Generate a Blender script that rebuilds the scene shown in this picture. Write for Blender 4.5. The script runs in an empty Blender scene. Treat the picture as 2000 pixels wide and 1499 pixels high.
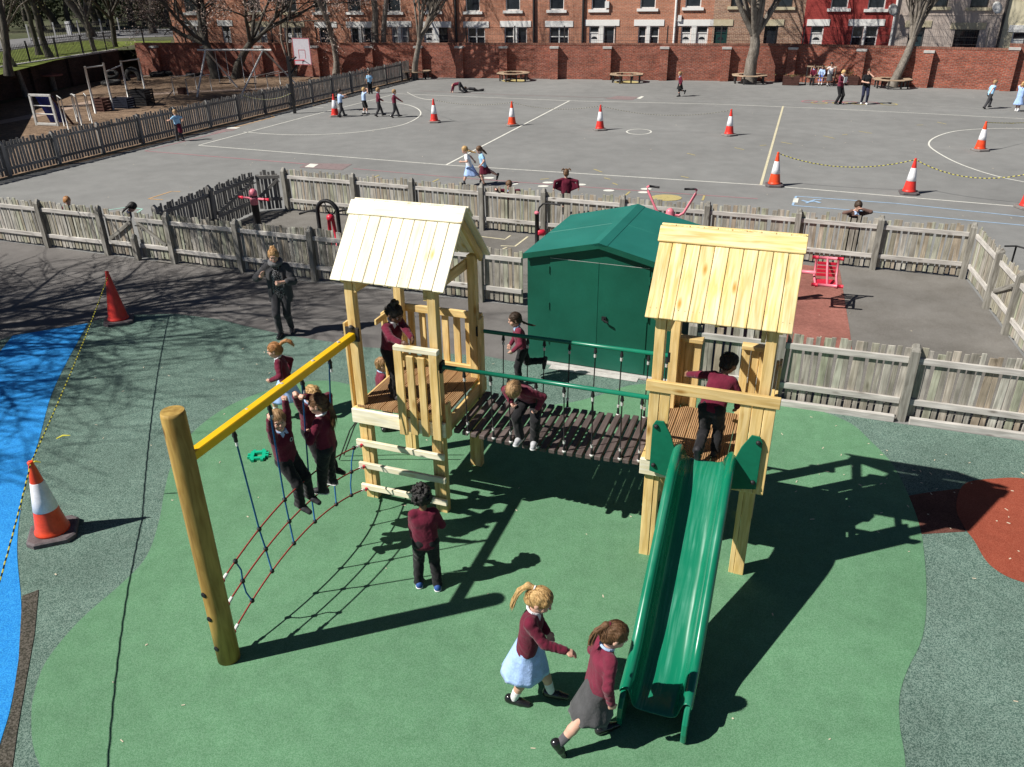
# School playground seen from a few metres up: climbing frame, shed, fences, children at play, brick terrace behind.
import bpy, math, random
import numpy as np
from mathutils import Matrix, Vector
random.seed(7)
RNG = np.random.default_rng(7)
rad = math.radians
SC = bpy.context.scene
COL = SC.collection

# ------------------------------------------------------------------ camera, world, sun, exposure
cam_data = bpy.data.cameras.new('camera')
cam = bpy.data.objects.new('camera', cam_data)
COL.objects.link(cam)
cam_data.sensor_fit = 'HORIZONTAL'
cam_data.sensor_width = 36.0
cam_data.lens = 36.0 * 1573.5 / 2000.0
cam_data.clip_start = 0.1
cam_data.clip_end = 2000
_p, _r = 0.46715, -0.0140
_right = Vector((1, 0, 0)); _fwd = Vector((0, math.cos(_p), -math.sin(_p))); _up = Vector((0, math.sin(_p), math.cos(_p)))
_r2 = math.cos(_r) * _right + math.sin(_r) * _up
_u2 = -math.sin(_r) * _right + math.cos(_r) * _up
cm = Matrix(((_r2.x, _u2.x, -_fwd.x, 0), (_r2.y, _u2.y, -_fwd.y, 0), (_r2.z, _u2.z, -_fwd.z, 5.7), (0, 0, 0, 1)))
cam.matrix_world = cm
SC.camera = cam

SUN_EL, SUN_BEAR = 45.3, 16.8            # elevation, and the bearing (from +X) in which shadows fall
sd = Vector((math.cos(rad(SUN_EL)) * math.cos(rad(SUN_BEAR)), math.cos(rad(SUN_EL)) * math.sin(rad(SUN_BEAR)), -math.sin(rad(SUN_EL))))
world = bpy.data.worlds.new('World'); SC.world = world; world.use_nodes = True
wn = world.node_tree.nodes; wl = world.node_tree.links
sky = wn.new('ShaderNodeTexSky'); sky.sky_type = 'NISHITA'; sky.sun_disc = False
sky.sun_elevation = rad(SUN_EL)
sky.sun_rotation = math.atan2(-sd.x, -sd.y)
sky.altitude = 60; sky.air_density = 0.4; sky.dust_density = 0.1; sky.ozone_density = 1.0
bg = wn['Background']; wl.new(sky.outputs['Color'], bg.inputs['Color']); bg.inputs['Strength'].default_value = 0.05
sl = bpy.data.lights.new('sun', 'SUN'); sl.energy = 5.0; sl.angle = rad(0.53); sl.color = (1.0, 0.95, 0.87)
so = bpy.data.objects.new('sun', sl); COL.objects.link(so)
so.rotation_euler = sd.to_track_quat('-Z', 'Y').to_euler(); so.location = (-30, -10, 40)
SC.view_settings.view_transform = 'Standard'; SC.view_settings.look = 'None'
SC.view_settings.exposure = 0.42; SC.view_settings.gamma = 1.0; SC.view_settings.use_curve_mapping = False
SC.render.engine = 'CYCLES'; SC.cycles.max_bounces = 6; SC.cycles.diffuse_bounces = 3; SC.cycles.use_denoising = True

# ------------------------------------------------------------------ object helpers
WM = {}
def link(o, parent=None, M=None):
    M = M if M is not None else Matrix.Identity(4)
    COL.objects.link(o)
    if parent is not None:
        o.parent = parent; o.matrix_parent_inverse = WM[parent].inverted()
    o.matrix_basis = M; WM[o] = M
    return o
def tag(o, label, cat, group=None):
    o['label'] = label; o['category'] = cat
    if group: o['group'] = group
    return o
def thing(name, label, cat, loc=(0, 0, 0), group=None, M=None):
    o = bpy.data.objects.new(name, None); o.empty_display_size = 0.2
    link(o, None, M if M is not None else Matrix.Translation(Vector((loc[0], loc[1], loc[2] if len(loc) > 2 else 0))))
    return tag(o, label, cat, group)
def mk(name, me, mat, parent=None, M=None, kind=None):
    o = bpy.data.objects.new(name, me); link(o, parent, M)
    if mat is not None and len(me.materials) == 0: me.materials.append(mat)
    if kind: o['kind'] = kind
    return o
def fastmesh(name, V, F, smooth=False, mi=None):
    V = np.asarray(V, np.float32).reshape(-1, 3)
    me = bpy.data.meshes.new(name)
    me.vertices.add(len(V)); me.vertices.foreach_set('co', V.ravel())
    if isinstance(F, np.ndarray):
        n = F.shape[1]; cnt = np.full(len(F), n, np.int32); idx = F.ravel().astype(np.int32)
    else:
        cnt = np.array([len(f) for f in F], np.int32); idx = np.fromiter((i for f in F for i in f), np.int32)
    st = np.concatenate([[0], np.cumsum(cnt)[:-1]]).astype(np.int32)
    me.loops.add(len(idx)); me.loops.foreach_set('vertex_index', idx)
    me.polygons.add(len(cnt)); me.polygons.foreach_set('loop_start', st); me.polygons.foreach_set('loop_total', cnt)
    me.polygons.foreach_set('use_smooth', np.full(len(cnt), bool(smooth)))
    if mi is not None: me.polygons.foreach_set('material_index', np.asarray(mi, np.int32))
    me.update(calc_edges=True); me.validate()
    return me
class MB:
    """collects shapes for one mesh"""
    def __init__(s): s.V = []; s.F = []; s.MI = []; s.m = 0
    def add(s, V, F):
        b = len(s.V); s.V.extend([tuple(v) for v in V]); s.F.extend([tuple(i + b for i in f) for f in F]); s.MI.extend([s.m] * len(F)); return s
    def box(s, c, size, R=None):
        x, y, z = [a / 2 for a in size]; V = []
        for dz in (-z, z):
            for dx, dy in ((-x, -y), (x, -y), (x, y), (-x, y)):
                v = Vector((dx, dy, dz)); v = (R @ v) if R is not None else v; V.append(v + Vector(c))
        return s.add(V, [(3, 2, 1, 0), (4, 5, 6, 7), (0, 1, 5, 4), (1, 2, 6, 5), (2, 3, 7, 6), (3, 0, 4, 7)])
    def quad(s, a, b, c, d): return s.add([a, b, c, d], [(0, 1, 2, 3)])
    def tube(s, pts, r, n=8, cap=True):
        pts = [Vector(p) for p in pts]; N = len(pts)
        rs = r if isinstance(r, (list, tuple)) else [r] * N
        V = []; ref = None
        for i, p in enumerate(pts):
            t = (pts[min(i + 1, N - 1)] - pts[max(i - 1, 0)]); t = t.normalized() if t.length > 1e-9 else Vector((0, 0, 1))
            if ref is None: ref = Vector((0, 0, 1)) if abs(t.z) < .9 else Vector((1, 0, 0))
            a = t.cross(ref).normalized(); b = t.cross(a).normalized(); ref = -b if False else ref
            for k in range(n):
                an = 2 * math.pi * k / n; V.append(p + rs[i] * (math.cos(an) * a + math.sin(an) * b))
        F = []
        for i in range(N - 1):
            for k in range(n):
                k2 = (k + 1) % n; F.append((i * n + k, i * n + k2, (i + 1) * n + k2, (i + 1) * n + k))
        if cap: F.append(tuple(range(n))); F.append(tuple(range((N - 1) * n + n - 1, (N - 1) * n - 1, -1)))
        return s.add(V, F)
    def lathe(s, c, prof, n=20, R=None, sq=None):
        V = []; F = []
        for (r, z) in prof:
            for k in range(n):
                a = 2 * math.pi * k / n; v = Vector((r * math.cos(a), r * math.sin(a), z)); v = R @ v if R is not None else v; V.append(v + Vector(c))
        for i in range(len(prof) - 1):
            for k in range(n):
                k2 = (k + 1) % n; F.append((i * n + k, i * n + k2, (i + 1) * n + k2, (i + 1) * n + k))
        F.append(tuple(range(n - 1, -1, -1))); F.append(tuple(range((len(prof) - 1) * n, len(prof) * n)))
        return s.add(V, F)
    def prism(s, poly, z0, z1):
        n = len(poly); V = [(p[0], p[1], z0) for p in poly] + [(p[0], p[1], z1) for p in poly]
        F = [tuple(range(n - 1, -1, -1)), tuple(range(n, 2 * n))] + [(i, (i + 1) % n, n + (i + 1) % n, n + i) for i in range(n)]
        return s.add(V, F)
    def build(s, name, mat, parent=None, M=None, smooth=False, kind=None):
        mats = mat if isinstance(mat, (list, tuple)) else [mat]
        me = fastmesh(name, s.V, s.F, smooth, s.MI)
        for m in mats: me.materials.append(m)
        return mk(name, me, None, parent, M, kind)
    def mesh(s, name, mat, smooth=False):
        mats = mat if isinstance(mat, (list, tuple)) else [mat]
        me = fastmesh(name, s.V, s.F, smooth, s.MI)
        for m in mats: me.materials.append(m)
        return me
_bc = {}
def chamfer_mesh(L, w, t, mat, c=0.004):
    """box along local x with softened edges, shared between alike pieces"""
    key = (round(L, 3), round(w, 3), round(t, 3), mat.name, c)
    if key in _bc: return _bc[key]
    h = (L / 2, w / 2, t / 2); V = []; ix = {}
    for sx in (-1, 1):
        for sy in (-1, 1):
            for sz in (-1, 1):
                for ax in range(3):
                    p = [sx * h[0], sy * h[1], sz * h[2]]; sg = (sx, sy, sz)
                    for k in range(3):
                        if k != ax: p[k] -= sg[k] * min(c, h[k] * .4)
                    ix[(sx, sy, sz, ax)] = len(V); V.append(p)
    F = []
    for ax in range(3):
        o1, o2 = [k for k in range(3) if k != ax]
        for sg in (-1, 1):
            q = []
            for a, b in ((-1, -1), (1, -1), (1, 1), (-1, 1)):
                d = [0, 0, 0]; d[ax] = sg; d[o1] = a; d[o2] = b; q.append(ix[(d[0], d[1], d[2], ax)])
            F.append(tuple(q))
        for a in (-1, 1):
            for b in (-1, 1):
                d0 = [0, 0, 0]; d1 = [0, 0, 0]; d0[ax] = -1; d1[ax] = 1
                for d in (d0, d1): d[o1] = a; d[o2] = b
                F.append((ix[(*d0, o1)], ix[(*d1, o1)], ix[(*d1, o2)], ix[(*d0, o2)]))
    for sx in (-1, 1):
        for sy in (-1, 1):
            for sz in (-1, 1): F.append((ix[(sx, sy, sz, 0)], ix[(sx, sy, sz, 1)], ix[(sx, sy, sz, 2)]))
    me = fastmesh('piece', V, F); 
    import bmesh
    bm = bmesh.new(); bm.from_mesh(me); bmesh.ops.recalc_face_normals(bm, faces=bm.faces); bm.to_mesh(me); bm.free()
    me.materials.append(mat); _bc[key] = me
    return me
def axes(xd, yd):
    x = Vector(xd).normalized(); z = x.cross(Vector(yd)).normalized(); y = z.cross(x)
    return Matrix(((x.x, y.x, z.x, 0), (x.y, y.y, z.y, 0), (x.z, y.z, z.z, 0), (0, 0, 0, 1)))
def board(name, parent, p0, p1, w, t, wdir, mat, c=0.004):
    """a timber from p0 to p1; w is measured along wdir, t across it"""
    p0 = Vector(p0); p1 = Vector(p1); d = p1 - p0
    M = Matrix.Translation((p0 + p1) / 2) @ axes(d, wdir)
    return mk(name, chamfer_mesh(d.length, w, t, mat, c), mat, parent, M)
def sheet(name, pts, z, mat, kind='structure', parent=None):
    n = len(pts); me = fastmesh(name, [(p[0], p[1], z) for p in pts], [tuple(range(n))])
    import bmesh
    bm = bmesh.new(); bm.from_mesh(me)
    for f in bm.faces:
        if f.normal.z < 0: f.normal_flip()
    bmesh.ops.triangulate(bm, faces=bm.faces[:]); bm.to_mesh(me); bm.free()
    return mk(name, me, mat, parent, None, kind)
def smoothpoly(pts, closed=True, sub=5):
    """Catmull-Rom through the points"""
    n = len(pts); P = [Vector((p[0], p[1])) for p in pts]; out = []
    rng = range(n) if closed else range(n - 1)
    for i in rng:
        g = (lambda k: P[k % n]) if closed else (lambda k: P[max(0, min(n - 1, k))])
        a, b, c, d = g(i - 1), g(i), g(i + 1), g(i + 2)
        for k in range(sub):
            t = k / sub
            out.append(0.5 * ((2 * b) + (c - a) * t + (2 * a - 5 * b + 4 * c - d) * t * t + (3 * b - a - 3 * c + d) * t ** 3))
    if not closed: out.append(P[-1])
    return [(v.x, v.y) for v in out]
def strip(name, pts, w, z, mat, closed=False):
    P = [Vector((p[0], p[1])) for p in pts]; n = len(P); V = []; F = []
    for i in range(n):
        a = P[(i - 1) % n] if (closed or i > 0) else P[i]; b = P[(i + 1) % n] if (closed or i < n - 1) else P[i]
        t = (b - a).normalized(); nn = Vector((-t.y, t.x)) * (w / 2)
        V += [(P[i].x - nn.x, P[i].y - nn.y, z), (P[i].x + nn.x, P[i].y + nn.y, z)]
    for i in range(n if closed else n - 1):
        j = (i + 1) % n; F.append((2 * i, 2 * j, 2 * j + 1, 2 * i + 1))
    return mk(name, fastmesh(name, V, F), mat, None, None, 'structure')

# ------------------------------------------------------------------ materials
def newmat(name):
    m = bpy.data.materials.new(name); m.use_nodes = True
    nt = m.node_tree; return m, nt, nt.nodes, nt.links, nt.nodes['Principled BSDF']
def setp(b, rough=.6, spec=.3, metal=0.0, coat=0.0, sheen=0.0):
    b.inputs['Roughness'].default_value = rough; b.inputs['Specular IOR Level'].default_value = spec
    b.inputs['Metallic'].default_value = metal; b.inputs['Coat Weight'].default_value = coat; b.inputs['Coat Roughness'].default_value = .12
    b.inputs['Sheen Weight'].default_value = sheen
def rgb(c): return (c[0], c[1], c[2], 1)
def nmat(name, c1, c2, scale=6, stretch=(1, 1, 1), rough=.7, spec=.25, bump=0.0, bscale=None, rand=0.0, fine=0.0, fscale=60, metal=0.0, coat=0.0, sheen=0.0, detail=5, lo=.35, hi=.65, bdist=.01, big=0.0, bigscale=.35):
    """two-tone noise colour with optional grain, per-object variation, large blotches and bump"""
    m, nt, N, L, b = newmat(name); setp(b, rough, spec, metal, coat, sheen)
    tc = N.new('ShaderNodeTexCoord'); mp = N.new('ShaderNodeMapping'); mp.inputs['Scale'].default_value = stretch
    oi = N.new('ShaderNodeObjectInfo')
    L.new(tc.outputs['Object'], mp.inputs['Vector'])
    off = N.new('ShaderNodeVectorMath'); off.operation = 'MULTIPLY_ADD'
    cx = N.new('ShaderNodeCombineXYZ')
    for k in range(3): L.new(oi.outputs['Random'], cx.inputs[k])
    L.new(cx.outputs[0], off.inputs[0]); off.inputs[1].default_value = (37, 19, 53); L.new(mp.outputs[0], off.inputs[2])
    no = N.new('ShaderNodeTexNoise'); no.inputs['Scale'].default_value = scale; no.inputs['Detail'].default_value = detail; no.inputs['Roughness'].default_value = .6
    L.new(off.outputs[0], no.inputs['Vector'])
    rp = N.new('ShaderNodeValToRGB'); rp.color_ramp.elements[0].position = lo; rp.color_ramp.elements[1].position = hi
    rp.color_ramp.elements[0].color = rgb(c1); rp.color_ramp.elements[1].color = rgb(c2)
    L.new(no.outputs['Fac'], rp.inputs['Fac']); out = rp.outputs['Color']
    def vary(fac_socket, amount, src):
        mr = N.new('ShaderNodeMapRange'); mr.inputs['To Min'].default_value = 1 - amount; mr.inputs['To Max'].default_value = 1 + amount
        mr.inputs['From Min'].default_value = .25 if fac_socket.name == 'Fac' else 0; mr.inputs['From Max'].default_value = .75 if fac_socket.name == 'Fac' else 1
        L.new(fac_socket, mr.inputs['Value']); mx = N.new('ShaderNodeVectorMath'); mx.operation = 'SCALE'
        L.new(src, mx.inputs[0]); L.new(mr.outputs[0], mx.inputs['Scale']); return mx.outputs[0]
    if fine:
        n2 = N.new('ShaderNodeTexNoise'); n2.inputs['Scale'].default_value = fscale; n2.inputs['Detail'].default_value = 3; L.new(off.outputs[0], n2.inputs['Vector']); out = vary(n2.outputs['Fac'], fine, out)
    if big:
        n3 = N.new('ShaderNodeTexNoise'); n3.inputs['Scale'].default_value = bigscale; n3.inputs['Detail'].default_value = 4; L.new(tc.outputs['Object'], n3.inputs['Vector']); out = vary(n3.outputs['Fac'], big, out)
    if rand: out = vary(oi.outputs['Random'], rand, out)
    L.new(out, b.inputs['Base Color'])
    if bump:
        nb = N.new('ShaderNodeTexNoise'); nb.inputs['Scale'].default_value = bscale or scale * 4; nb.inputs['Detail'].default_value = 4; L.new(off.outputs[0], nb.inputs['Vector'])
        bp = N.new('ShaderNodeBump'); bp.inputs['Strength'].default_value = bump; bp.inputs['Distance'].default_value = bdist
        L.new(nb.outputs['Fac'], bp.inputs['Height']); L.new(bp.outputs[0], b.inputs['Normal'])
    return m
def flat(name, c, rough=.5, spec=.3, **k): return nmat(name, [x * .93 for x in c], [min(1, x * 1.07) for x in c], 12, rough=rough, spec=spec, **k)
def woodmat(name, c1, c2, knot, rough=.62, grain=14, rand=.12, knots=True, groove=0, weather=None):
    """sawn timber along local x: stretched grain, knots, each board its own tone"""
    m, nt, N, L, b = newmat(name); setp(b, rough, .25)
    tc = N.new('ShaderNodeTexCoord'); oi = N.new('ShaderNodeObjectInfo')
    cx = N.new('ShaderNodeCombineXYZ')
    for k in range(3): L.new(oi.outputs['Random'], cx.inputs[k])
    off = N.new('ShaderNodeVectorMath'); off.operation = 'MULTIPLY_ADD'; L.new(cx.outputs[0], off.inputs[0]); off.inputs[1].default_value = (41, 17, 29); L.new(tc.outputs['Object'], off.inputs[2])
    mp = N.new('ShaderNodeMapping'); mp.inputs['Scale'].default_value = (1.2, grain, grain); L.new(off.outputs[0], mp.inputs['Vector'])
    no = N.new('ShaderNodeTexNoise'); no.inputs['Scale'].default_value = 2.2; no.inputs['Detail'].default_value = 6; no.inputs['Distortion'].default_value = .6; L.new(mp.outputs[0], no.inputs['Vector'])
    rp = N.new('ShaderNodeValToRGB'); rp.color_ramp.elements[0].position = .36; rp.color_ramp.elements[1].position = .64
    rp.color_ramp.elements[0].color = rgb(c1); rp.color_ramp.elements[1].color = rgb(c2); L.new(no.outputs['Fac'], rp.inputs['Fac'])
    out = rp.outputs['Color']
    # broad light and dark flame figure
    mp2 = N.new('ShaderNodeMapping'); mp2.inputs['Scale'].default_value = (1.1, 4, 4); L.new(off.outputs[0], mp2.inputs['Vector'])
    n2 = N.new('ShaderNodeTexNoise'); n2.inputs['Scale'].default_value = 2.3; n2.inputs['Detail'].default_value = 2; L.new(mp2.outputs[0], n2.inputs['Vector'])
    mr = N.new('ShaderNodeMapRange'); mr.inputs['From Min'].default_value = .3; mr.inputs['From Max'].default_value = .7; mr.inputs['To Min'].default_value = .82; mr.inputs['To Max'].default_value = 1.15
    L.new(n2.outputs['Fac'], mr.inputs['Value']); sc = N.new('ShaderNodeVectorMath'); sc.operation = 'SCALE'; L.new(out, sc.inputs[0]); L.new(mr.outputs[0], sc.inputs['Scale']); out = sc.outputs[0]
    if knots:
        mp3 = N.new('ShaderNodeMapping'); mp3.inputs['Scale'].default_value = (1.9, 5.5, 0.0); L.new(off.outputs[0], mp3.inputs['Vector'])
        vo = N.new('ShaderNodeTexVoronoi'); vo.inputs['Scale'].default_value = 1.25; vo.inputs['Randomness'].default_value = 1; L.new(mp3.outputs[0], vo.inputs['Vector'])
        kr = N.new('ShaderNodeValToRGB'); kr.color_ramp.elements[0].position = .05; kr.color_ramp.elements[0].color = (1, 1, 1, 1); kr.color_ramp.elements[1].position = .20; kr.color_ramp.elements[1].color = (0, 0, 0, 1)
        L.new(vo.outputs['Distance'], kr.inputs['Fac']); mx = N.new('ShaderNodeMixRGB'); L.new(kr.outputs['Color'], mx.inputs['Fac']); L.new(out, mx.inputs[1]); mx.inputs[2].default_value = rgb(knot); out = mx.outputs[0]
    if weather:
        wr = N.new('ShaderNodeValToRGB'); els = wr.color_ramp.elements
        els[0].position = 0; els[0].color = rgb(weather[0]); els[1].position = 1; els[1].color = rgb(weather[-1])
        for i, c in enumerate(weather[1:-1]): e = els.new((i + 1) / (len(weather) - 1)); e.color = rgb(c)
        L.new(oi.outputs['Random'], wr.inputs['Fac']); mu = N.new('ShaderNodeMixRGB'); mu.blend_type = 'MULTIPLY'; mu.inputs['Fac'].default_value = 1; L.new(out, mu.inputs[1]); L.new(wr.outputs['Color'], mu.inputs[2]); out = mu.outputs[0]
        # pale and stained stretches along the board
        n4 = N.new('ShaderNodeTexNoise'); n4.inputs['Scale'].default_value = 2.6; n4.inputs['Detail'].default_value = 4; L.new(off.outputs[0], n4.inputs['Vector'])
        m4 = N.new('ShaderNodeMapRange'); m4.inputs['From Min'].default_value = .3; m4.inputs['From Max'].default_value = .7; m4.inputs['To Min'].default_value = .72; m4.inputs['To Max'].default_value = 1.22; L.new(n4.outputs['Fac'], m4.inputs['Value'])
        s4 = N.new('ShaderNodeVectorMath'); s4.operation = 'SCALE'; L.new(out, s4.inputs[0]); L.new(m4.outputs[0], s4.inputs['Scale']); out = s4.outputs[0]
    if rand:
        m5 = N.new('ShaderNodeMapRange'); m5.inputs['To Min'].default_value = 1 - rand; m5.inputs['To Max'].default_value = 1 + rand; L.new(oi.outputs['Random'], m5.inputs['Value'])
        s5 = N.new('ShaderNodeVectorMath'); s5.operation = 'SCALE'; L.new(out, s5.inputs[0]); L.new(m5.outputs[0], s5.inputs['Scale']); out = s5.outputs[0]
    L.new(out, b.inputs['Base Color'])
    bp = N.new('ShaderNodeBump'); bp.inputs['Strength'].default_value = .35; bp.inputs['Distance'].default_value = .004; L.new(no.outputs['Fac'], bp.inputs['Height'])
    if groove:
        sp = N.new('ShaderNodeSeparateXYZ'); L.new(tc.outputs['Object'], sp.inputs[0]); mm = N.new('ShaderNodeMath'); mm.operation = 'MULTIPLY'; mm.inputs[1].default_value = 2 * math.pi / groove; L.new(sp.outputs['Y'], mm.inputs[0])
        si = N.new('ShaderNodeMath'); si.operation = 'SINE'; L.new(mm.outputs[0], si.inputs[0])
        b2 = N.new('ShaderNodeBump'); b2.inputs['Strength'].default_value = 1; b2.inputs['Distance'].default_value = .006; L.new(si.outputs[0], b2.inputs['Height']); L.new(bp.outputs[0], b2.inputs['Normal']); L.new(b2.outputs[0], b.inputs['Normal'])
    else: L.new(bp.outputs[0], b.inputs['Normal'])
    return m
def speckle(name, c1, c2, c3, scale, rough=.85, big=.1, bigscale=.5, c3at=.72):
    """rubber crumb: granules of two or three colours"""
    m, nt, N, L, b = newmat(name); setp(b, rough, .15)
    tc = N.new('ShaderNodeTexCoord'); vo = N.new('ShaderNodeTexVoronoi'); vo.inputs['Scale'].default_value = scale; L.new(tc.outputs['Object'], vo.inputs['Vector'])
    sp = N.new('ShaderNodeSeparateXYZ'); L.new(vo.outputs['Color'], sp.inputs[0])
    rp = N.new('ShaderNodeValToRGB'); e = rp.color_ramp.elements; e[0].position = .25; e[0].color = rgb(c1); e[1].position = .5; e[1].color = rgb(c2); k = e.new(c3at); k.color = rgb(c3)
    L.new(sp.outputs[0], rp.inputs['Fac'])
    out = rp.outputs['Color']
    for s_, a_, d_ in ((bigscale, big, 5), (bigscale * 9, big * .7, 3)):
        n3 = N.new('ShaderNodeTexNoise'); n3.inputs['Scale'].default_value = s_; n3.inputs['Detail'].default_value = d_; L.new(tc.outputs['Object'], n3.inputs['Vector'])
        mr = N.new('ShaderNodeMapRange'); mr.inputs['From Min'].default_value = .3; mr.inputs['From Max'].default_value = .7; mr.inputs['To Min'].default_value = 1 - a_; mr.inputs['To Max'].default_value = 1 + a_; L.new(n3.outputs['Fac'], mr.inputs['Value'])
        s = N.new('ShaderNodeVectorMath'); s.operation = 'SCALE'; L.new(out, s.inputs[0]); L.new(mr.outputs[0], s.inputs['Scale']); out = s.outputs[0]
    L.new(out, b.inputs['Base Color'])
    bp = N.new('ShaderNodeBump'); bp.inputs['Strength'].default_value = .5; bp.inputs['Distance'].default_value = .004; L.new(sp.outputs[1], bp.inputs['Height']); L.new(bp.outputs[0], b.inputs['Normal'])
    return m
def brickmat(name, c1, c2, mortar, wall_dir, bw=.225, bh=.075, mot=.35, blot=.25):
    m, nt, N, L, b = newmat(name); setp(b, .85, .15)
    tc = N.new('ShaderNodeTexCoord'); mp = N.new('ShaderNodeVectorMath'); mp.operation = 'DOT_PRODUCT'; mp.inputs[1].default_value = (wall_dir[0], wall_dir[1], 0); L.new(tc.outputs['Object'], mp.inputs[0])
    sp = N.new('ShaderNodeSeparateXYZ'); L.new(tc.outputs['Object'], sp.inputs[0]); cb = N.new('ShaderNodeCombineXYZ'); L.new(mp.outputs['Value'], cb.inputs[0]); L.new(sp.outputs['Z'], cb.inputs[1])
    br = N.new('ShaderNodeTexBrick'); br.inputs['Scale'].default_value = 1; br.inputs['Brick Width'].default_value = bw; br.inputs['Row Height'].default_value = bh; br.inputs['Mortar Size'].default_value = .011; br.inputs['Mortar Smooth'].default_value = .2; br.inputs['Bias'].default_value = -.1
    br.inputs['Color1'].default_value = rgb(c1); br.inputs['Color2'].default_value = rgb(c2); br.inputs['Mortar'].default_value = rgb(mortar); L.new(cb.outputs[0], br.inputs['Vector'])
    out = br.outputs['Color']
    for sc_, am, st in ((1.1, blot, (1, 1, 2.2)), (7.5, mot, (1, 1, 3.0))):
        mm = N.new('ShaderNodeMapping'); mm.inputs['Scale'].default_value = st; L.new(tc.outputs['Object'], mm.inputs['Vector'])
        n = N.new('ShaderNodeTexNoise'); n.inputs['Scale'].default_value = sc_; n.inputs['Detail'].default_value = 5; L.new(mm.outputs[0], n.inputs['Vector'])
        mr = N.new('ShaderNodeMapRange'); mr.inputs['From Min'].default_value = .3; mr.inputs['From Max'].default_value = .7; mr.inputs['To Min'].default_value = 1 - am; mr.inputs['To Max'].default_value = 1 + am; L.new(n.outputs['Fac'], mr.inputs['Value'])
        s = N.new('ShaderNodeVectorMath'); s.operation = 'SCALE'; L.new(out, s.inputs[0]); L.new(mr.outputs[0], s.inputs['Scale']); out = s.outputs[0]
    L.new(out, b.inputs['Base Color'])
    bp = N.new('ShaderNodeBump'); bp.inputs['Strength'].default_value = .6; bp.inputs['Distance'].default_value = .008; bp.invert = True; L.new(br.outputs['Fac'], bp.inputs['Height']); L.new(bp.outputs[0], b.inputs['Normal'])
    return m
def clothmat(name, c, rand=0.0):
    m = nmat(name, [x * .82 for x in c], [min(1, x * 1.15) for x in c], 9, rough=.9, spec=.1, bump=.5, bscale=38, bdist=.012, fine=.12, fscale=260, sheen=.15)
    return m
M = {}
M['asphalt'] = nmat('asphalt', (.202, .205, .202), (.234, .237, .233), 1.6, rough=.9, spec=.2, fine=.16, fscale=70, bump=.35, bscale=160, big=.13, bigscale=.16, detail=6)
M['old_tarmac'] = nmat('old_tarmac', (.122, .115, .112), (.165, .157, .152), 1.3, rough=.9, spec=.2, fine=.3, fscale=75, bump=.4, bscale=140, big=.14, bigscale=.5)
M['pen_tarmac'] = nmat('pen_tarmac', (.150, .142, .130), (.192, .184, .172), 1.6, rough=.9, spec=.2, fine=.25, fscale=70, bump=.35, bscale=140, big=.16, bigscale=.45)
M['green'] = speckle('green_rubber', (.090, .212, .112), (.112, .248, .138), (.142, .282, .17), 150, big=.11, bigscale=.55)
M['mottled'] = speckle('mottled_rubber', (.058, .106, .088), (.118, .188, .154), (.178, .255, .218), 125, big=.14, bigscale=.8)
M['blue'] = speckle('blue_rubber', (.015, .19, .56), (.022, .245, .66), (.038, .31, .71), 130, big=.07, bigscale=.9)
M['red'] = speckle('red_rubber', (.235, .052, .030), (.27, .063, .037), (.305, .083, .05), 140, big=.10, bigscale=.7)
M['redfaded'] = speckle('faded_red_rubber', (.24, .095, .075), (.275, .115, .092), (.31, .14, .115), 120, big=.2, bigscale=1.2)
M['brownred'] = speckle('brown_red_rubber', (.085, .032, .024), (.12, .048, .036), (.15, .065, .05), 120, big=.18, bigscale=1.5)
M['brownp'] = speckle('brown_rubber', (.04, .038, .03), (.075, .07, .055), (.11, .10, .085), 75, big=.1)
M['chips'] = nmat('woodchip', (.115, .076, .052), (.235, .163, .108), 5, rough=.95, fine=.45, fscale=38, bump=.8, bscale=30, bdist=.03, big=.28, bigscale=.35)
M['grass'] = nmat('grass', (.085, .115, .018), (.15, .185, .038), 3, rough=.9, fine=.35, fscale=30, bump=.6, bscale=40, bdist=.03, big=.2)
M['road'] = nmat('road', (.15, .15, .155), (.19, .19, .195), 2, rough=.9, fine=.12, big=.1)
M['farland'] = nmat('far_ground', (.055, .065, .03), (.10, .10, .06), .15, rough=.95, fine=.3, fscale=3, big=.3, bigscale=.05)
M['concrete'] = nmat('concrete', (.40, .39, .37), (.52, .51, .49), 6, rough=.85, fine=.12)
for k, c in dict(white=(.72, .72, .66), cream=(.62, .57, .40), pink=(.46, .20, .23), fpink=(.245, .19, .19), orange=(.55, .34, .16), lblue=(.33, .48, .66), teal=(.35, .60, .52), yel=(.45, .38, .17), lwhite=(.40, .40, .38)).items():
    M['line_' + k] = nmat('painted_line_' + k, [x * .72 for x in c], c, 9, rough=.8, fine=.2, fscale=60, lo=.3, hi=.5)
M['pine'] = woodmat('fresh_pine', (.76, .565, .265), (.62, .42, .155), (.38, .20, .05))
M['pineroof'] = woodmat('planed_pine', (.84, .70, .40), (.68, .49, .18), (.50, .28, .05), rough=.55)
M['pinepale'] = woodmat('pale_pine', (.88, .83, .68), (.80, .72, .50), (.62, .44, .14), rough=.5)
M['deck'] = woodmat('grooved_deck', (.40, .24, .12), (.30, .17, .08), (.18, .09, .04), groove=.021)
M['log'] = woodmat('round_log', (.42, .28, .08), (.27, .165, .04), (.13, .07, .02), grain=9, rand=0)
M['plank'] = woodmat('recycled_plank', (.125, .098, .092), (.082, .062, .058), (.03, .02, .02), knots=False, rand=.2)
M['fence'] = woodmat('weathered_fence', (.44, .425, .395), (.275, .26, .238), (.12, .11, .09), grain=16, rand=.12, weather=[(1, .98, .92), (.8, .78, .72), (1.0, 1.0, .84), (.92, .80, .66), (1.1, 1.1, 1.08), (.85, .92, .74), (1.05, 1.02, 1.0)])
M['fencepost'] = woodmat('weathered_post', (.31, .30, .27), (.17, .16, .14), (.08, .07, .06), grain=12, rand=.12)
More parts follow.
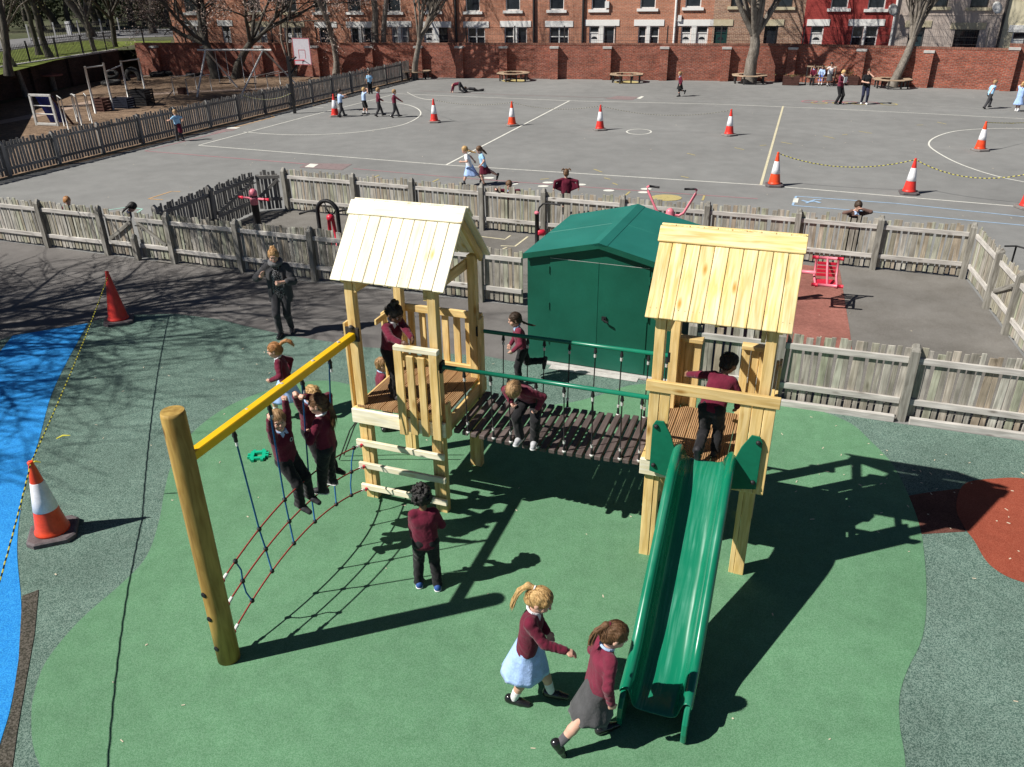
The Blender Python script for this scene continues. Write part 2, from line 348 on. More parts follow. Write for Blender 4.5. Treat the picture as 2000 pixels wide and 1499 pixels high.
M['rail'] = woodmat('weathered_rail', (.56, .54, .51), (.40, .38, .355), (.15, .13, .11), grain=12, rand=.1)
M['shadepicket'] = woodmat('shaded_fence', (.27, .26, .245), (.15, .145, .138), (.06, .06, .055), grain=16, rand=.25)  # darker fence timber: shade on faces turned from the sun put into colour
M['shed'] = nmat('green_paint', (.0055, .080, .050), (.0085, .100, .066), 1.1, rough=.45, spec=.4, fine=.06, fscale=30, big=.16, bigscale=1.3, bump=.15, bscale=2.5, bdist=.012)
M['shedroof'] = nmat('green_roof_paint', (.014, .15, .118), (.019, .175, .14), 1.6, rough=.5, spec=.4, fine=.05, big=.08, bigscale=.8)
def slidemat():
    m, nt, N, L, b = newmat('green_plastic'); setp(b, .25, .5, coat=.25)
    tc = N.new('ShaderNodeTexCoord'); mp = N.new('ShaderNodeMapping'); mp.inputs['Rotation'].default_value = (0, 0, rad(20.3)); L.new(tc.outputs['Object'], mp.inputs['Vector'])
    m2 = N.new('ShaderNodeMapping'); m2.inputs['Scale'].default_value = (22, 1.1, 1.4); L.new(mp.outputs[0], m2.inputs['Vector'])
    n1 = N.new('ShaderNodeTexNoise'); n1.inputs['Scale'].default_value = 1.6; n1.inputs['Detail'].default_value = 7; n1.inputs['Distortion'].default_value = .35; L.new(m2.outputs[0], n1.inputs['Vector'])
    n2 = N.new('ShaderNodeTexNoise'); n2.inputs['Scale'].default_value = 2.4; n2.inputs['Detail'].default_value = 5; L.new(tc.outputs['Object'], n2.inputs['Vector'])
    r1 = N.new('ShaderNodeMapRange'); r1.inputs['From Min'].default_value = .42; r1.inputs['From Max'].default_value = .8; L.new(n1.outputs['Fac'], r1.inputs['Value'])
    r2 = N.new('ShaderNodeMapRange'); r2.inputs['From Min'].default_value = .38; r2.inputs['From Max'].default_value = .62; L.new(n2.outputs['Fac'], r2.inputs['Value'])
    mu = N.new('ShaderNodeMath'); mu.operation = 'MULTIPLY'; L.new(r1.outputs[0], mu.inputs[0]); L.new(r2.outputs[0], mu.inputs[1])
    mx = N.new('ShaderNodeMixRGB'); L.new(mu.outputs[0], mx.inputs['Fac']); mx.inputs[1].default_value = (.0045, .165, .088, 1); mx.inputs[2].default_value = (.055, .27, .185, 1); L.new(mx.outputs[0], b.inputs['Base Color'])
    rr = N.new('ShaderNodeMapRange'); rr.inputs['To Min'].default_value = .2; rr.inputs['To Max'].default_value = .5; L.new(mu.outputs[0], rr.inputs['Value']); L.new(rr.outputs[0], b.inputs['Roughness'])
    bp = N.new('ShaderNodeBump'); bp.inputs['Strength'].default_value = .025; bp.inputs['Distance'].default_value = .004; L.new(n1.outputs['Fac'], bp.inputs['Height']); L.new(bp.outputs[0], b.inputs['Normal'])
    return m
M['slide'] = slidemat()
M['gplate'] = flat('green_plate', (.006, .135, .075), .4)
M['grail'] = flat('green_tube', (.008, .165, .095), .3, .5)
M['yellow'] = nmat('yellow_paint', (.80, .46, .008), (.86, .52, .012), 4, rough=.35, spec=.45)
M['black'] = flat('black_rubber', (.016, .016, .018), .55)
M['dark'] = flat('dark_steel', (.035, .033, .033), .5, .4)
M['steel'] = nmat('galvanised', (.46, .46, .45), (.62, .62, .60), 8, rough=.5, spec=.5, metal=.15)
M['whitep'] = flat('white_paint', (.80, .80, .78), .5)
M['bluerope'] = nmat('blue_rope', (.012, .09, .26), (.02, .14, .36), 60, rough=.8)
M['redrope'] = nmat('red_rope', (.23, .03, .028), (.33, .05, .04), 60, rough=.8)
M['coneor'] = nmat('cone_orange', (.72, .055, .015), (.82, .085, .025), 5, rough=.42, spec=.4, fine=.1, fscale=30)
M['conered'] = nmat('cone_red', (.62, .03, .022), (.72, .05, .035), 5, rough=.42, spec=.4, fine=.1, fscale=30)
M['coneband'] = nmat('cone_band', (.66, .66, .70), (.82, .82, .84), 6, rough=.4, fine=.08)
M['conebase'] = nmat('cone_base', (.085, .07, .075), (.15, .13, .135), 7, rough=.75, fine=.25)
M['conebasef'] = nmat('dusty_cone_base', (.17, .155, .15), (.26, .235, .225), 9, rough=.8, fine=.2)
M['tapey'] = flat('tape_yellow', (.62, .56, .06), .5)
M['pinkp'] = flat('pink_paint', (.72, .20, .26), .4, .45)
M['redp'] = flat('red_paint', (.55, .02, .05), .4, .45)
M['cyan'] = flat('teal_plastic', (.008, .42, .23), .35, .5)
M['bluep'] = flat('blue_panel', (.012, .022, .16), .5)
M['brown'] = nmat('crate_brown', (.055, .025, .02), (.09, .04, .032), 6, rough=.7)
M['tyre'] = nmat('tyre_rubber', (.022, .022, .023), (.05, .05, .05), 9, rough=.8)
M['darkcrate'] = nmat('crate_navy', (.008, .011, .024), (.014, .018, .034), 6, rough=.75)
M['tapef'] = flat('tape_faded', (.40, .39, .30), .6)
M['bark'] = nmat('bark', (.135, .115, .095), (.25, .225, .195), 5, stretch=(1, 1, .35), rough=.95, fine=.35, fscale=24, bump=1, bscale=20, bdist=.03, big=.2, bigscale=.6)
M['twig'] = nmat('twig', (.10, .085, .07), (.17, .15, .13), 4, rough=.95)
M['darkbark'] = nmat('dark_bark', (.05, .045, .037), (.105, .095, .08), 5, stretch=(1, 1, .35), rough=.95, fine=.35, bump=1, bscale=20, bdist=.03)
M['blossom'] = nmat('blossom', (.45, .33, .28), (.70, .58, .52), 3, rough=.8)
M['bud'] = nmat('new_leaf', (.09, .085, .03), (.19, .17, .07), .8, rough=.85)
M['ever'] = nmat('evergreen', (.018, .028, .012), (.05, .06, .028), 1.2, rough=.85)
M['glass'] = nmat('window_glass', (.012, .016, .022), (.03, .036, .045), 1.5, rough=.08, spec=.6)
M['curtain'] = nmat('net_curtain', (.20, .21, .22), (.34, .35, .36), 8, stretch=(6, 6, .4), rough=.6)
M['lintel'] = nmat('painted_lintel', (.84, .84, .81), (.90, .90, .88), 3, rough=.7, fine=.05)
M['stone'] = nmat('cream_stone', (.52, .46, .31), (.62, .56, .41), 4, rough=.8, fine=.08)
M['slate'] = nmat('slate', (.06, .06, .07), (.10, .10, .11), 5, rough=.7)
M['bench'] = woodmat('bench_slat', (.46, .35, .25), (.34, .25, .17), (.1, .06, .04), knots=False)
M['car'] = nmat('silver_car_paint', (.34, .35, .36), (.38, .39, .40), 3, rough=.3, spec=.5, metal=.5, coat=.5)
M['litter'] = flat('wood_flake', (.62, .55, .42), .8)
# ------------------------------------------------------------------ ground, surfaces, painted markings
sheet('ground', [(-500, -60), (500, -60), (500, 700), (-500, 700)], -.03, M['farland'])
sheet('playground', [(-30, -8), (45, -8), (45, 36), (34.2, 40.6), (26.1, 45.2), (16.4, 50.4), (-6.2, 55.6), (-26.5, 60), (-27, 40)], 0, M['asphalt'])
sheet('street', [(-25.2, 59.1), (-6.2, 55.8), (16.4, 50.6), (26.1, 45.4), (45, 34), (60, 40), (29.5, 49.6), (-23.5, 63.6)], .30, M['road'])
# woodchip play ground left of the long fence
sheet('woodchip_ground', [(-27.2, 40), (-26.5, 58.8), (-6.3, 55.2), (-6.137, 53.545), (-8.550, 48.732), (-10.826, 41.238), (-12.887, 35.419), (-14.860, 30.119), (-16.566, 26.486), (-22, 20), (-30, 22)], .004, M['chips'])
strip('woodchip_path', smoothpoly([(-24.061, 37.398), (-22.984, 40.557), (-22.083, 46.253), (-19.491, 49.013), (-15.659, 49.998), (-11.992, 51.057), (-9.583, 51.286)], False), 1.0, .008, nmat('worn_path', (.30,.22,.17), (.40,.30,.24), 4, rough=.95, fine=.2))
sheet('old_tarmac', [(-14.5, 20.3), (-4.2, 16.2), (.3, 14.6), (2.6, 14.2), (2.7, 11.1), (4.4, 10.35), (5, 9.8), (4, 5), (-8, 4), (-22, 8), (-22, 21)], .004, M['old_tarmac'])
sheet('pen_tarmac', [(-8.1, 17.7), (-6.9, 22.0), (-6.1, 22.2), (9.45, 15.9), (7.7, 9.15), (4.4, 10.4), (2.5, 11.3), (2.6, 14.2), (.3, 14.7)], .004, M['pen_tarmac'])
sheet('faded_red_rubber', [(3.889, 14.178), (5.144, 17.568), (7.064, 16.485), (6.002, 13.120), (5.717, 12.258), (3.787, 12.970)], .008, M['redfaded'])
mott = [(-15, 13.2), (-9.531, 12.986), (-9.172, 13.309), (-9.054, 13.513), (-7.937, 14.054), (-7.677, 14.403), (-7.231, 14.438), (-6.454, 14.462), (-5.486, 14.141), (-4.904, 13.796), (-4.035, 13.336), (-3.240, 13.036), (-2.658, 12.795), (-1.301, 12.494), (-0.416, 12.319), (0.005, 12.103), (0.260, 12.094), (2.110, 11.316), (2.6, 11.0), (4.4, 10.28), (5.5, 9.85), (7.6, 9.1), (10, 8), (10, 1), (-12, 1)]
sheet('rubber_surface', mott, .008, M['mottled'])
gp = [(-4.225, 4.987), (-4.376, 5.391), (-4.417, 5.704), (-4.349, 6.181), (-4.164, 6.713), (-4.083, 7.151), (-4.194, 7.794), (-4.370, 8.436), (-4.511, 9.096), (-4.519, 9.904), (-4.237, 10.689), (-3.682, 11.229), (-2.930, 11.473), (-1.881, 10.916), (-1.066, 10.484), (-0.157, 10.457), (0.760, 10.590), (1.320, 10.837), (1.995, 11.195), (3.144, 10.985), (3.979, 10.624), (4.413, 10.324), (4.772, 9.890), (4.865, 9.368), (4.909, 8.851), (4.824, 8.210), (4.659, 7.492), (4.426, 6.862), (4.149, 6.232), (3.878, 5.744), (3.574, 5.368), (3.377, 5.078), (3.236, 4.754), (3.110, 4.361), (2.816, 3.764), (1.330, 3.208), (-1.440, 3.245), (-3.100, 3.850), (-3.879, 4.473)]
sheet('green_rubber', smoothpoly(gp), .012, M['green'])
sheet('blue_rubber', smoothpoly([(-9.041, 13.489), (-7.926, 14.029)], False, 3) + smoothpoly([(-7.926, 14.029), (-7.480, 12.288), (-7.126, 11.074), (-6.652, 9.820), (-6.295, 8.833), (-5.967, 8.041), (-5.579, 7.255), (-5.083, 6.418), (-4.722, 5.709), (-4.466, 5.102), (-4.346, 4.726), (-4.182, 4.202)], False, 5)[1:] + smoothpoly([(-5.686, 4.226), (-7.110, 7.111), (-8.149, 9.932), (-9.041, 13.489)], False, 4)[:-1], .012, M['blue'])
sheet('brown_rubber', [(-5.130, 6.526), (-5.007, 6.618), (-4.715, 5.976), (-4.485, 5.393), (-4.283, 4.881), (-4.111, 4.476), (-3.923, 4.026), (-4.081, 4.029), (-4.321, 4.665), (-4.429, 5.035), (-4.691, 5.644)], .014, M['brownp'])
sheet('brown_patch', [(4.718, 8.082), (5.125, 8.181), (5.567, 8.248), (5.128, 7.385), (4.617, 7.350), (4.580, 7.591)], .010, M['brownred'])
sheet('red_rubber', smoothpoly([(5.431, 8.141), (5.660, 8.369), (6.018, 8.440), (6.398, 8.431), (6.807, 8.162), (6.588, 7.259), (5.614, 6.509), (5.248, 6.548), (5.092, 6.806), (5.140, 7.218), (5.152, 7.432), (5.224, 7.776)]), .014, M['red'])
# painted court lines
LW = .06
strip('court_line', [(-12.074, 32.269), (-2.097, 27.913), (7.611, 24.366), (13.848, 21.415), (14.890, 20.882)], LW, .004, M['line_white'])
strip('court_line', [(-12.074, 32.269), (-9.403, 39.325), (-6.171, 47.227)], LW, .006, M['line_white'])
strip('court_line', [(-6.171, 47.227), (3.144, 43.410), (10.252, 41.453), (14.656, 39.644), (18.579, 37.682), (22.118, 35.827), (25.098, 33.772)], LW, .004, M['line_white'])
strip('court_line', [(-2.135, 27.957), (3.142, 43.372)], LW + .02, .006, M['line_white'])
strip('court_line', [(7.596, 24.367), (13.206, 40.461)], LW + .02, .006, M['line_cream'])
strip('court_line', smoothpoly([(-11.176, 35.216), (-9.619, 34.533), (-8.295, 34.305), (-6.863, 34.555), (-5.884, 35.098), (-4.734, 36.310), (-4.203, 38.101), (-4.145, 39.950), (-4.630, 41.852), (-5.564, 43.305), (-7.324, 44.539)], False), LW, .006, M['line_white'])
strip('court_line', smoothpoly([(21.897, 33.296), (20.460, 33.477), (19.126, 33.490), (17.764, 33.034), (16.457, 31.872), (15.562, 30.550), (15.148, 29.200), (14.904, 27.179), (15.038, 25.449), (15.497, 24.288), (16.290, 23.578)], False), LW, .006, M['line_white'])
strip('court_line', smoothpoly([(5.818, 33.891), (5.606, 33.475), (5.232, 33.316), (4.913, 33.531), (4.827, 33.972), (5.032, 34.400), (5.416, 34.568), (5.742, 34.341)]), LW, .006, M['line_white'], True)
strip('court_line', [(7.195, 44.126), (12.106, 42.740), (14.957, 41.980)], LW * .8, .006, M['line_lwhite'])
strip('court_line', [(18.813, 40.602), (22.065, 38.606), (23.333, 37.545)], LW * .8, .006, M['line_lwhite'])
strip('game_line', [(-12.035, 35.476), (-13.761, 31.253), (-6.994, 28.412)], LW, .006, M['line_pink'])
strip('game_line', [(-5.249, 27.544), (-2.215, 26.179), (1.032, 24.903), (4.580, 23.573), (7.038, 22.700)], LW * .7, .006, M['line_pink'])
strip('game_line', [(-4.998, 48.337), (0.219, 45.997), (5.297, 44.324)], LW * 1.6, .006, M['line_fpink'])
strip('game_line', [(-11.984, 36.385), (-10.931, 39.309), (-11.249, 39.886)], LW * 1.3, .006, M['line_orange'])
strip('game_line', [(-9.933, 42.907), (-9.084, 45.319), (-7.789, 47.961)], LW * 1.2, .006, M['line_orange'])
strip('game_line', [(-9.229, 43.957), (-9.874, 44.118)], LW, .006, M['line_white'])
strip('game_line', [(-9.175, 43.015), (-9.960, 43.277)], LW, .006, M['line_white'])
strip('game_line', [(-9.202, 42.118), (-10.018, 42.464)], LW, .006, M['line_white'])
sheet('game_square', [(-7.069, 28.590), (-5.413, 28.305), (-5.589, 27.325), (-7.128, 27.833)], .0065, M['line_fpink'])
sheet('game_square', [(-6.896, 28.449), (-6.589, 28.342), (-6.650, 27.801), (-6.970, 27.905)], .009, M['line_white'])
sheet('game_square', [(-12.424, 36.156), (-11.682, 36.493), (-11.740, 35.580), (-12.495, 34.887)], .0045, M['line_fpink'])
sheet('game_square', [(-12.234, 36.473), (-11.662, 36.425), (-11.743, 36.100), (-12.242, 36.141)], .009, M['line_white'])
sheet('game_square', [(5.780, 44.985), (6.871, 44.461), (6.364, 43.330), (4.979, 43.862)], .0065, M['line_fpink'])
sheet('game_square', [(7.048, 44.747), (7.151, 44.533), (6.808, 43.672), (6.654, 43.885)], .009, M['line_white'])
strip('game_line', [(8.201, 22.932), (10.645, 21.978), (13.299, 20.458), (14.090, 20.025)], LW, .006, M['line_lblue'])
strip('game_line', [(7.776, 21.914), (10.191, 20.927), (12.843, 19.663), (13.616, 19.259)], LW, .006, M['line_lblue'])
strip('game_line', [(8.201, 22.932), (7.776, 21.914)], LW, .008, M['line_lblue'])
sheet('game_square', [(8.055, 22.701), (8.188, 22.664), (8.003, 22.182), (7.881, 22.246)], .009, M['line_white'])
strip('game_line', smoothpoly([(8.207, 22.458), (8.320, 22.279), (8.507, 22.326), (8.617, 22.148)], False), .10, .009, M['line_lblue'])
strip('game_line', [(8.208, 22.114), (8.409, 22.331), (8.594, 22.494), (8.763, 22.485)], .07, .010, M['line_lblue'])
strip('game_line', [(-10.632, 23.707), (-10.287, 24.607), (-10.004, 24.558)], LW, .006, M['line_orange'])
strip('game_line', [(-10.632, 23.707), (-10.153, 23.558)], LW, .006, M['line_orange'])
strip('game_line', [(-11.335, 22.404), (-10.843, 22.771), (-10.333, 22.517), (-10.317, 22.022)], LW, .006, M['line_teal'])
for i, p in enumerate([(-0.641, 25.821), (0.118, 24.958), (1.035, 24.596), (1.197, 25.065), (2.184, 24.730), (2.954, 23.923), (3.945, 23.642), (4.084, 24.050)]):
    sheet('game_spot', [(p[0] + .17 * math.cos(a * .524), p[1] + .13 * math.sin(a * .524)) for a in range(12)], .009, M['line_white'])
p = (4.487, 22.965); sheet('game_spot', [(p[0] + .45 * math.cos(a * .524), p[1] + .38 * math.sin(a * .524)) for a in range(12)], .009, M['line_yel'])
for a_, b_ in (((2.805, 26.934), (3.024, 26.450)), ((3.002, 25.629), (3.170, 25.402)), ((3.176, 24.909), (3.303, 24.662)), ((0.977, 25.539), (1.255, 25.630)), ((5.441, 25.694), (5.637, 25.463)), ((3.378, 23.332), (3.555, 23.760)), ((5.452, 22.614), (5.639, 23.201)), ((-4.444, 25.877), (-4.232, 26.458)), ((-2.398, 25.392), (-2.236, 25.812)), ((8.305, 30.285), (8.536, 29.875)), ((9.319, 30.612), (9.590, 30.694)), ((10.297, 31.265), (10.584, 30.824)), ((12.313, 32.426), (12.543, 31.847)), ((14.072, 33.337), (14.383, 32.837)), ((16.945, 34.595), (17.240, 34.635)), ((13.116, 32.591), (13.353, 32.687)), ((18.126, 35.286), (18.251, 34.744)), ((6.371, 29.364), (6.583, 28.978)), ((20.774, 34.789), (21.009, 34.637))):
    strip('game_tick', [a_, b_], .06, .006, M['line_yel'])
strip('doorstep_ramp', [(((0.665, 12.041)[0] + (0.619, 11.790)[0]) / 2, ((0.665, 12.041)[1] + (0.619, 11.790)[1]) / 2), (((2.049, 11.500)[0] + (1.950, 11.267)[0]) / 2, ((2.049, 11.500)[1] + (1.950, 11.267)[1]) / 2)], .26, .016, M['concrete'])
for pl in ([(-0.706, 19.345), (-0.125, 19.078), (0.013, 19.398)], [(-0.222, 18.560), (0.118, 18.504), (0.440, 19.289)], [(-0.076, 18.432), (-0.172, 18.316)]): strip('game_line', pl, .05, .008, M['line_cream'])
for px_, c_ in (((14.952, 41.888), 'pink'), ((15.265, 41.401), 'yel'), ((15.957, 41.786), 'pink'), ((16.227, 41.215), 'yel'), ((16.750, 41.342), 'pink'), ((17.050, 40.954), 'yel'), ((17.693, 41.067), 'pink'), ((18.363, 40.647), 'yel')):
    strip('game_ring', [(px_[0] + .36 * math.cos(a * .449), px_[1] + .36 * math.sin(a * .449)) for a in range(14)], .09, .010, M['line_' + c_], True)
# raised land left of the boundary wall: verge, road, far verge
BK = 1.62
sheet('verge_grass', [(-28.5, 30), (-27.75, 44), (-26.9, 58.9), (-25.4, 59.3), (-24.6, 66), (-24, 200), (-300, 300), (-300, 20), (-40, 10)], BK, M['farland'])
sheet('grass_bank', [(-18.130, 25.895), (-25.407, 42.207), (-26.885, 51.718), (-27.114, 58.059), (-27.319, 64.014), (-24.779, 64.040), (-26.070, 68.026), (-30.758, 67.832), (-33.148, 70.014), (-34.025, 65.267), (-33.989, 58.394), (-31.731, 41.236)], BK + .01, M['grass'])
sheet('road', [(-35.545, 46.452), (-34.506, 59.316), (-34.602, 66.412), (-33.598, 70.995), (-28.248, 73.319), (-27.553, 73.172), (-32.032, 85.429), (-36.880, 85.744), (-39.057, 79.851), (-39.763, 75.767), (-41.067, 71.008), (-46.807, 61.848)], BK + .02, M['road'])
# wood flakes and grit blown over the rubber and tarmac
mb = MB()
for i in range(170):
    if i < 50: px = RNG.normal(5.0, 1.0); py = RNG.normal(8.6, .8)
    else: px = RNG.uniform(-7, 8); py = RNG.uniform(3, 15)
    a = RNG.uniform(0, 3.14); l = RNG.uniform(.006, .026); w = RNG.uniform(.003, .007)
    mb.box((px, py, .0165), (l * 2, w * 2, .003), Matrix.Rotation(a, 3, 'Z'))
for i in range(160):
    px = RNG.uniform(-20, 30); py = RNG.uniform(18, 46); a = RNG.uniform(0, 3.14)
    if -8 < px < 9.5 and py < 23: continue
    mb.box((px, py, .006), (RNG.uniform(.02, .06), .02, .004), Matrix.Rotation(a, 3, 'Z'))
o = mb.build('litter', M['litter'], kind='stuff'); o['label'] = 'pale wood flakes and grit scattered over the playground'

# ------------------------------------------------------------------ brick wall along the street, with piers and mesh railing
wp = [Vector((-25.15, 59.0)), Vector((-6.2, 55.45)), Vector((16.4, 50.3)), Vector((26.1, 45.1)), Vector((36, 39.9))]
WH = 1.95
wall = thing('brick_wall', 'long red brick wall with piers and soldier coping along the far side of the playground', 'wall', (0, 53, 0))
for i in range(len(wp) - 1):
    a, b = wp[i], wp[i + 1]; d = (b - a).normalized(); n = Vector((d.y, -d.x))   # n points to the playground
    h = WH + (.24 if i == 3 else 0); th = .22
    bm_ = brickmat('wall_brick_%d' % i, (.34, .090, .053), (.225, .060, .042), (.26, .185, .15), d, mot=.42, blot=.22)
    m = MB(); poly = [a - n * th * 0, b - n * th * 0, b - n * th, a - n * th]
    m.prism([(p.x, p.y) for p in poly], 0, h); m.build('wall_panel', bm_, wall)
    # coping: bricks on edge, each a small block
    L = (b - a).length; k = int(L / .115); cp = MB()
    for j in range(k):
        s = (j + .5) * L / k; c = a + d * s - n * th / 2
        cp.box((c.x, c.y, h + .055 + RNG.uniform(-.006, .006)), (L / k - .012, .24, .11), Matrix.Rotation(math.atan2(d.y, d.x), 3, 'Z'))
    cp.build('coping_bricks', nmat('coping_%d' % i, (.16, .07, .05), (.28, .14, .10), 3, rough=.9, fine=.3, fscale=20), wall, kind='stuff')
    # piers
    for s in {0: (1.5, 5.2, 9.0, 12.9, 16.6), 1: (.6, 3.3, 6.15, 9.35, 12.6, 16.0, 19.6), 2: (.2, 3.9, 7.3), 3: (.25, 4, 8)}[i]:
        c = a + d * s + n * .14
        R = Matrix.Rotation(math.atan2(d.y, d.x), 4, 'Z'); Mx = Matrix.Translation((c.x, c.y, 0))
        p = MB(); q = [c - d * .24 - n * .14, c + d * .24 - n * .14, c + d * .24 + n * .16, c - d * .24 + n * .16]
        p.prism([(v.x, v.y) for v in reversed(q)], 0, h - .18); pier = p.build('pier', bm_, wall)
        cap = MB(); q = [c - d * .27 - n * .14, c + d * .27 - n * .14, c + d * .27 + n * .19, c - d * .27 + n * .19]
        cap.prism([(v.x, v.y) for v in reversed(q)], h - .177, h - .06); cap.build('pier_cap', M['concrete'], pier)
# thin mesh railing standing behind the wall
rl = thing('mesh_railing', 'thin dark wire mesh railing on posts rising behind the red brick wall', 'railing', (0, 53.5, 1.9))
for i in range(len(wp) - 1):
    a, b = wp[i], wp[i + 1]; d = (b - a).normalized(); n = Vector((d.y, -d.x)); L = (b - a).length; m = MB()
    for j in range(int(L / .11)):
        c = a + d * (j * .11) - n * .19; m.tube([(c.x, c.y, 1.9), (c.x, c.y, 2.95)], .0038, 3, False)
    for z in (2.2, 2.55, 2.93):
        p0 = a - n * .19; p1 = b - n * .19; m.tube([(p0.x, p0.y, z), (p1.x, p1.y, z)], .006, 4, False)
    m.build('mesh_wires', M['dark'], rl, kind='stuff')
    for j in range(int(L / 3.1) + 1):
        c = a + d * (j * 3.1 + .6) - n * .2; q = MB(); q.box((c.x, c.y, 2.15), (.07, .07, 1.75), Matrix.Rotation(math.atan2(d.y, d.x), 3, 'Z')); q.build('post', M['dark'], rl)
# dark side wall and its spiked railings
a, b = Vector((-29.3, 33.0)), Vector((-26.45, 59.2)); d = (b - a).normalized(); n = Vector((d.y, -d.x))
bw = thing('boundary_wall', 'brown brick wall with its shade put into the dark colour, holding back the grass verge beside the woodchip', 'wall', (-27, 47, 0))
sb = brickmat('shaded_side_brick', (.075, .045, .036), (.05, .033, .028), (.06, .05, .045), d, mot=.3)  # the wall's shade is put into these dark brick colours
m = MB(); m.prism([(a.x, a.y), (b.x, b.y), (b.x - n.x * .3, b.y - n.y * .3), (a.x - n.x * .3, a.y - n.y * .3)], -.02, 1.58); m.build('wall_panel', sb, bw)
m = MB(); m.prism([(a.x + n.x * .03, a.y + n.y * .03), (b.x + n.x * .03, b.y + n.y * .03), (b.x - n.x * .33, b.y - n.y * .33), (a.x - n.x * .33, a.y - n.y * .33)], 1.583, 1.68); m.build('coping', M['concrete'], bw)
for j in range(7):
    c = a + d * (2 + j * 3.7) + n * .08; q = MB(); q.box((c.x, c.y, .76), (.4, .2, 1.56), Matrix.Rotation(math.atan2(d.y, d.x), 3, 'Z')); q.build('pier', sb, bw)
rr = thing('spiked_railing', 'black spiked iron railing on top of the dark side wall by the verge', 'railing', (-27, 47, 1.68))
m = MB()
for j in range(int((b - a).length / .13)):
    c = a + d * (j * .13) - n * .15; m.tube([(c.x, c.y, 1.68), (c.x + .015 * math.sin(j), c.y, 2.6), (c.x + .015 * math.sin(j), c.y, 2.72)], [.016, .015, .003], 4, False)
for z in (1.8, 2.5):
    p0 = a - n * .15; p1 = b - n * .15; m.tube([(p0.x, p0.y, z), (p1.x, p1.y, z)], .018, 4, False)
m.build('bars', M['black'], rr, kind='stuff')
for j in range(10):
    c = a + d * (1 + j * 2.7) - n * .15; q = MB(); q.box((c.x, c.y, 2.2), (.07, .07, 1.2)); q.build('post', M['black'], rr)
# railing beyond the road
for k, (A, B, nm) in enumerate((((-36.960, 67.935), (-34.942, 78.928), 'grey park railing along the far side of the road on the left'), ((-34.687, 78.871), (-30.585, 80.194), 'grey park railing beside the end of the brick terrace'))):
    A = Vector(A); B = Vector(B); dd = (B - A); L = dd.length; dd.normalize(); t = thing('park_railing', nm, 'railing', (A.x, A.y, BK)); m = MB()
    for j in range(int(L / .28)):
        c = A + dd * j * .28; m.tube([(c.x, c.y, BK), (c.x, c.y, BK + 1.15)], .02, 3, False)
    for z in (.15, 1.05): m.tube([(A.x, A.y, BK + z), (B.x, B.y, BK + z)], .03, 4, False)
    m.build('bars', M['dark'], t, kind='stuff')
    for j in range(int(L / 3) + 1):
        c = A + dd * j * 3; q = MB(); q.box((c.x, c.y, BK + .65), (.09, .09, 1.3)); q.build('post', M['steel'], t)

# ------------------------------------------------------------------ terrace of brick houses
F0 = Vector((-23.0, 63.5)); FD = Vector((53.0, -14.0)).normalized(); FN = Vector((FD.y, -FD.x))
def fx(s, z, off=0.0): p = F0 + FD * s + FN * off; return Vector((p.x, p.y, z))
def fbox(name, s0, s1, z0, z1, o0, o1, mat, parent):
    m = MB(); m.prism([tuple(fx(s, 0, o)[:2]) for s, o in ((s0, o1), (s1, o1), (s1, o0), (s0, o0))][::1], z0, z1); return m.build(name, mat, parent)
B1 = brickmat('terrace_brick', (.54, .20, .11), (.44, .155, .088), (.44, .34, .27), FD, mot=.2, blot=.12)
B2 = brickmat('brown_terrace_brick', (.40, .225, .145), (.29, .15, .11), (.46, .38, .30), FD, mot=.35, blot=.15)
B3 = brickmat('red_painted_brick', (.38, .065, .058), (.34, .055, .05), (.30, .055, .05), FD, mot=.12, blot=.10)
RND = nmat('render_beige', (.52, .44, .39), (.58, .50, .445), 2, rough=.9, fine=.06, fscale=40)
RNC = nmat('render_cream', (.66, .60, .42), (.72, .66, .48), 2, rough=.9, fine=.05)
def facade(s0, s1, ops, mat, parent, z0=.3, z1=6.6, deep=.14):
    xs = sorted({s0, s1} | {max(s0, min(s1, v)) for o in ops for v in o[:2]}); zs = sorted({z0, z1} | {v for o in ops for v in o[2:4]}); m = MB()
    for i in range(len(xs) - 1):
        for j in range(len(zs) - 1):
            cx_, cz_ = (xs[i] + xs[i + 1]) / 2, (zs[j] + zs[j + 1]) / 2
            if any(o[0] < cx_ < o[1] and o[2] < cz_ < o[3] for o in ops): continue
            m.quad(fx(xs[i], zs[j]), fx(xs[i + 1], zs[j]), fx(xs[i + 1], zs[j + 1]), fx(xs[i], zs[j + 1]))
    for o in ops:
        a_, b_, c_, d_ = o[:4]
        for p_, q_ in (((a_, c_), (a_, d_)), ((b_, d_), (b_, c_)), ((a_, d_), (b_, d_)), ((b_, c_), (a_, c_))):
            m.quad(fx(*p_), fx(*q_), fx(q_[0], q_[1], -deep), fx(p_[0], p_[1], -deep))
    for (a_, b_) in ((s0, s0), (s1, s1)): m.quad(fx(a_, z0), fx(a_, z1), fx(a_, z1, -8), fx(a_, z0, -8))
    m.quad(fx(s0, z0, -8), fx(s1, z0, -8), fx(s1, z1, -8), fx(s0, z1, -8))
    return m.build('wall', mat, parent)
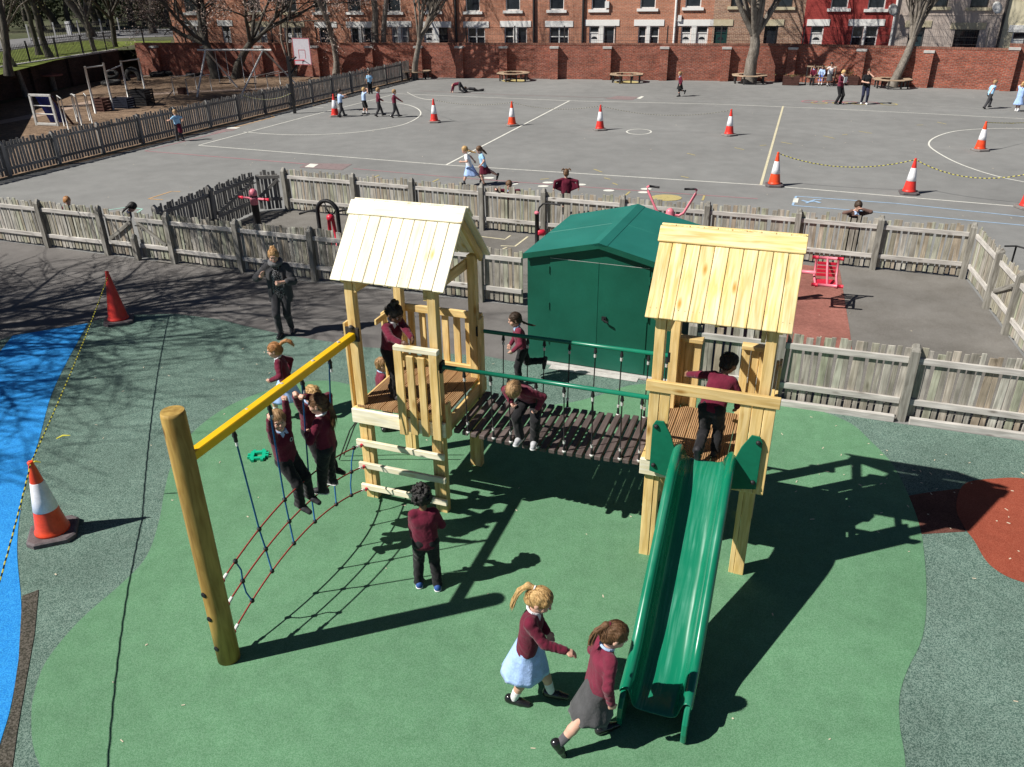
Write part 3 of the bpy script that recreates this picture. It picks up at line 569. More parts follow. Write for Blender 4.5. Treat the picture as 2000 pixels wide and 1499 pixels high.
def window(par, s0, s1, z0, z1, kind, fr=None):
    fr = fr or M['whitep']; w = s1 - s0; h = z1 - z0
    if kind == 'door':
        f = fbox('door', s0 + .07, s1 - .07, z0, z1 - .42, -.12, -.075, fr, par)
        fbox('fanlight', s0 + .07, s1 - .07, z1 - .36, z1 - .05, -.12, -.09, M['glass'], par)
        for (a_, b_, c_, d_) in ((s0, s0 + .067, z0, z1), (s1 - .067, s1, z0, z1), (s0 + .07, s1 - .07, z1 - .417, z1 - .363), (s0 + .07, s1 - .07, z1 - .047, z1)): fbox('door_frame', a_, b_, c_, d_, -.12, -.05, fr, par)
        m = MB(); c = fx((s0 + s1) / 2, z1 - .78, -.07); R = Matrix.Rotation(math.atan2(FD.y, FD.x), 3, 'Z') @ Matrix.Rotation(rad(90), 3, 'X')
        V = [c + R @ Vector((.2 * math.cos(k * math.pi / 8), .16 * math.sin(k * math.pi / 8), 0)) for k in range(9)]; m.add(V, [tuple(range(9))]); m.build('door_light', M['glass'], f)
        m = MB(); p = fx(s1 - .2, z0 + 1.0, -.05); m.box(p, (.03, .05, .12)); m.build('handle', M['steel'], f)
        fbox('letterbox', (s0 + s1) / 2 - .13, (s0 + s1) / 2 + .13, z0 + .92, z0 + .97, -.075, -.06, M['steel'], f)
        return
    g = fbox('glass', s0 + .05, s1 - .05, z0 + .05, z1 - .05, -.13, -.115, M['curtain'] if kind.endswith('c') else M['glass'], par)
    bars = [(s0, s0 + .06, z0, z1), (s1 - .06, s1, z0, z1), (s0 + .06, s1 - .06, z0, z0 + .07), (s0 + .06, s1 - .06, z1 - .06, z1)]
    if kind[0] == 'b': bars = bars
    if kind[0] in 'tm': bars.append((s0 + .06, s1 - .06, z0 + h * .62, z0 + h * .62 + .06))
    if kind[0] == 'm': bars.append(((s0 + s1) / 2 - .04, (s0 + s1) / 2 + .04, z0 + .07, z0 + h * .62)) ; bars.append(((s0 + s1) / 2 - .04, (s0 + s1) / 2 + .04, z0 + h * .62 + .06, z1 - .06))
    for q in bars: fbox('frame', *q, -.112, -.07, fr, g)
def sill(par, s0, s1, z, mat): fbox('sill', s0, s1, z - .16, z, -.05, .09, mat, par)
def upper(par, s0, s1, z, mat, fr=None, kind='t'):
    window(par, s0, s1, z, z + 1.6, kind, fr); sill(par, s0 - .18, s1 + .18, z, mat); fbox('lintel', s0 - .2, s1 + .2, z + 1.6, z + 1.85, -.06, .035, mat, par)
    return (s0, s1, z, z + 1.6)
ZD = .3
H_ = []   # each house: label, pixel-measured extents along the terrace in metres

HOUSES = [
 ('first orange brick house at the open end of the terrace, behind the blossom tree', (-1.305, 3.231), (4.368, 3.224), B1, 'lintel',
   [('t', (0.129, 2.860), (0.674, 2.860), 'c'), ('t', (0.758, 2.860), (1.300, 2.860), 'c'), ('door', (2.748, 2.860), (3.404, 2.860), '')], [(0.029, 3.730)], 'w'),
 ('orange brick house with cream stone lintels over paired white doors', (4.368, 3.224), (9.601, 3.218), B1, 'stone',
   [('t', (5.100, 2.795), (5.664, 2.795), 'c'), ('t', (5.744, 2.795), (6.266, 2.795), 'c'), ('door', (7.653, 2.763), (8.245, 2.763), ''), ('door', (8.363, 2.764), (8.991, 2.764), '')], [(5.108, 3.747), (7.883, 3.737)], 'w'),
 ('orange brick house behind the basketball hoop and silver cars', (9.601, 3.218), (14.768, 3.211), B1, 'lintel',
   [('b', (10.315, 2.765), (11.433, 2.765), ''), ('b', (12.693, 2.766), (13.299, 2.767), ''), ('b', (13.639, 2.767), (14.202, 2.767), '')], [(10.174, 3.730), (12.649, 3.721)], 'w'),
 ('orange brick house with a black framed door beside a white door', (14.768, 3.211), (20.290, 3.204), B1, 'lintel',
   [('t', (15.696, 2.800), (16.139, 2.800), 'c'), ('t', (16.397, 2.800), (16.875, 2.800), 'c'), ('door', (18.004, 2.770), (18.656, 2.770), ''), ('bdoor', (19.087, 2.739), (19.697, 2.739), '')], [(15.517, 3.712), (18.247, 3.734)], 'w'),
 ('orange brick house between the two thick black downpipes on the left', (20.290, 3.204), (23.026, 3.201), B1, 'lintel',
   [('m', (21.087, 2.771), (22.284, 2.772), '')], [(21.019, 3.724)], 'w'),
 ('narrow orange brick house with a mullioned window right of a black downpipe', (23.026, 3.201), (25.564, 3.198), B1, 'lintel',
   [('t', (23.607, 2.804), (24.229, 2.804), ''), ('b', (24.469, 2.804), (25.120, 2.804), '')], [(23.727, 3.775)], 'w'),
 ('orange brick house with one wide white casement window', (25.564, 3.198), (28.773, 3.194), B1, 'lintel',
   [('m', (26.613, 2.805), (27.887, 2.806), '')], [(26.605, 3.794)], 'w'),
 ('orange brick house with a white alarm box and a curtained window beside its door', (28.773, 3.194), (31.605, 3.190), B1, 'lintel',
   [('door', (29.211, 2.866), (29.868, 2.866), ''), ('b', (30.130, 2.866), (30.846, 2.866), '')], [(29.312, 3.813)], 'w'),
 ('orange brick house ending at the white downpipe, two windows under one lintel', (31.605, 3.190), (34.555, 3.187), B1, 'lintel',
   [('t', (32.329, 2.867), (32.840, 2.867), ''), ('t', (33.063, 2.867), (33.634, 2.867), '')], [(32.367, 3.858)], 'w'),
 ('orange brick house with two white doors side by side right of the white downpipe', (34.555, 3.187), (36.877, 3.184), B1, 'lintel',
   [('door', (34.987, 2.867), (35.610, 2.867), ''), ('door', (35.920, 2.868), (36.631, 2.868), '')], [(35.119, 3.904)], 'w'),
 ('brown patchy brick house with a dark green door, partly behind the big tree', (36.877, 3.184), (42.168, 3.177), B2, 'stone',
   [('gdoor', (37.000, 2.868), (37.795, 2.868), ''), ('b', (39.966, 2.868), (40.770, 2.869), '')], [(37.832, 3.948), (40.457, 3.907)], 'd'),
 ('red painted brick house with white lintels and a white door', (42.168, 3.177), (47.151, 3.171), B3, 'lintel',
   [('door', (42.649, 2.869), (43.375, 2.869), ''), ('t', (44.982, 2.870), (45.606, 2.870), ''), ('t', (45.719, 2.870), (46.424, 2.870), '')], [(43.574, 3.811), (45.618, 3.775)], 'w'),
 ('beige rendered house with dark windows and blinds', (47.151, 3.171), (52.909, 3.164), RND, 'stone',
   [('ddoor', (48.111, 2.788), (48.965, 2.789), ''), ('m', (50.566, 2.681), (51.855, 2.683), '')], [(48.937, 3.868), (51.066, 3.832)], 'd'),
 ('cream painted house at the right edge of the terrace', (52.909, 3.164), (57.330, 3.159), RNC, 'lintel',
   [('door', (53.607, 2.551), (54.366, 2.553), ''), ('m', (55.475, 2.475), (56.629, 2.477), '')], [(55.138, 3.788)], 'w'),
]
pipes = {4: 'd', 6: 'x', 7: 'd', 9: 'w', 11: '', 12: 'w', 13: 'd'}
for hi, (lab, e0, e1, wmat, lm, gops, uops, frk) in enumerate(HOUSES):
    s0, s1 = e0[0], e1[0]
    t = thing('terraced_house', lab, 'house', fx((s0 + s1) / 2, ZD), 'terrace of houses behind the wall')
    lmat = M['lintel'] if lm == 'lintel' else M['stone']; fr = M['whitep'] if frk == 'w' else M['dark']
    ops = []; todo = []
    for (k, p, q, c) in gops:
        zt = (p[1] + q[1]) / 2
        z0_ = ZD + .05 if 'door' in k else max(ZD + .9, zt - 1.75)
        if k == 'm' and hi >= 12: z0_ = ZD + .8
        ops.append((p[0], q[0], z0_, zt)); todo.append((k, c))
    ups = []
    for u in uops:
        z = u[1]; ups.append((u[0], u[0] + .95, z, z + 1.6))
    facade(s0, s1, ops + ups, wmat, t)
    for (a_, b_, c_, d_), (k, c) in zip(ops, todo):
        if 'door' in k: window(t, a_, b_, c_, d_, 'door', {'bdoor': M['black'], 'gdoor': flat('dark_green_door', (.01, .05, .045)), 'ddoor': flat('slate_door', (.035, .06, .07))}.get(k, M['whitep']))
        else: window(t, a_, b_, c_, d_, k + c, fr)
    # lintels, joined where openings sit side by side
    i = 0
    while i < len(ops):
        j = i
        while j + 1 < len(ops) and ops[j + 1][0] - ops[j][1] < .6: j += 1
        zt = max(o_[3] for o_ in ops[i:j + 1])
        if todo[i][0] != 'bdoor': fbox('lintel', ops[i][0] - .28, ops[j][1] + .28, zt + .003, zt + .36, -.10, .035, lmat, t)
        for k in range(i, j): fbox('mullion', ops[k][1] + .002, ops[k + 1][0] - .002, ops[k][2], zt, -.08, .02, lmat, t)
        if 'door' not in todo[i][0]: sill(t, ops[i][0] - .12, ops[j][1] + .12, ops[i][2] - .005, lmat)
        i = j + 1
    for (a_, b_, c_, d_) in ups: upper(t, a_, b_, c_, lmat, fr)
    if wmat is RND: fbox('string_course', s0 + .02, s1 - .02, 3.42, 3.47, 0, .02, RND, t)
    # roof and eaves gutter
    m = MB(); m.add([fx(s0, 6.6, .25), fx(s1, 6.6, .25), fx(s1, 9.0, -4), fx(s0, 9.0, -4), fx(s0, 6.6, -8.2), fx(s1, 6.6, -8.2)], [(0, 1, 2, 3), (3, 2, 5, 4), (0, 3, 4), (1, 5, 2)]); m.build('roof', M['slate'], t)
    if pipes.get(hi): 
        m = MB(); m.tube([fx(s0 + .03, .3, .07), fx(s0 + .03, 6.5, .07)], .075, 8); m.build('downpipe', M['whitep'] if pipes[hi] == 'w' else M['dark'], t)
    if hi == 7: fbox('alarm_box', (30.179, 4.072)[0], (30.438, 4.070)[0], (30.186, 3.897)[1], (30.171, 4.275)[1], .002, .14, M['whitep'], t)
    if hi == 9: fbox('alarm_box', (34.742, 3.187)[0], (34.961, 3.186)[0], (34.747, 3.129)[1], (34.720, 3.475)[1], .002, .12, M['whitep'], t)
    for (hh, px, py) in ((11, 1741, 20), (12, 1942, 16)):
        if hh == hi:
            q = (46.939, 3.715) if hh == 11 else (52.340, 3.800)
            m = MB(); R = Matrix.Rotation(math.atan2(FD.y, FD.x) + .5, 3, 'Z') @ Matrix.Rotation(rad(68), 3, 'X')
            m.lathe(fx(q[0], q[1], .38), [(.02, 0), (.2, .02), (.33, .075), (.34, .085), (.2, .035), (.02, .015)], 18, R); ds = m.build('satellite_dish', M['whitep'] if hh == 12 else M['steel'], t, smooth=True)
            m = MB(); m.tube([fx(q[0], q[1] - .05, .36), fx(q[0] + .1, q[1] - .25, .02)], .025, 6); m.tube([fx(q[0] - .05, q[1] - .2, .45), fx(q[0] - .1, q[1], .8)], .015, 6); m.build('dish_arm', M['dark'], ds)
# two silver cars parked in the street behind the wall
def car(lab, s, M_):
    t = thing('parked_car', lab, 'car', fx(s, .3, 2.5), 'cars parked in the street behind the wall')
    R = Matrix.Rotation(math.atan2(FD.y, FD.x), 4, 'Z'); B = Matrix.Translation(fx(s, .3, 2.5)) @ R
    def loft(name, rings, mat, smooth=True):
        V = []; F_ = []; n = len(rings[0])
        for r in rings: V += [B @ Vector(p) for p in r]
        for i in range(len(rings) - 1):
            for k in range(n - 1): F_.append((i * n + k, (i + 1) * n + k, (i + 1) * n + k + 1, i * n + k + 1))
        return mk(name, fastmesh(name, V, F_, smooth), mat, t)
    prof = [(-2.1, .35, .62), (-2.05, .7, .8), (-1.5, .95, .85), (-.6, 1.0, .86), (.9, 1.0, .86), (1.7, .92, .84), (2.08, .72, .78), (2.12, .35, .62)]
    loft('body', [[(x, -w, .25), (x, -w, z * .7), (x, -w * .96, z), (x, 0, z + .04), (x, w * .96, z), (x, w, z * .7), (x, w, .25)] for x, z, w in prof], M['car'])
    cab = [(-1.75, .95, .78), (-1.2, 1.38, .64), (-.3, 1.46, .62), (.6, 1.42, .62), (1.35, .98, .76)]
    loft('windows', [[(x, -.8, .93), (x, -w, z), (x, 0, z + .02), (x, w, z), (x, .8, .93)] for x, z, w in cab], M['glass'])
    loft('roof', [[(x, -.6, z), (x, 0, z + .03), (x, .6, z)] for x, z in ((-1.1, 1.42), (-.3, 1.49), (.55, 1.46))], M['car'])
    for sx in (-1.3, 1.3):
        for sy in (-.78, .78):
            m = MB(); m.lathe(B @ Vector((sx, sy, .32)), [(.05, -.1), (.3, -.1), (.32, -.06), (.32, .06), (.3, .1), (.05, .1)], 18, (R @ Matrix.Rotation(rad(90), 4, 'X')).to_3x3()); w_ = m.build('wheel', M['tyre'], t)
car('silver car parked behind the wall, nearer the basketball hoop', (10.945, 2.246)[0], None)
car('silver car parked behind the wall, between the bare tree trunks', (13.320, 2.252)[0], None)
# ------------------------------------------------------------------ picket fences and gates
def picket_run(par, p0, p1, face, h=1.1, seed=1, widths=((.095, .018), (.062, .03)), mat=None, ztop=0, small=False, skip=(), z0=.04, name='picket'):
    """upright pickets between p0 and p1; `face` is the unit vector towards the rails"""
    rg = random.Random(seed); p0 = Vector(p0); p1 = Vector(p1); d = (p1 - p0); L = d.length; d.normalize(); s = .03; k = 0
    mat = mat or M['fence']
    while s < L - .05:
        w, gap = widths[k % len(widths)]; w0 = w; hh = h + rg.choice((-.035, -.01, 0, .015, .03)) + (0.02 if k % 2 else 0)
        c = p0 + d * (s + w / 2)
        if not any(a < s < b for a, b in skip):
            tilt = rg.uniform(-.02, .02) * (2.2 if rg.random() < .08 else 1); hh += rg.uniform(-.02, .012) - (.07 if rg.random() < .03 else 0)
            top = Vector((c.x + d.x * tilt, c.y + d.y * tilt, hh)); bot = Vector((c.x, c.y, z0 + rg.choice((0, .012, .02))))
            board(name, par, bot, top, w0, .019, (d.x, d.y, 0), mat, .003)
        s += w + gap + rg.uniform(-.004, .006); k += 1
def rail_pair(par, p0, p1, face, zs=(.30, .93), mat=None, w=.09, t=.042, off=.032):
    mat = mat or M['rail']; p0 = Vector(p0); p1 = Vector(p1); f = Vector(face)
    for z in zs:
        a = Vector((p0.x + f.x * off, p0.y + f.y * off, z)); b = Vector((p1.x + f.x * off, p1.y + f.y * off, z)); board('rail', par, a, b, w, t, (0, 0, 1), mat)
def fpost(par, p, face, h=1.17, w=.115, mat=None, off=.045, name='post'):
    x, y = p[0] + face[0] * off, p[1] + face[1] * off; mat = mat or M['fencepost']
    d = Vector((-face[1], face[0], 0)); m = MB(); f = Vector((face[0], face[1], 0)); z = Vector((0, 0, 1)); c = Vector((0, 0, 0))
    # local x is the height so that the grain runs up the post; top weathered to a slope
    hw = w / 2; V = []
    for (a, b, t) in ((-1, -1, 0), (1, -1, 0), (1, 1, 0), (-1, 1, 0)): V.append((-h / 2, a * hw, b * hw))
    for (a, b, t) in ((-1, -1, 0), (1, -1, 0), (1, 1, 0), (-1, 1, 0)): V.append((h / 2 - (.10 if b < 0 else .045), a * hw, b * hw))
    for (a, b) in ((-1, -1), (1, -1), (1, 1), (-1, 1)): V.append((h / 2 - (.04 if b < 0 else .0), a * hw * .55, b * hw * .3))
    m.add(V, [(0, 1, 2, 3), (0, 4, 5, 1), (1, 5, 6, 2), (2, 6, 7, 3), (3, 7, 4, 0), (4, 8, 9, 5), (5, 9, 10, 6), (6, 10, 11, 7), (7, 11, 8, 4), (11, 10, 9, 8)])
    return m.build(name, mat, par, Matrix.Translation((x, y, h / 2)) @ axes((0, 0, 1), d))
def fence(name, lab, p0, p1, side, posts, seed, h=1.1, skip=(), group=None, ends=(0, 0), **kw):
    p0 = Vector(p0); p1 = Vector(p1); d = (p1 - p0).normalized(); f = Vector((d.y, -d.x)) * side
    t = thing(name, lab, 'fence', ((p0.x + p1.x) / 2, (p0.y + p1.y) / 2, 0), group)
    picket_run(t, p0, p1, f, h, seed, skip=skip, mat=kw.get('mat'), widths=kw.get('widths', ((.095, .018), (.062, .03))))
    rm = kw.get('rmat')
    cuts = [0] + [q for q in posts] + [(p1 - p0).length]
    for i in range(len(cuts) - 1):
        if cuts[i + 1] - cuts[i] < .15: continue
        if any(a <= (cuts[i] + cuts[i + 1]) / 2 <= b for a, b in skip): continue
        rail_pair(t, p0 + d * (cuts[i] + .06), p0 + d * (cuts[i + 1] - .06), f, mat=rm)
    for q in posts: fpost(t, p0 + d * q, f, h + .08, mat=kw.get('pmat'))
    return t
def gate(lab, p0, p1, side, seed, h=1.08, brace=1, mat=None, group=None, rmat=None):
    p0 = Vector(p0); p1 = Vector(p1); d = (p1 - p0).normalized(); f = Vector((d.y, -d.x)) * side; L = (p1 - p0).length
    t = thing('picket_gate', lab, 'gate', ((p0.x + p1.x) / 2, (p0.y + p1.y) / 2, 0), group)
    picket_run(t, p0, p1, f, h, seed, mat=mat); rail_pair(t, p0 + d * .03, p1 - d * .03, f, (.33, .93), mat=rmat)
    a = p0 if brace > 0 else p1; b = p1 if brace > 0 else p0; dd = d if brace > 0 else -d
    q0 = Vector((a.x + f.x * .034, a.y + f.y * .034, .40)) + Vector((dd.x, dd.y, 0)) * .08; q1 = Vector((b.x + f.x * .034, b.y + f.y * .034, .86)) - Vector((dd.x, dd.y, 0)) * .08
    board('brace', t, q0, q1, .085, .038, (0, 0, 1), rmat or M['fencepost'])
    m = MB(); c = p1 - d * .08 if brace > 0 else p0 + d * .08; m.box((c.x + f.x * .07, c.y + f.y * .07, .8), (.09, .03, .02), Matrix.Rotation(math.atan2(d.y, d.x), 3, 'Z')); m.build('latch', M['dark'], t)
    return t
# long run in front of the fitness pen; rails face the camera
A0 = Vector((-15.2, 20.55)); A1 = Vector((.28, 14.62)); Ad = (A1 - A0).normalized(); Af = (Ad.y, -Ad.x)
def onA(px): # distance along the run nearest to a ground point
    return (Vector(px) - A0).dot(Ad)
pa = [onA((-12.647, 19.615)) - 1.5, onA((-11.197, 18.828)), onA((-9.442, 18.230)), onA((-7.672, 17.404)), onA((-5.954, 16.738)), onA((-4.207, 16.077)), onA((-4.207, 16.077)) + 1.9, onA((-4.207, 16.077)) + 3.8]
t_fa = fence('picket_fence', 'weathered grey picket fence between the tree shadowed tarmac and the fitness pen, behind the woman', A0, A1, 1, [q for q in pa], 3, skip=[(pa[2] + .04, pa[3] - .04)])
gm = (pa[2] + pa[3]) / 2
gate('left leaf of the double picket gate, grey diagonal brace rising to the middle post', A0 + Ad * (pa[2] + .08), A0 + Ad * (gm - .02), 1, 11, group='leaves of the double gate')
gate('right leaf of the double picket gate, grey diagonal brace falling to the right post', A0 + Ad * (gm + .03), A0 + Ad * (pa[3] - .08), 1, 12, brace=-1, group='leaves of the double gate')
q = A0 + Ad * gm
gp_ = thing('gate_stump', 'short grey stump post standing in front of the closed double gate', 'post', (q.x + Af[0] * .13, q.y + Af[1] * .13, 0)); fpost(gp_, (q.x, q.y), Af, .62, .11, off=.13)
# run to the right of the shed
B0 = Vector((2.62, 11.06)); B1 = Vector((8.6, 8.93)); Bd = (B1 - B0).normalized()
pb = [.1, 1.35, (Vector((5.511, 9.957)) - B0).dot(Bd), (Vector((5.511, 9.957)) - B0).dot(Bd) + 1.85]
t_fb = fence('picket_fence', 'pale weathered picket fence with green stains behind the slide tower', B0, B1, 1, pb, 5)
Bf = Vector((Bd.y, -Bd.x))
for i, (s0, s1) in enumerate(((1.4, 3.0), (3.2, 5.6))):
    a = B0 + Bd * s0 + Bf * .12; b = B0 + Bd * s1 + Bf * .12; board('kerb_board', t_fb, (a.x, a.y, .05), (b.x, b.y, .05), .10, .07, (0, 0, 1), M['rail'])
# pen: back run, left run with a gate, right run with a gate
C0 = Vector((-6.17, 22.2)); C1 = Vector((9.42, 15.87)); Cd = (C1 - C0).normalized()
pc = [.06] + [(Vector(g) - C0).dot(Cd) for g in ((-4.168, 21.173), (-2.589, 20.448), (-0.840, 19.573), (0.804, 19.271))] + [(Vector((0.804, 19.271)) - C0).dot(Cd) + 1.95 * k for k in (1, 2, 3)] + [(Vector((7.826, 16.657)) - C0).dot(Cd) - 1.75, (Vector((7.826, 16.657)) - C0).dot(Cd), (C1 - C0).length - .05]
pc = [q for i, q in enumerate(pc) if i == 0 or q - pc[i - 1] > .6]
t_fc = fence('picket_fence', 'long grey picket fence along the back of the fitness pen, beyond the green shed', C0, C1, 1, pc, 6)
D0 = Vector((9.44, 15.8)); D1 = Vector((7.75, 9.3)); Dd = (D1 - D0).normalized(); DL = (D1 - D0).length
g0 = (Vector((8.653, 14.260)) - D0).dot(Dd); g1 = (Vector((8.454, 12.987)) - D0).dot(Dd)
fence('picket_fence', 'sun bleached picket fence closing the right end of the pen', D0, D1, 1, [g0, g1, g1 + 1.8], 8, skip=[(g0 + .04, g1 - .04)])
gate('sun bleached picket gate in the right end of the pen, dark gap under its brace', D0 + Dd * (g0 + .07), D0 + Dd * (g1 - .07), 1, 13)
E0 = Vector((-8.15, 18.15)); E1 = Vector((-6.95, 22.1)); Ed = (E1 - E0).normalized()
fence('picket_fence', 'picket fence coloured dark as if in shade, at the left end of the pen', E0, E0 + Ed * 2.2, 1, [.1, 2.12], 9, mat=M['shadepicket'], rmat=M['shadepicket'], pmat=M['shadepicket'])
gate('picket gate coloured dark as if in shade, beside the pink topped post', E0 + Ed * 2.25, E1, 1, 15, mat=M['shadepicket'], rmat=M['shadepicket'])
gate('narrow dark picket gate at the back left corner of the pen', E1 + Vector((.02, .03)), C0 + Vector((-.06, .0)), 1, 16, mat=M['shadepicket'], rmat=M['shadepicket'])
# long dark fence down the left side of the big playground, rails on the playground side
L0 = Vector((-18.3, 22.4)); L1 = Vector((-6.25, 54.6)); Ld = (L1 - L0).normalized()
LL = (L1 - L0).length
lf_side = 1
t_l = thing('picket_fence', 'long dark picket fence between the woodchip ground and the big playground', 'fence', ((L0.x + L1.x) / 2, (L0.y + L1.y) / 2, 0))
Lf = Vector((Ld.y, -Ld.x))
picket_run(t_l, L0, L1, Lf, 1.1, 21, widths=((.10, .034), (.085, .036)), mat=M['shadepicket'])
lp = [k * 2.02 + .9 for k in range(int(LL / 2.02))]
for i in range(len(lp) - 1): rail_pair(t_l, L0 + Ld * (lp[i] + .05), L0 + Ld * (lp[i + 1] - .05), Lf, (.26, .93), M['shadepicket'])
for q in lp: fpost(t_l, L0 + Ld * q, Lf, 1.16, .12, M['shadepicket'])
kb = MB(); a = L0 + Lf * .14; b = L1 + Lf * .14; kb.prism([(a.x, a.y), (a.x + Lf.x * .1, a.y + Lf.y * .1), (b.x + Lf.x * .1, b.y + Lf.y * .1), (b.x, b.y)], 0, .05); kb.build('edging', nmat('mossy_edging', (.15, .14, .09), (.27, .25, .18), 4, rough=.9), t_l)

# ------------------------------------------------------------------ green metal shed
sa = rad(-22); SO = Vector((.271, 12.19)); SM = Matrix.Translation((SO.x, SO.y, 0)) @ Matrix.Rotation(sa, 4, 'Z')
SW, SDp, SE, SR = 2.34, 2.3, 1.83, 2.10
sh = thing('metal_shed', 'dark green metal storage shed with a lighter ridged roof behind the rope bridge', 'shed', (SO.x, SO.y, 0))
def sp(u, v, z): return SM @ Vector((u, v, z))
m = MB(); pr = [(0, .0), (SW, .0), (SW, SE), (SW / 2, SR - .02), (0, SE)]
m.add([sp(u, 0, z) for u, z in pr] + [sp(u, SDp, z) for u, z in pr], [(0, 1, 2, 3, 4), (9, 8, 7, 6, 5)] + [(i, i + 5, (i + 1) % 5 + 5, (i + 1) % 5) for i in range(5)]); m.build('body', M['shed'], sh)
for i, (u0, u1) in enumerate(((.38, 1.165), (1.172, 1.955))):
    m = MB(); m.add([sp(u, v, z) for v in (-.014, -.002) for u, z in ((u0, .05), (u1, .05), (u1, 1.80 + .0), (u0, 1.80))], [(0, 1, 2, 3), (7, 6, 5, 4), (0, 4, 5, 1), (1, 5, 6, 2), (2, 6, 7, 3), (3, 7, 4, 0)]); dr = m.build('door', M['shed'], sh)
    m = MB()
    for zz in (.35, .95, 1.55):
        uu = u0 - .012 if i == 0 else u1 + .012
        m.tube([sp(uu, -.02, zz), sp(uu, -.02, zz + .12)], .012, 6)
    m.build('hinges', M['shed'], dr, kind='stuff')
    m = MB(); m.add([sp(u0, -.0165, 1.802), sp(u1, -.0165, 1.802), sp(u1, -.0165, 1.808), sp(u0, -.0165, 1.808)], [(0, 1, 2, 3)]); m.build('door_edge', M['steel'], dr)
    if i == 1:
        m = MB(); m.box(sp(u0 + .11, -.03, .92), (.07, .03, .06), Matrix.Rotation(sa, 3, 'Z')); m.tube([sp(u0 + .11, -.045, .92), sp(u0 + .11, -.085, .915), sp(u0 + .19, -.09, .885)], .016, 8); m.build('handle', M['black'], dr)
for s in (0, 1):
    m = MB(); ov = .05; e = (-ov, SE - .015) if s == 0 else (SW + ov, SE - .015); c = (SW / 2, SR)
    ee = Vector((e[0], 0, e[1])); cc = Vector((c[0], 0, c[1])); V = []
    for v in (-.07, SDp + .06):
        for dz in (0, .03): V += [sp(e[0], v, e[1] + dz), sp(c[0], v, c[1] + dz)]
    m.add(V, [(2, 3, 7, 6), (0, 4, 5, 1), (0, 1, 3, 2), (4, 6, 7, 5), (0, 2, 6, 4), (1, 5, 7, 3)]); rp_ = m.build('roof_panel', M['shedroof'], sh)
    m = MB(); y0 = -.085; f0, f1 = (e, c)
    m.add([sp(f0[0], y0, f0[1] - .05), sp(f1[0], y0, f1[1] - .05), sp(f1[0], y0, f1[1] + .036), sp(f0[0], y0, f0[1] + .036), sp(f0[0], y0 + .013, f0[1] - .05), sp(f1[0], y0 + .013, f1[1] - .05), sp(f1[0], y0 + .013, f1[1] + .036), sp(f0[0], y0 + .013, f0[1] + .036)], [(0, 1, 2, 3), (7, 6, 5, 4), (3, 2, 6, 7), (0, 4, 5, 1)]); m.build('barge_trim', M['shed'], rp_)
    m = MB(); t0 = Vector((e[0], SDp * .55, e[1] + .034)); 
    m.tube([sp(e[0], SDp * .5, e[1] + .031), sp(c[0], SDp * .5, c[1] + .031)], .004, 4); m.build('seam', M['shedroof'], rp_)
m = MB(); V = []
for v in (-.085, SDp + .07):
    V += [sp(SW / 2 - .13, v, SR + .005), sp(SW / 2, v, SR + .042), sp(SW / 2 + .13, v, SR + .005), sp(SW / 2 + .13, v, SR - .01), sp(SW / 2 - .13, v, SR - .01)]
m.add(V, [(0, 1, 6, 5), (1, 2, 7, 6), (2, 3, 8, 7), (0, 5, 9, 4), (0, 4, 3, 2, 1), (5, 6, 7, 8, 9)]); m.build('ridge_cap', M['shedroof'], sh)
m = MB(); m.add([sp(-.06, -.08, 0), sp(SW + .06, -.08, 0), sp(SW + .06, SDp + .06, 0), sp(-.06, SDp + .06, 0), sp(-.06, -.08, .03), sp(SW + .06, -.08, .03), sp(SW + .06, SDp + .06, .03), sp(-.06, SDp + .06, .03)], [(4, 5, 6, 7), (0, 1, 5, 4), (1, 2, 6, 5), (2, 3, 7, 6), (3, 0, 4, 7)]); m.build('base_slab', M['concrete'], sh)

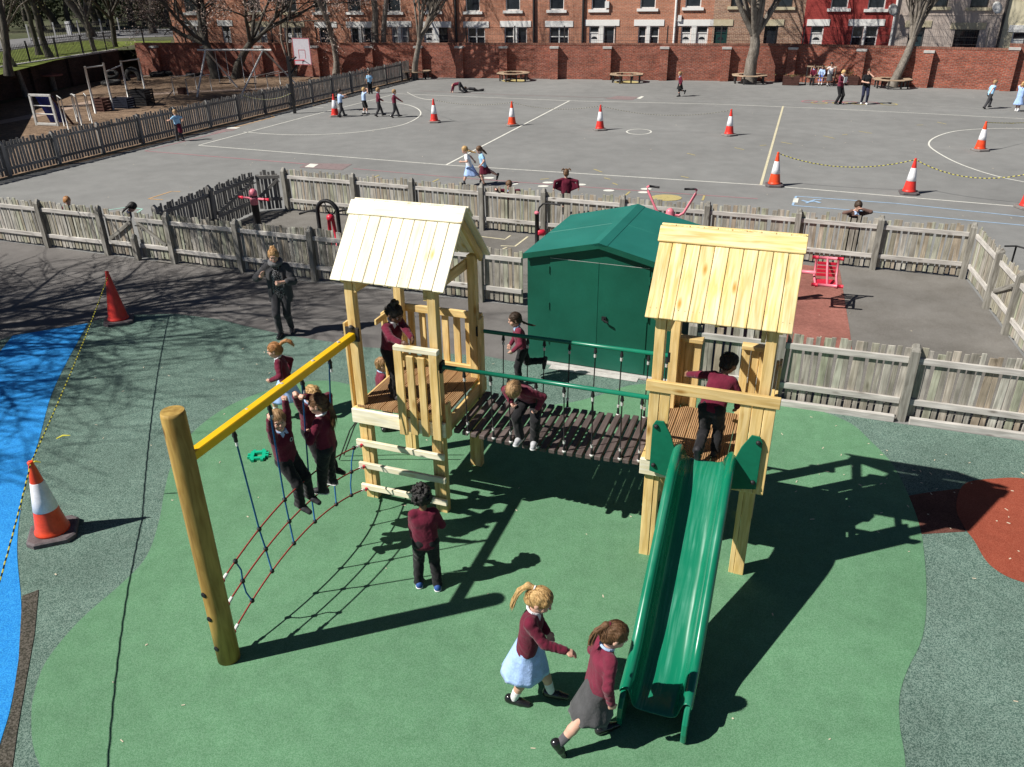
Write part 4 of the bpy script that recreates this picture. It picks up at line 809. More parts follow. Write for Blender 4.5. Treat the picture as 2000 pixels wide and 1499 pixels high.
# ------------------------------------------------------------------ climbing frame: two roofed towers, rope bridge, rope net, slide
fa = rad(-20.3); FM = Matrix.Translation((-1.74, 8.28, 0)) @ Matrix.Rotation(fa, 4, 'Z')
def T(u, v, z): return FM @ Vector((u, v, z))
def TD(u, v, z=0): return FM.to_3x3() @ Vector((u, v, z))
cf = thing('playset', 'pale timber climbing frame with two pitched roof towers, rope bridge, climbing net and green slide', 'playset', (-1.74, 8.28, 0))
def tb(name, a, b, w, t, wd, mat='pine', par=None, c=.005): return board(name, par or cf, T(*a), T(*b), w, t, TD(*wd), M[mat], c)
def tower(u0, u1, v1, rmat, roof_u):
    pw = .10
    for (u, v, tag_) in ((u0, 0, 0), (u1, 0, 0), (u0, v1, 0), (u1, v1, 0)):
        zt = 2.80 if v == 0 else 2.86
        tb('post', (u, v, 0), (u, v, zt), pw, pw, (1, 0, 0))
        # doubled inner leg up to the platform
        uu = u + (.078 if u == u0 else -.078)
        tb('leg_packer', (uu, v, 0), (uu, v, 1.07), .05, pw - .012, (1, 0, 0))
    # platform edge boards and grooved deck
    tb('edge_board', (u0 - .10, -.078, 1.17), (u1 + .10, -.078, 1.17), .18, .045, (0, 0, 1), 'pinepale'); tb('edge_board', (u0 - .10, v1 + .078, 1.17), (u1 + .10, v1 + .078, 1.17), .18, .045, (0, 0, 1))
    tb('edge_board', (u0 - .078, -.05, 1.17), (u0 - .078, v1 + .05, 1.17), .18, .045, (0, 0, 1)); tb('edge_board', (u1 + .078, -.05, 1.17), (u1 + .078, v1 + .05, 1.17), .18, .045, (0, 0, 1))
    n = 7; W = (u1 - u0 + .09) / n
    for i in range(n):
        u = u0 - .045 + W * (i + .5); tb('deck_board', (u, -.055, 1.285), (u, v1 + .055, 1.285), W - .006, .032, (1, 0, 0), 'deck')
    # roof: boards on both slopes, ridge board, gable rafters
    ru0, ru1 = roof_u; vc = v1 / 2; er = .66; zr, ze = 3.545, 2.835; nb = 10; W = (ru1 - ru0) / nb
    sl_ = Vector((0, er, zr - ze)).normalized()
    for s in (-1, 1):
        for i in range(nb):
            u = ru0 + W * (i + .5); jit = RNG.uniform(-.004, .004)
            tb('roof_board', (u, vc + s * er, ze + jit), (u, vc + s * .012, zr + jit), W - .006, .022, (1, 0, 0), rmat)
        nrm = Vector((0, s * (zr - ze), er)).normalized()
        o_ = nrm * .026
        tb('ridge_board', (ru0 - .012, vc + s * .075 + o_.y, zr - .075 * (zr - ze) / er + o_.z), (ru1 + .012, vc + s * .075 + o_.y, zr - .075 * (zr - ze) / er + o_.z), .17, .024, (0, s * er, -(zr - ze)), rmat)
        if s < 0:
            sc_ = MB()
            for i in range(nb):
                for du in (-.03, .03):
                    for t_ in (.10, .86):
                        c_ = Vector((ru0 + W * (i + .5) + du, vc + s * er * (1 - t_), ze + (zr - ze) * t_)) + nrm * .0115
                        a1 = Vector((1, 0, 0)) * .0045; a2 = sl_ * .0045; a2 = Vector((0, -s * er, zr - ze)).normalized() * .0045
                        sc_.add([T(*(c_ - a1)), T(*(c_ + a2)), T(*(c_ + a1)), T(*(c_ - a2))], [(0, 1, 2, 3)])
            sc_.build('screws', M['dark'], cf, kind='stuff')
        for u in (ru0 + .10, ru1 - .10, (ru0 + ru1) / 2):
            tb('rafter', (u, vc + s * (er - .06), ze - .028), (u, vc + s * .03, zr - .128), .09, .04, (0, -s * (zr - ze), er))
    for u in (u0, u1): tb('tie_beam', (u + (.075 if u == u0 else -.075), -.04, 2.74), (u + (.075 if u == u0 else -.075), v1 + .04, 2.74), .12, .04, (0, 0, 1))
tower(0.0, .985, 1.075, 'pinepale', (-.168, 1.173)); tower(3.385, 4.40, 1.06, 'pineroof', (3.24, 4.568))
# first tower: rope net side, ladder, gate panel, rear rail
for z in (.82, .505, .195): tb('ladder_rung', (-.075, -.098, z), (1.06, -.098, z), .075, .04, (0, 0, 1), 'pinepale')
gp2 = bpy.data.objects.new('gate_panel', None); link(gp2, cf, FM @ Matrix.Translation((.8, -.12, 1.58)))
for k, (u, z0, z1) in enumerate(((.585, 1.055, 2.115), (.725, 1.08, 2.06), (.86, 1.08, 2.06), (1.005, 1.06, 2.115))):
    tb('slat', (u, -.125, z0), (u, -.125, z1), .10 if k in (0, 3) else .085, .032, (1, 0, 0), 'pine', gp2)
tb('top_rail', (.535, -.105, 2.135), (1.06, -.105, 2.135), .055, .075, (0, 0, 1), 'pinepale', gp2); tb('back_rail', (.54, -.088, 1.32), (1.05, -.088, 1.32), .08, .03, (0, 0, 1), 'pine', gp2)
tb('back_rail', (.54, -.088, 2.02), (1.05, -.088, 2.02), .08, .03, (0, 0, 1), 'pine', gp2)
bp_ = bpy.data.objects.new('rear_barrier', None); link(bp_, cf, FM @ Matrix.Translation((.5, 1.16, 1.7)))
tb('top_rail', (-.12, 1.15, 2.07), (1.06, 1.15, 2.07), .09, .045, (0, 0, 1), 'pine', bp_); tb('bottom_rail', (-.12, 1.15, 1.36), (1.06, 1.15, 1.36), .08, .045, (0, 0, 1), 'pine', bp_)
for k in range(8): tb('slat', (-.07 + k * .155, 1.19, 1.24), (-.07 + k * .155, 1.19, 2.06), .085, .03, (1, 0, 0), 'pine', bp_)
for (v, z1) in ((.02, 2.3), (.16, 2.12), (.86, 2.1), (1.0, 2.1)): tb('side_board', (-.115, v, 1.06), (-.115, v, z1), .10, .03, (0, 1, 0))
tb('side_rail', (-.085, .60, 2.06), (-.085, 1.1, 2.06), .07, .03, (0, 0, 1)); tb('side_board', (1.10, 1.0, 1.06), (1.10, 1.0, 2.12), .12, .03, (0, 1, 0)); tb('side_board', (1.10, -.02, 1.06), (1.10, -.02, 1.5), .10, .03, (0, 1, 0))
# slide tower: rail, boards beside the slide, rear side panels
tb('front_rail', (3.30, -.115, 2.125), (4.56, -.115, 2.125), .115, .045, (0, 0, 1), 'pine')
for u in (3.385, 3.49): tb('front_board', (u, -.10, 1.27), (u, -.10, 2.06), .10, .03, (1, 0, 0))
for u in (4.255, 4.365, 4.475): tb('front_board', (u, -.10, 1.09), (u, -.10, 2.06), .105, .03, (1, 0, 0))
for v in (-.02, .09, .2, .86, .97): tb('side_board', (4.51, v, 1.06), (4.51, v, 2.08), .105, .03, (0, 1, 0))
tb('side_rail', (4.478, -.04, 2.0), (4.478, 1.06, 2.0), .08, .03, (0, 0, 1)); tb('side_rail', (4.478, -.04, 1.36), (4.478, 1.06, 1.36), .08, .03, (0, 0, 1))
for (u0, u1) in ((3.40, 3.66), (4.10, 4.37)):
    q_ = bpy.data.objects.new('rear_barrier', None); link(q_, cf, FM @ Matrix.Translation(((u0 + u1) / 2, 1.1, 1.7)))
    tb('top_rail', (u0 - .01, 1.14, 2.12), (u1 + .02, 1.14, 2.12), .05, .11, (0, 0, 1), 'pine', q_)
    for u in (u0 + .04, u1 - .04): tb('slat', (u, 1.15, 1.27), (u, 1.15, 2.09), .09, .035, (1, 0, 0), 'pine', q_)
    tb('slat', ((u0 + u1) / 2, 1.165, 1.27), ((u0 + u1) / 2, 1.165, 2.09), .09, .02, (1, 0, 0), 'pine', q_)
# log post and yellow beam
LGM = Matrix.Translation(T(.02, -2.82, 1.33)) @ axes((0, 0, 1), TD(1, 0))
m = MB(); m.lathe((0, 0, 0), [(.104, -1.33), (.103, -.7), (.101, .3), (.098, 1.30), (.091, 1.332)], 28, Matrix(((0, 0, 1), (1, 0, 0), (0, 1, 0)))); lg = m.build('log_post', M['log'], cf, LGM, smooth=False)
for p_ in lg.data.polygons: p_.use_smooth = len(p_.vertices) == 4
m = MB()
for z, sd_ in ((.82, 1), (.54, 1), (.18, 1), (.85, -1), (.57, -1), (.21, -1)):
    c = T(.0, -2.82 - .093, z) if sd_ < 0 else T(.02, -2.82 + .095, z)
    m.lathe(c, [(.028, -.02), (.028, .015), (.018, .02)], 8, Matrix.Rotation(fa, 3, 'Z') @ Matrix.Rotation(rad(90), 3, 'X'))
m.build('bolts', M['black'], lg, kind='stuff')
yb = tb('top_beam', (.0, -.06, 2.17), (.02, -2.76, 2.19), .085, .085, (0, 0, 1), 'yellow', c=.008)
m = MB(); m.box(T(.0, -.055, 2.19), (.16, .03, .16), Matrix.Rotation(fa, 3, 'Z')); m.lathe(T(.0, -.07, 2.255), [(.03, 0), (.03, .03), (.015, .045)], 10); m.build('bracket', M['dark'], yb)
m = MB()
for v in (-.35, -.85, -1.4, -1.95, -2.45): m.lathe(T(.0, v, 2.213), [(.018, 0), (.018, .012), (.008, .016)], 8)
m.build('bolts', M['steel'], yb, kind='stuff')
# rope net
net = bpy.data.objects.new('rope_net', None); link(net, cf, FM @ Matrix.Translation((0, -1.4, .6)))
def net_row(z0, zm, z1): 
    pts = []
    for k in range(19):
        t = k / 18; v = -2.72 + t * 2.62; z = z0 * (1 - t) + z1 * t + (zm - (z0 + z1) / 2) * 4 * t * (1 - t); pts.append((v, z))
    return pts
def rz(row, v):
    t = (v + 2.72) / 2.62; return row[0] * (1 - t) + row[2] * t + (row[1] - (row[0] + row[2]) / 2) * 4 * t * (1 - t)
ROWS = [(.80, 1.03, .79), (.52, .75, .49), (.18, .46, .17)]
for row in ROWS:
    m = MB(); m.tube([T(0, v, z) for v, z in net_row(*row)], .0085, 7); r_ = m.build('net_rope', M['redrope'], net, smooth=True)
    m = MB()
    for v, s in ((-2.63, 1), (-.2, -1)): m.tube([T(0, v - .025, rz(row, v - .025)), T(0, v + .025, rz(row, v + .025))], .016, 8)
    m.build('ferrules', M['whitep'], net, kind='stuff')
    m = MB()
    for v in (-2.69, -.12): m.tube([T(0, v - .03, rz(row, v)), T(0, v + .03, rz(row, v))], .02, 8)
    m.build('shackles', M['redp'], net, kind='stuff')
VERT = [(-2.17, -2.08, -2.04, -2.01), (-1.64, -1.64, -1.625, -1.61), (-1.08, -1.20, -1.205, -1.21), (-.56, -.74, -.76, -.78)]
for vt in VERT:
    zs = [2.13] + [rz(r_, v) for r_, v in zip(ROWS, vt[1:])]
    m = MB(); m.tube([T(0, v, z) for v, z in zip(vt, zs)], .0085, 7); r_ = m.build('drop_rope', M['bluerope'], net, smooth=True)
    m = MB(); m.tube([T(0, vt[0], 2.13), T(0, vt[0] + .006, 2.06)], [.012, .026], 8); m.tube([T(0, vt[0] + .006, 2.07), T(0, vt[0] + .01, 2.0)], .019, 8); m.build('thimble', M['black'], net, kind='stuff')
    m = MB(); m.tube([T(0, vt[0] + .011, 1.995), T(0, vt[0] + .014, 1.955)], .015, 8); m.build('ferrule', M['whitep'], net)
    m = MB()
    for v, z in zip(vt[1:], zs[1:]): m.lathe(T(0, v, z), [(.012, -.024), (.024, -.012), (.024, .012), (.012, .024)], 8)
    m.build('knots', M['black'], net, kind='stuff')
for vs in ((-2.47, -2.43, -2.36), (-.29, -.40, -.46)):
    pts = [(vs[0], rz(ROWS[0], vs[0])), ((vs[0] + vs[1]) / 2 + .03 * (1 if vs[0] < -1 else -1), rz(ROWS[0], vs[0]) - .14), (vs[1], rz(ROWS[1], vs[1])), ((vs[1] + vs[2]) / 2 - .02, (rz(ROWS[1], vs[1]) + rz(ROWS[2], vs[2])) / 2), (vs[2], rz(ROWS[2], vs[2]))]
    m = MB(); m.tube([T(0, v, z) for v, z in pts], .008, 7); r_ = m.build('drop_rope', M['bluerope'], net, smooth=True)
    m = MB()
    for v, z in (pts[0], pts[2], pts[4]): m.lathe(T(0, v, z), [(.012, -.024), (.024, -.012), (.024, .012), (.012, .024)], 8)
    m.build('knots', M['black'], net, kind='stuff')
# scramble rope from the far side of the first tower
m = MB()
for du in (0, .12): m.tube([T(-.15 - .0, .45 + du, 1.1), T(-.55, .5 + du, .55), T(-.8, .55 + du, .03)], .009, 6)
m.build('scramble_ropes', M['dark'], cf, kind='stuff')
# rope bridge
br = bpy.data.objects.new('rope_bridge', None); link(br, cf, FM @ Matrix.Translation((2.2, .5, 1.15)))
NPL = 21
def sag(u): t = (u - 1.1) / 2.15; return -.05 * 4 * t * (1 - t)
for k in range(NPL):
    u = 1.165 + k * (2.05 / (NPL - 1)); z = 1.12 + sag(u)
    tb('bridge_plank', (u, .03, z), (u, 1.03, z + RNG.uniform(-.004, .004)), .068, .05, (1, 0, 0), 'plank', br)
for v in (.18, .9):
    m = MB(); m.tube([T(1.06 + k * .22, v, 1.085 + sag(1.06 + k * .22)) for k in range(11)], .012, 6); m.build('bearer_rope', M['black'], br)
for v in (0.0, 1.06):
    m = MB(); m.tube([T(1.04, v, 1.925), T(3.34, v, 1.925)], .024, 12); hr = m.build('handrail', M['grail'], br, smooth=False)
    for p_ in hr.data.polygons: p_.use_smooth = len(p_.vertices) == 4
    m = MB(); 
    for u in (1.045, 3.335): m.box(T(u, v, 1.925), (.03, .1, .12), Matrix.Rotation(fa, 3, 'Z'))
    m.build('socket', M['black'], br)
    for k in (1, 4, 6, 9, 12, 15, 18, 20):
        u = 1.2 + k * .1025; zb = 1.14 + sag(u); vv = .045 if v < .5 else 1.015
        if v > .5: u += .06
        m = MB(); m.tube([T(u, v, 1.90), T(u, vv, zb)], .0075, 6); ro = m.build('hanger_rope', M['black'], br, smooth=True)
        m = MB(); m.tube([T(u, v, 1.905), T(u, v + (vv - v) * .1, 1.84)], [.012, .022], 8); m.tube([T(u, vv, zb + .10), T(u, vv, zb + .01)], [.010, .016], 8); m.build('thimbles', M['black'], br, kind='stuff')
        m = MB(); m.tube([T(u, v + (vv - v) * .14, 1.82), T(u, v + (vv - v) * .18, 1.785)], .0155, 8); m.tube([T(u, vv, zb + .13), T(u, vv, zb + .10)], .0155, 8); m.lathe(T(u, vv, zb), [(.02, -.01), (.024, .008), (.01, .02)], 8); m.build('ferrules', M['steel'], br, kind='stuff')
# slide: one moulded chute swept down, with green cheek plates at the top
UC = 3.925
path = [(-.02, 1.315), (-.16, 1.30), (-.26, 1.25), (-.40, 1.15), (-.8, .865), (-1.2, .58), (-1.55, .335), (-1.75, .22), (-1.95, .165), (-2.15, .155), (-2.28, .15)]
slide = bpy.data.objects.new('slide', None); link(slide, cf, FM @ Matrix.Translation((UC, -1.2, .7)))
def prof(hw, hs, th, floor_drop):
    """half cross-section (du, dz): rolled rim, wall, rounded foot, bed"""
    up = []
    out = [(hw + .035, hs - .05), (hw + .042, hs - .015), (hw + .03, hs + .01), (hw + .008, hs + .016), (hw - .012, hs + .006), (hw - .022, hs - .03), (hw - .04, .10), (hw - .05, .05), (hw - .075, .018), (hw - .12, .003), (hw - .18, 0)]
    return out
rings = []
for i, (v, z) in enumerate(path):
    a = path[max(i - 1, 0)]; b = path[min(i + 1, len(path) - 1)]; tv, tz = b[0] - a[0], b[1] - a[1]; l = math.hypot(tv, tz); nv, nz = (tz / l, -tv / l)
    if nz < 0: nv, nz = -nv, -nz
    hs = {0: .15, 1: .19, 2: .235, 3: .265}.get(i, .265); 
    if i >= 7: hs = .235
    if i >= 9: hs = .20
    half = prof(.25, hs, .02, 0)
    ring = [(-du, dz) for du, dz in half] + [(du, dz) for du, dz in reversed(half)]
    under = [(du, dz - .028) for du, dz in ((.19, 0), (-.19, 0))]
    rings.append([T(UC + du, v + nv * dz, z + nz * dz) for du, dz in ring])
V = [p for r_ in rings for p in r_]; n = len(rings[0]); Fc = []
for i in range(len(rings) - 1):
    for k in range(n - 1): Fc.append((i * n + k, i * n + k + 1, (i + 1) * n + k + 1, (i + 1) * n + k))
me = fastmesh('chute', V, Fc, True); me.materials.append(M['slide']); ch = mk('chute', me, None, slide)
md = ch.modifiers.new('thick', 'SOLIDIFY'); md.thickness = .022; md.offset = -1
md = ch.modifiers.new('sub', 'SUBSURF'); md.levels = 2; md.render_levels = 2
for sgn in (-1, 1):   # side walls carried down to the ground at the run-out, rounded ends
    u = UC + sgn * .268; m = MB()
    prof_ = [(-1.5, .36), (-1.75, .20), (-1.95, .10), (-2.12, .02), (-2.22, .0), (-2.34, .0), (-2.385, .04), (-2.40, .14), (-2.385, .24), (-2.33, .31), (-2.24, .345), (-2.05, .36), (-1.85, .39), (-1.7, .44), (-1.5, .57)]
    V = [T(u + d_, v, z) for d_ in (-.024, .024) for v, z in prof_]; k = len(prof_)
    m.add(V, [tuple(range(k)), tuple(range(2 * k - 1, k - 1, -1))] + [(i, i + k, (i + 1) % k + k, (i + 1) % k) for i in range(k)]); o = m.build('runout_cheek', M['slide'], slide)
    bv = o.modifiers.new('b', 'BEVEL'); bv.width = .014; bv.segments = 3; bv.limit_method = 'ANGLE'; bv.angle_limit = rad(50)
    # cheek plates bolted to the tower
    pl = [(.27, 1.12), (.53, 1.17), (.53, 1.70), (.50, 1.76), (.42, 1.765), (.34, 1.62), (.285, 1.45), (.27, 1.33)]
    m = MB(); V = [T(UC + sgn * du, v, z) for v in (-.135, -.155) for du, z in pl]; k = len(pl)
    m.add(V, [tuple(range(k)), tuple(range(2 * k - 1, k - 1, -1))] + [(i, i + k, (i + 1) % k + k, (i + 1) % k) for i in range(k)]); o = m.build('cheek_plate', M['gplate'], slide)
    bv = o.modifiers.new('b', 'BEVEL'); bv.width = .005; bv.segments = 2
    m = MB()
    for du, z in ((.49, 1.70), (.49, 1.25)): m.lathe(T(UC + sgn * du, -.157, z), [(.024, 0), (.024, .012), (.012, .026)], 10, Matrix.Rotation(fa, 3, 'Z') @ Matrix.Rotation(rad(90), 3, 'X'))
    m.build('bolts', M['black'], slide, kind='stuff')
    m = MB(); m.lathe(T(u + sgn * .027, -1.98, .30), [(.026, 0), (.026, .012), (.012, .028)], 10, Matrix.Rotation(fa, 3, 'Z') @ Matrix.Rotation(rad(90 * sgn), 3, 'Y')); m.build('bolt', M['black'], slide)

# ------------------------------------------------------------------ traffic cones and the tape strung between them
def cone_parts(t, band, orm, basem, rz_):
    m = MB(); m.m = 0
    R3 = Matrix.Rotation(rz_, 3, 'Z')
    def oct_(s, c): return [(-s + c, -s), (s - c, -s), (s, -s + c), (s, s - c), (s - c, s), (-s + c, s), (-s, s - c), (-s, -s + c)]
    V = []
    for z, s, c in ((0, .255, .085), (.045, .255, .085), (.06, .235, .08)): V += [R3 @ Vector((x, y, z)) for x, y in oct_(s, c)]
    m.add(V, [tuple(range(7, -1, -1)), tuple(range(16, 24))] + [(i * 8 + k, i * 8 + (k + 1) % 8, (i + 1) * 8 + (k + 1) % 8, (i + 1) * 8 + k) for i in range(2) for k in range(8)])
    o = m.build('base', basem, t, WM[t])
    m = MB(); zt = .985; rr = lambda z: .178 - (.178 - .026) * (z - .06) / (zt - .06)
    prof_ = [(.188, .058), (.186, .085), (.172, .10)] + [(rr(z), z) for z in (.14, .3, .5, .7, .9)] + [(.030, .94), (.034, .955), (.034, .975), (.024, .985)]
    m.lathe((0, 0, 0), prof_, 28); o = m.build('body', orm, t, WM[t]); 
    for p_ in o.data.polygons: p_.use_smooth = len(p_.vertices) == 4
    if band:
        m = MB(); m.lathe((0, 0, 0), [(rr(.36) + .0005, .36), (rr(.362) + .004, .362), (rr(.5) + .004, .5), (rr(.715) + .004, .715), (rr(.72) + .0005, .72)], 28); o = m.build('sleeve', M['coneband'], t, WM[t], smooth=True)
CONES = [((-3.273, 37.081), 1, 'conered', 'conebasef', 'orange and white traffic cone just right of the half circle line', 0),
 ((0.155, 35.894), 1, 'coneor', 'conebasef', 'orange and white traffic cone beside the long diagonal court line', .3),
 ((3.783, 34.490), 1, 'conered', 'conebasef', 'red and white traffic cone left of the small painted circle', .2),
 ((8.716, 32.827), 1, 'conered', 'conebasef', 'red and white traffic cone standing left of the cream court line, alone', .5),
 ((7.954, 24.245), 1, 'coneor', 'conebase', 'orange and white traffic cone at the near corner of the cream court line', -.2),
 ((11.480, 23.076), 1, 'conered', 'conebase', 'red and white traffic cone on the near court line, tape tied both ways', -.3),
 ((16.697, 29.135), 1, 'coneor', 'conebasef', 'orange and white traffic cone inside the big circle on the right', .1),
 ((13.841, 21.308), 1, 'conered', 'conebasef', 'red cone cut off by the right edge, on the near court line', .1),
 ((-8.062, 39.204), 1, 'conered', 'conebasef', 'red and white traffic cone beside the boy in a white shirt near the long fence', 0),
 ((-7.375, 14.109), 0, 'conered', 'conebase', 'plain red traffic cone without a band at the edge of the tarmac', .35),
 ((-5.330, 7.585), 1, 'coneor', 'conebase', 'big orange cone with a scuffed white band on the mottled rubber, nearest of all', .35)]
for (x, y), band, om, bmn, lab, rz_ in CONES:
    t = thing('traffic_cone', lab, 'cone', (x, y, .012), 'traffic cones on the playground'); cone_parts(t, band, M[om], M[bmn], rz_)
def tape(lab, a, b, sagd, n=60, r=.011, tails=(), mats=('tapey', 'black')):
    a = Vector(a); b = Vector(b); m = MB(); L = (b - a).length; n = max(8, int(L / .055)); pts = []
    for k in range(n + 1):
        t = k / n; p_ = a.lerp(b, t); p_.z -= sagd * 4 * t * (1 - t); pts.append(p_ + Vector((0, 0, .003 * math.sin(k * 1.3))))
    for k in range(n):
        m.m = k % 2; m.tube([pts[k], pts[k + 1]], r, 5, False)
    m.m = 0
    for p_, d_ in tails: m.tube([Vector(p_), Vector(p_) + Vector(d_) * .5 + Vector((0, 0, .02)), Vector(p_) + Vector(d_)], [.006, .012, .005], 5)
    o = m.build('barrier_tape', [M[mats[0]], M[mats[1]]]); tag(o, lab, 'tape', 'striped tape between the cones'); return o
def ctop(i, z=.96): return Vector((CONES[i][0][0], CONES[i][0][1], z))
tape('yellow and black tape from the plain red cone down to the biggest cone', ctop(9, .90), ctop(10, .97), .06, r=.008, tails=[(ctop(10, .97) + Vector((.04, .5, .02)), (.17, .0, .04)), (ctop(10, .97), (.10, .02, .0))])
tape('yellow and black tape leaving the biggest cone towards the bottom left', ctop(10, .97), (((-3.218, 4.277)[0] - .84, (-3.218, 4.277)[1] - .25, .86)), .05, r=.008)
tape('striped tape between the first two cones of the far row', ctop(0), ctop(1), .16, r=.008, mats=('tapef', 'black')); tape('striped tape between the diagonal line cone and the cone left of the small circle', ctop(1), ctop(2), .2, r=.008, mats=('tapef', 'black')); tape('striped tape sagging from the small circle cone to the lone cone', ctop(2), ctop(3), .28, r=.008, mats=('tapef', 'black'))
tape('striped tape from the first far cone back towards the long fence', ctop(0), (-4.9, 41.5, .75), .1, r=.008, mats=('whitep', 'tapef'))
tape('striped tape sagging between the two near court line cones', ctop(4), ctop(5), .30); tape('striped tape running right from the near court line cone to the frame edge', ctop(5), ctop(7), .32); tape('striped tape leaving the big circle cone to the right', ctop(6), (22.5, 33.0, .5), .1)
tape('pale tape hanging from the fence to the hoop post', (L0 + Ld * 17.6).to_3d() + Vector((0, 0, 1.05)), Vector(((-10.218, 40.353)[0], (-10.218, 40.353)[1], .95)), .25, mats=('whitep', 'tapey'))
# ------------------------------------------------------------------ small toy on the rubber
p = (-3.407, 9.207); m = MB(); R3 = Matrix.Rotation(.15, 3, 'Z')
for (x, y, sx, sy) in ((-.075, 0, .05, .2), (.075, 0, .05, .2), (0, .075, .1, .05), (0, -.075, .1, .05)): m.box(Vector((p[0], p[1], .032)) + R3 @ Vector((x, y, 0)), (sx - .002, sy, .035), R3)
for k in range(4):
    for s in (-.06, .06):
        a = k * math.pi / 2; d_ = Vector((math.cos(a), math.sin(a), 0)); e = Vector((-d_.y, d_.x, 0)); m.box(Vector((p[0], p[1], .032)) + R3 @ (d_ * .118 + e * (s if k % 2 else s * .5)), (.036, .036, .034), R3)
tag(m.build('jigsaw_toy', M['cyan']), 'flat green plastic jigsaw square lying on the green rubber left of the net', 'toy')
# ------------------------------------------------------------------ outdoor fitness machines in the pen
def tubes(name, parent, mat, *paths, n=10, smooth=True, kind=None):
    m = MB()
    for pts, r in paths: m.tube(pts, r, n)
    o = m.build(name, mat, parent, smooth=False, kind=kind)
    if smooth:
        for p_ in o.data.polygons: p_.use_smooth = len(p_.vertices) == 4
    return o
def arc(c, a, b, r, t0, t1, n=10): c = Vector(c); return [c + a * (r * math.cos(t0 + (t1 - t0) * k / n)) + b * (r * math.sin(t0 + (t1 - t0) * k / n)) for k in range(n + 1)]
x, y = -6.02, 18.95
t = thing('twister_post', 'black fitness post with a pink domed top and a crossbar of pink handles', 'exercise machine', (x, y, 0), 'fitness machines in the pen')
tubes('post', t, M['black'], ([(x, y, 0), (x, y, .98)], .085), n=16)
m = MB(); m.lathe((x, y, .98), [(.09, 0), (.09, .12), (.098, .125), (.098, .17), (.085, .175), (.085, .21), (.095, .215), (.098, .27), (.085, .32), (.05, .36), (.01, .372)], 18); hd = m.build('head', M['pinkp'], t, smooth=True)
m = MB(); m.lathe((x, y, 1.155), [(.092, 0), (.092, .035)], 18); m.build('collar', M['black'], hd)
d = Vector((.93, -.36, 0)); o3 = Vector((x, y, 1.12))
tubes('crossbar', t, M['pinkp'], ([o3 - d * .40, o3 + d * .40], .026))
tubes('handle', t, M['redp'], ([o3 + d * .30, o3 + d * .43], .034)); tubes('handle', t, M['redp'], ([o3 - d * .43, o3 - d * .30], .034))
x, y = -4.28, 18.75; d = Vector((.94, -.34, 0)); e = Vector((.34, .94, 0)); c = Vector((x, y, 0))
t = thing('cycle_machine', 'black arched fitness machine with red legs and looped handlebars', 'exercise machine', (x, y, 0), 'fitness machines in the pen')
hoop = [c - d * .27, c - d * .27 + Vector((0, 0, .82))] + arc(c + Vector((0, 0, .82)), d, Vector((0, 0, 1)), .27, math.pi, 0, 12)[1:] + [c + d * .27]
tubes('arch', t, M['black'], (hoop, .048), n=12)
tubes('leg', t, M['redp'], ([c - d * .07 + e * .1, c - d * .05 + e * .1 + Vector((0, 0, .62))], .042)); tubes('leg', t, M['redp'], ([c + d * .12 + e * .1, c + d * .06 + e * .1 + Vector((0, 0, .62))], .042))
m = MB(); m.lathe(c + e * .1 + Vector((0, 0, .58)), [(.03, 0), (.085, .03), (.10, .08), (.085, .14), (.03, .17)], 14); m.build('hub', M['redp'], t, smooth=True)
z = Vector((0, 0, 1))
tubes('handlebar', t, M['black'], ([c + e * .1 + z * .72, c - d * .12 + e * .16 + z * .86, c - d * .18 + e * .2 + z * 1.0, c - d * .08 + e * .22 + z * 1.06], .018), ([c + e * .1 + z * .72, c + d * .1 + e * .12 + z * .78, c + d * .18 + e * .18 + z * .90, c + d * .12 + e * .22 + z * .94, c + d * .05 + e * .2 + z * .86], .018))
tubes('side_bar', t, M['black'], ([c - d * .28 + z * .86, c - d * .55 + z * .80, c - d * .78 + z * .72], .025)); tubes('side_bar', t, M['black'], ([c + d * .28 + z * .86, c + d * .5 + z * .92, c + d * .72 + z * .93], .025))
x, y = .62, 18.0; c = Vector((x, y, 0))
t = thing('push_machine', 'black fitness post with a red hub and a curved bar, left of the shed roof', 'exercise machine', (x, y, 0), 'fitness machines in the pen')
tubes('post', t, M['black'], ([c, c + z * .92], .05)); m = MB(); m.lathe(c + z * .92, [(.06, 0), (.06, .03), (.04, .05)], 12); m.build('cap', M['pinkp'], t)
m = MB(); m.lathe(c + d * .02 + z * .48, [(.06, 0), (.075, .03), (.075, .13), (.04, .18)], 12, Matrix.Rotation(rad(90), 3, 'Y')); m.build('hub', M['redp'], t, smooth=True)
tubes('handlebar', t, M['black'], ([c + z * .85, c + d * .05 + z * 1.05, c + d * .14 + z * 1.15, c + d * .28 + z * 1.17, c + d * .55 + z * 1.15], .02))
x, y = 3.53, 17.5; c = Vector((x, y, 0))
t = thing('pull_machine', 'fitness post with wide pink V shaped handlebars rising behind the shed', 'exercise machine', (x, y, 0), 'fitness machines in the pen')
tubes('post', t, M['black'], ([c, c + z * .75], .07)); m = MB(); m.lathe(c + z * .75, [(.085, 0), (.085, .16), (.095, .165), (.095, .2), (.088, .205), (.09, .3), (.07, .35), (.02, .38)], 16); m.build('head', M['pinkp'], t, smooth=True)
m = MB(); m.lathe(c + z * .915, [(.092, 0), (.092, .03)], 16); m.build('collar', M['black'], t)
for s in (-1, 1):
    hb = tubes('handlebar', t, M['pinkp'], ([c + z * .98 + d * (.05 * s), c + d * (.2 * s) + z * .98, c + d * (.30 * s) + z * 1.05, c + d * (.52 * s) + z * 1.48, c + d * (.535 * s) + z * 1.56, c + d * (.49 * s) + z * 1.58], .028))
    tubes('grip', hb, M['black'], ([c + d * (.49 * s) + z * 1.58, c + d * (.27 * s) + z * 1.565], .024))
c = Vector((5.92, 14.3, 0)); d = Vector((.96, -.27, 0)); e = Vector((.27, .96, 0))
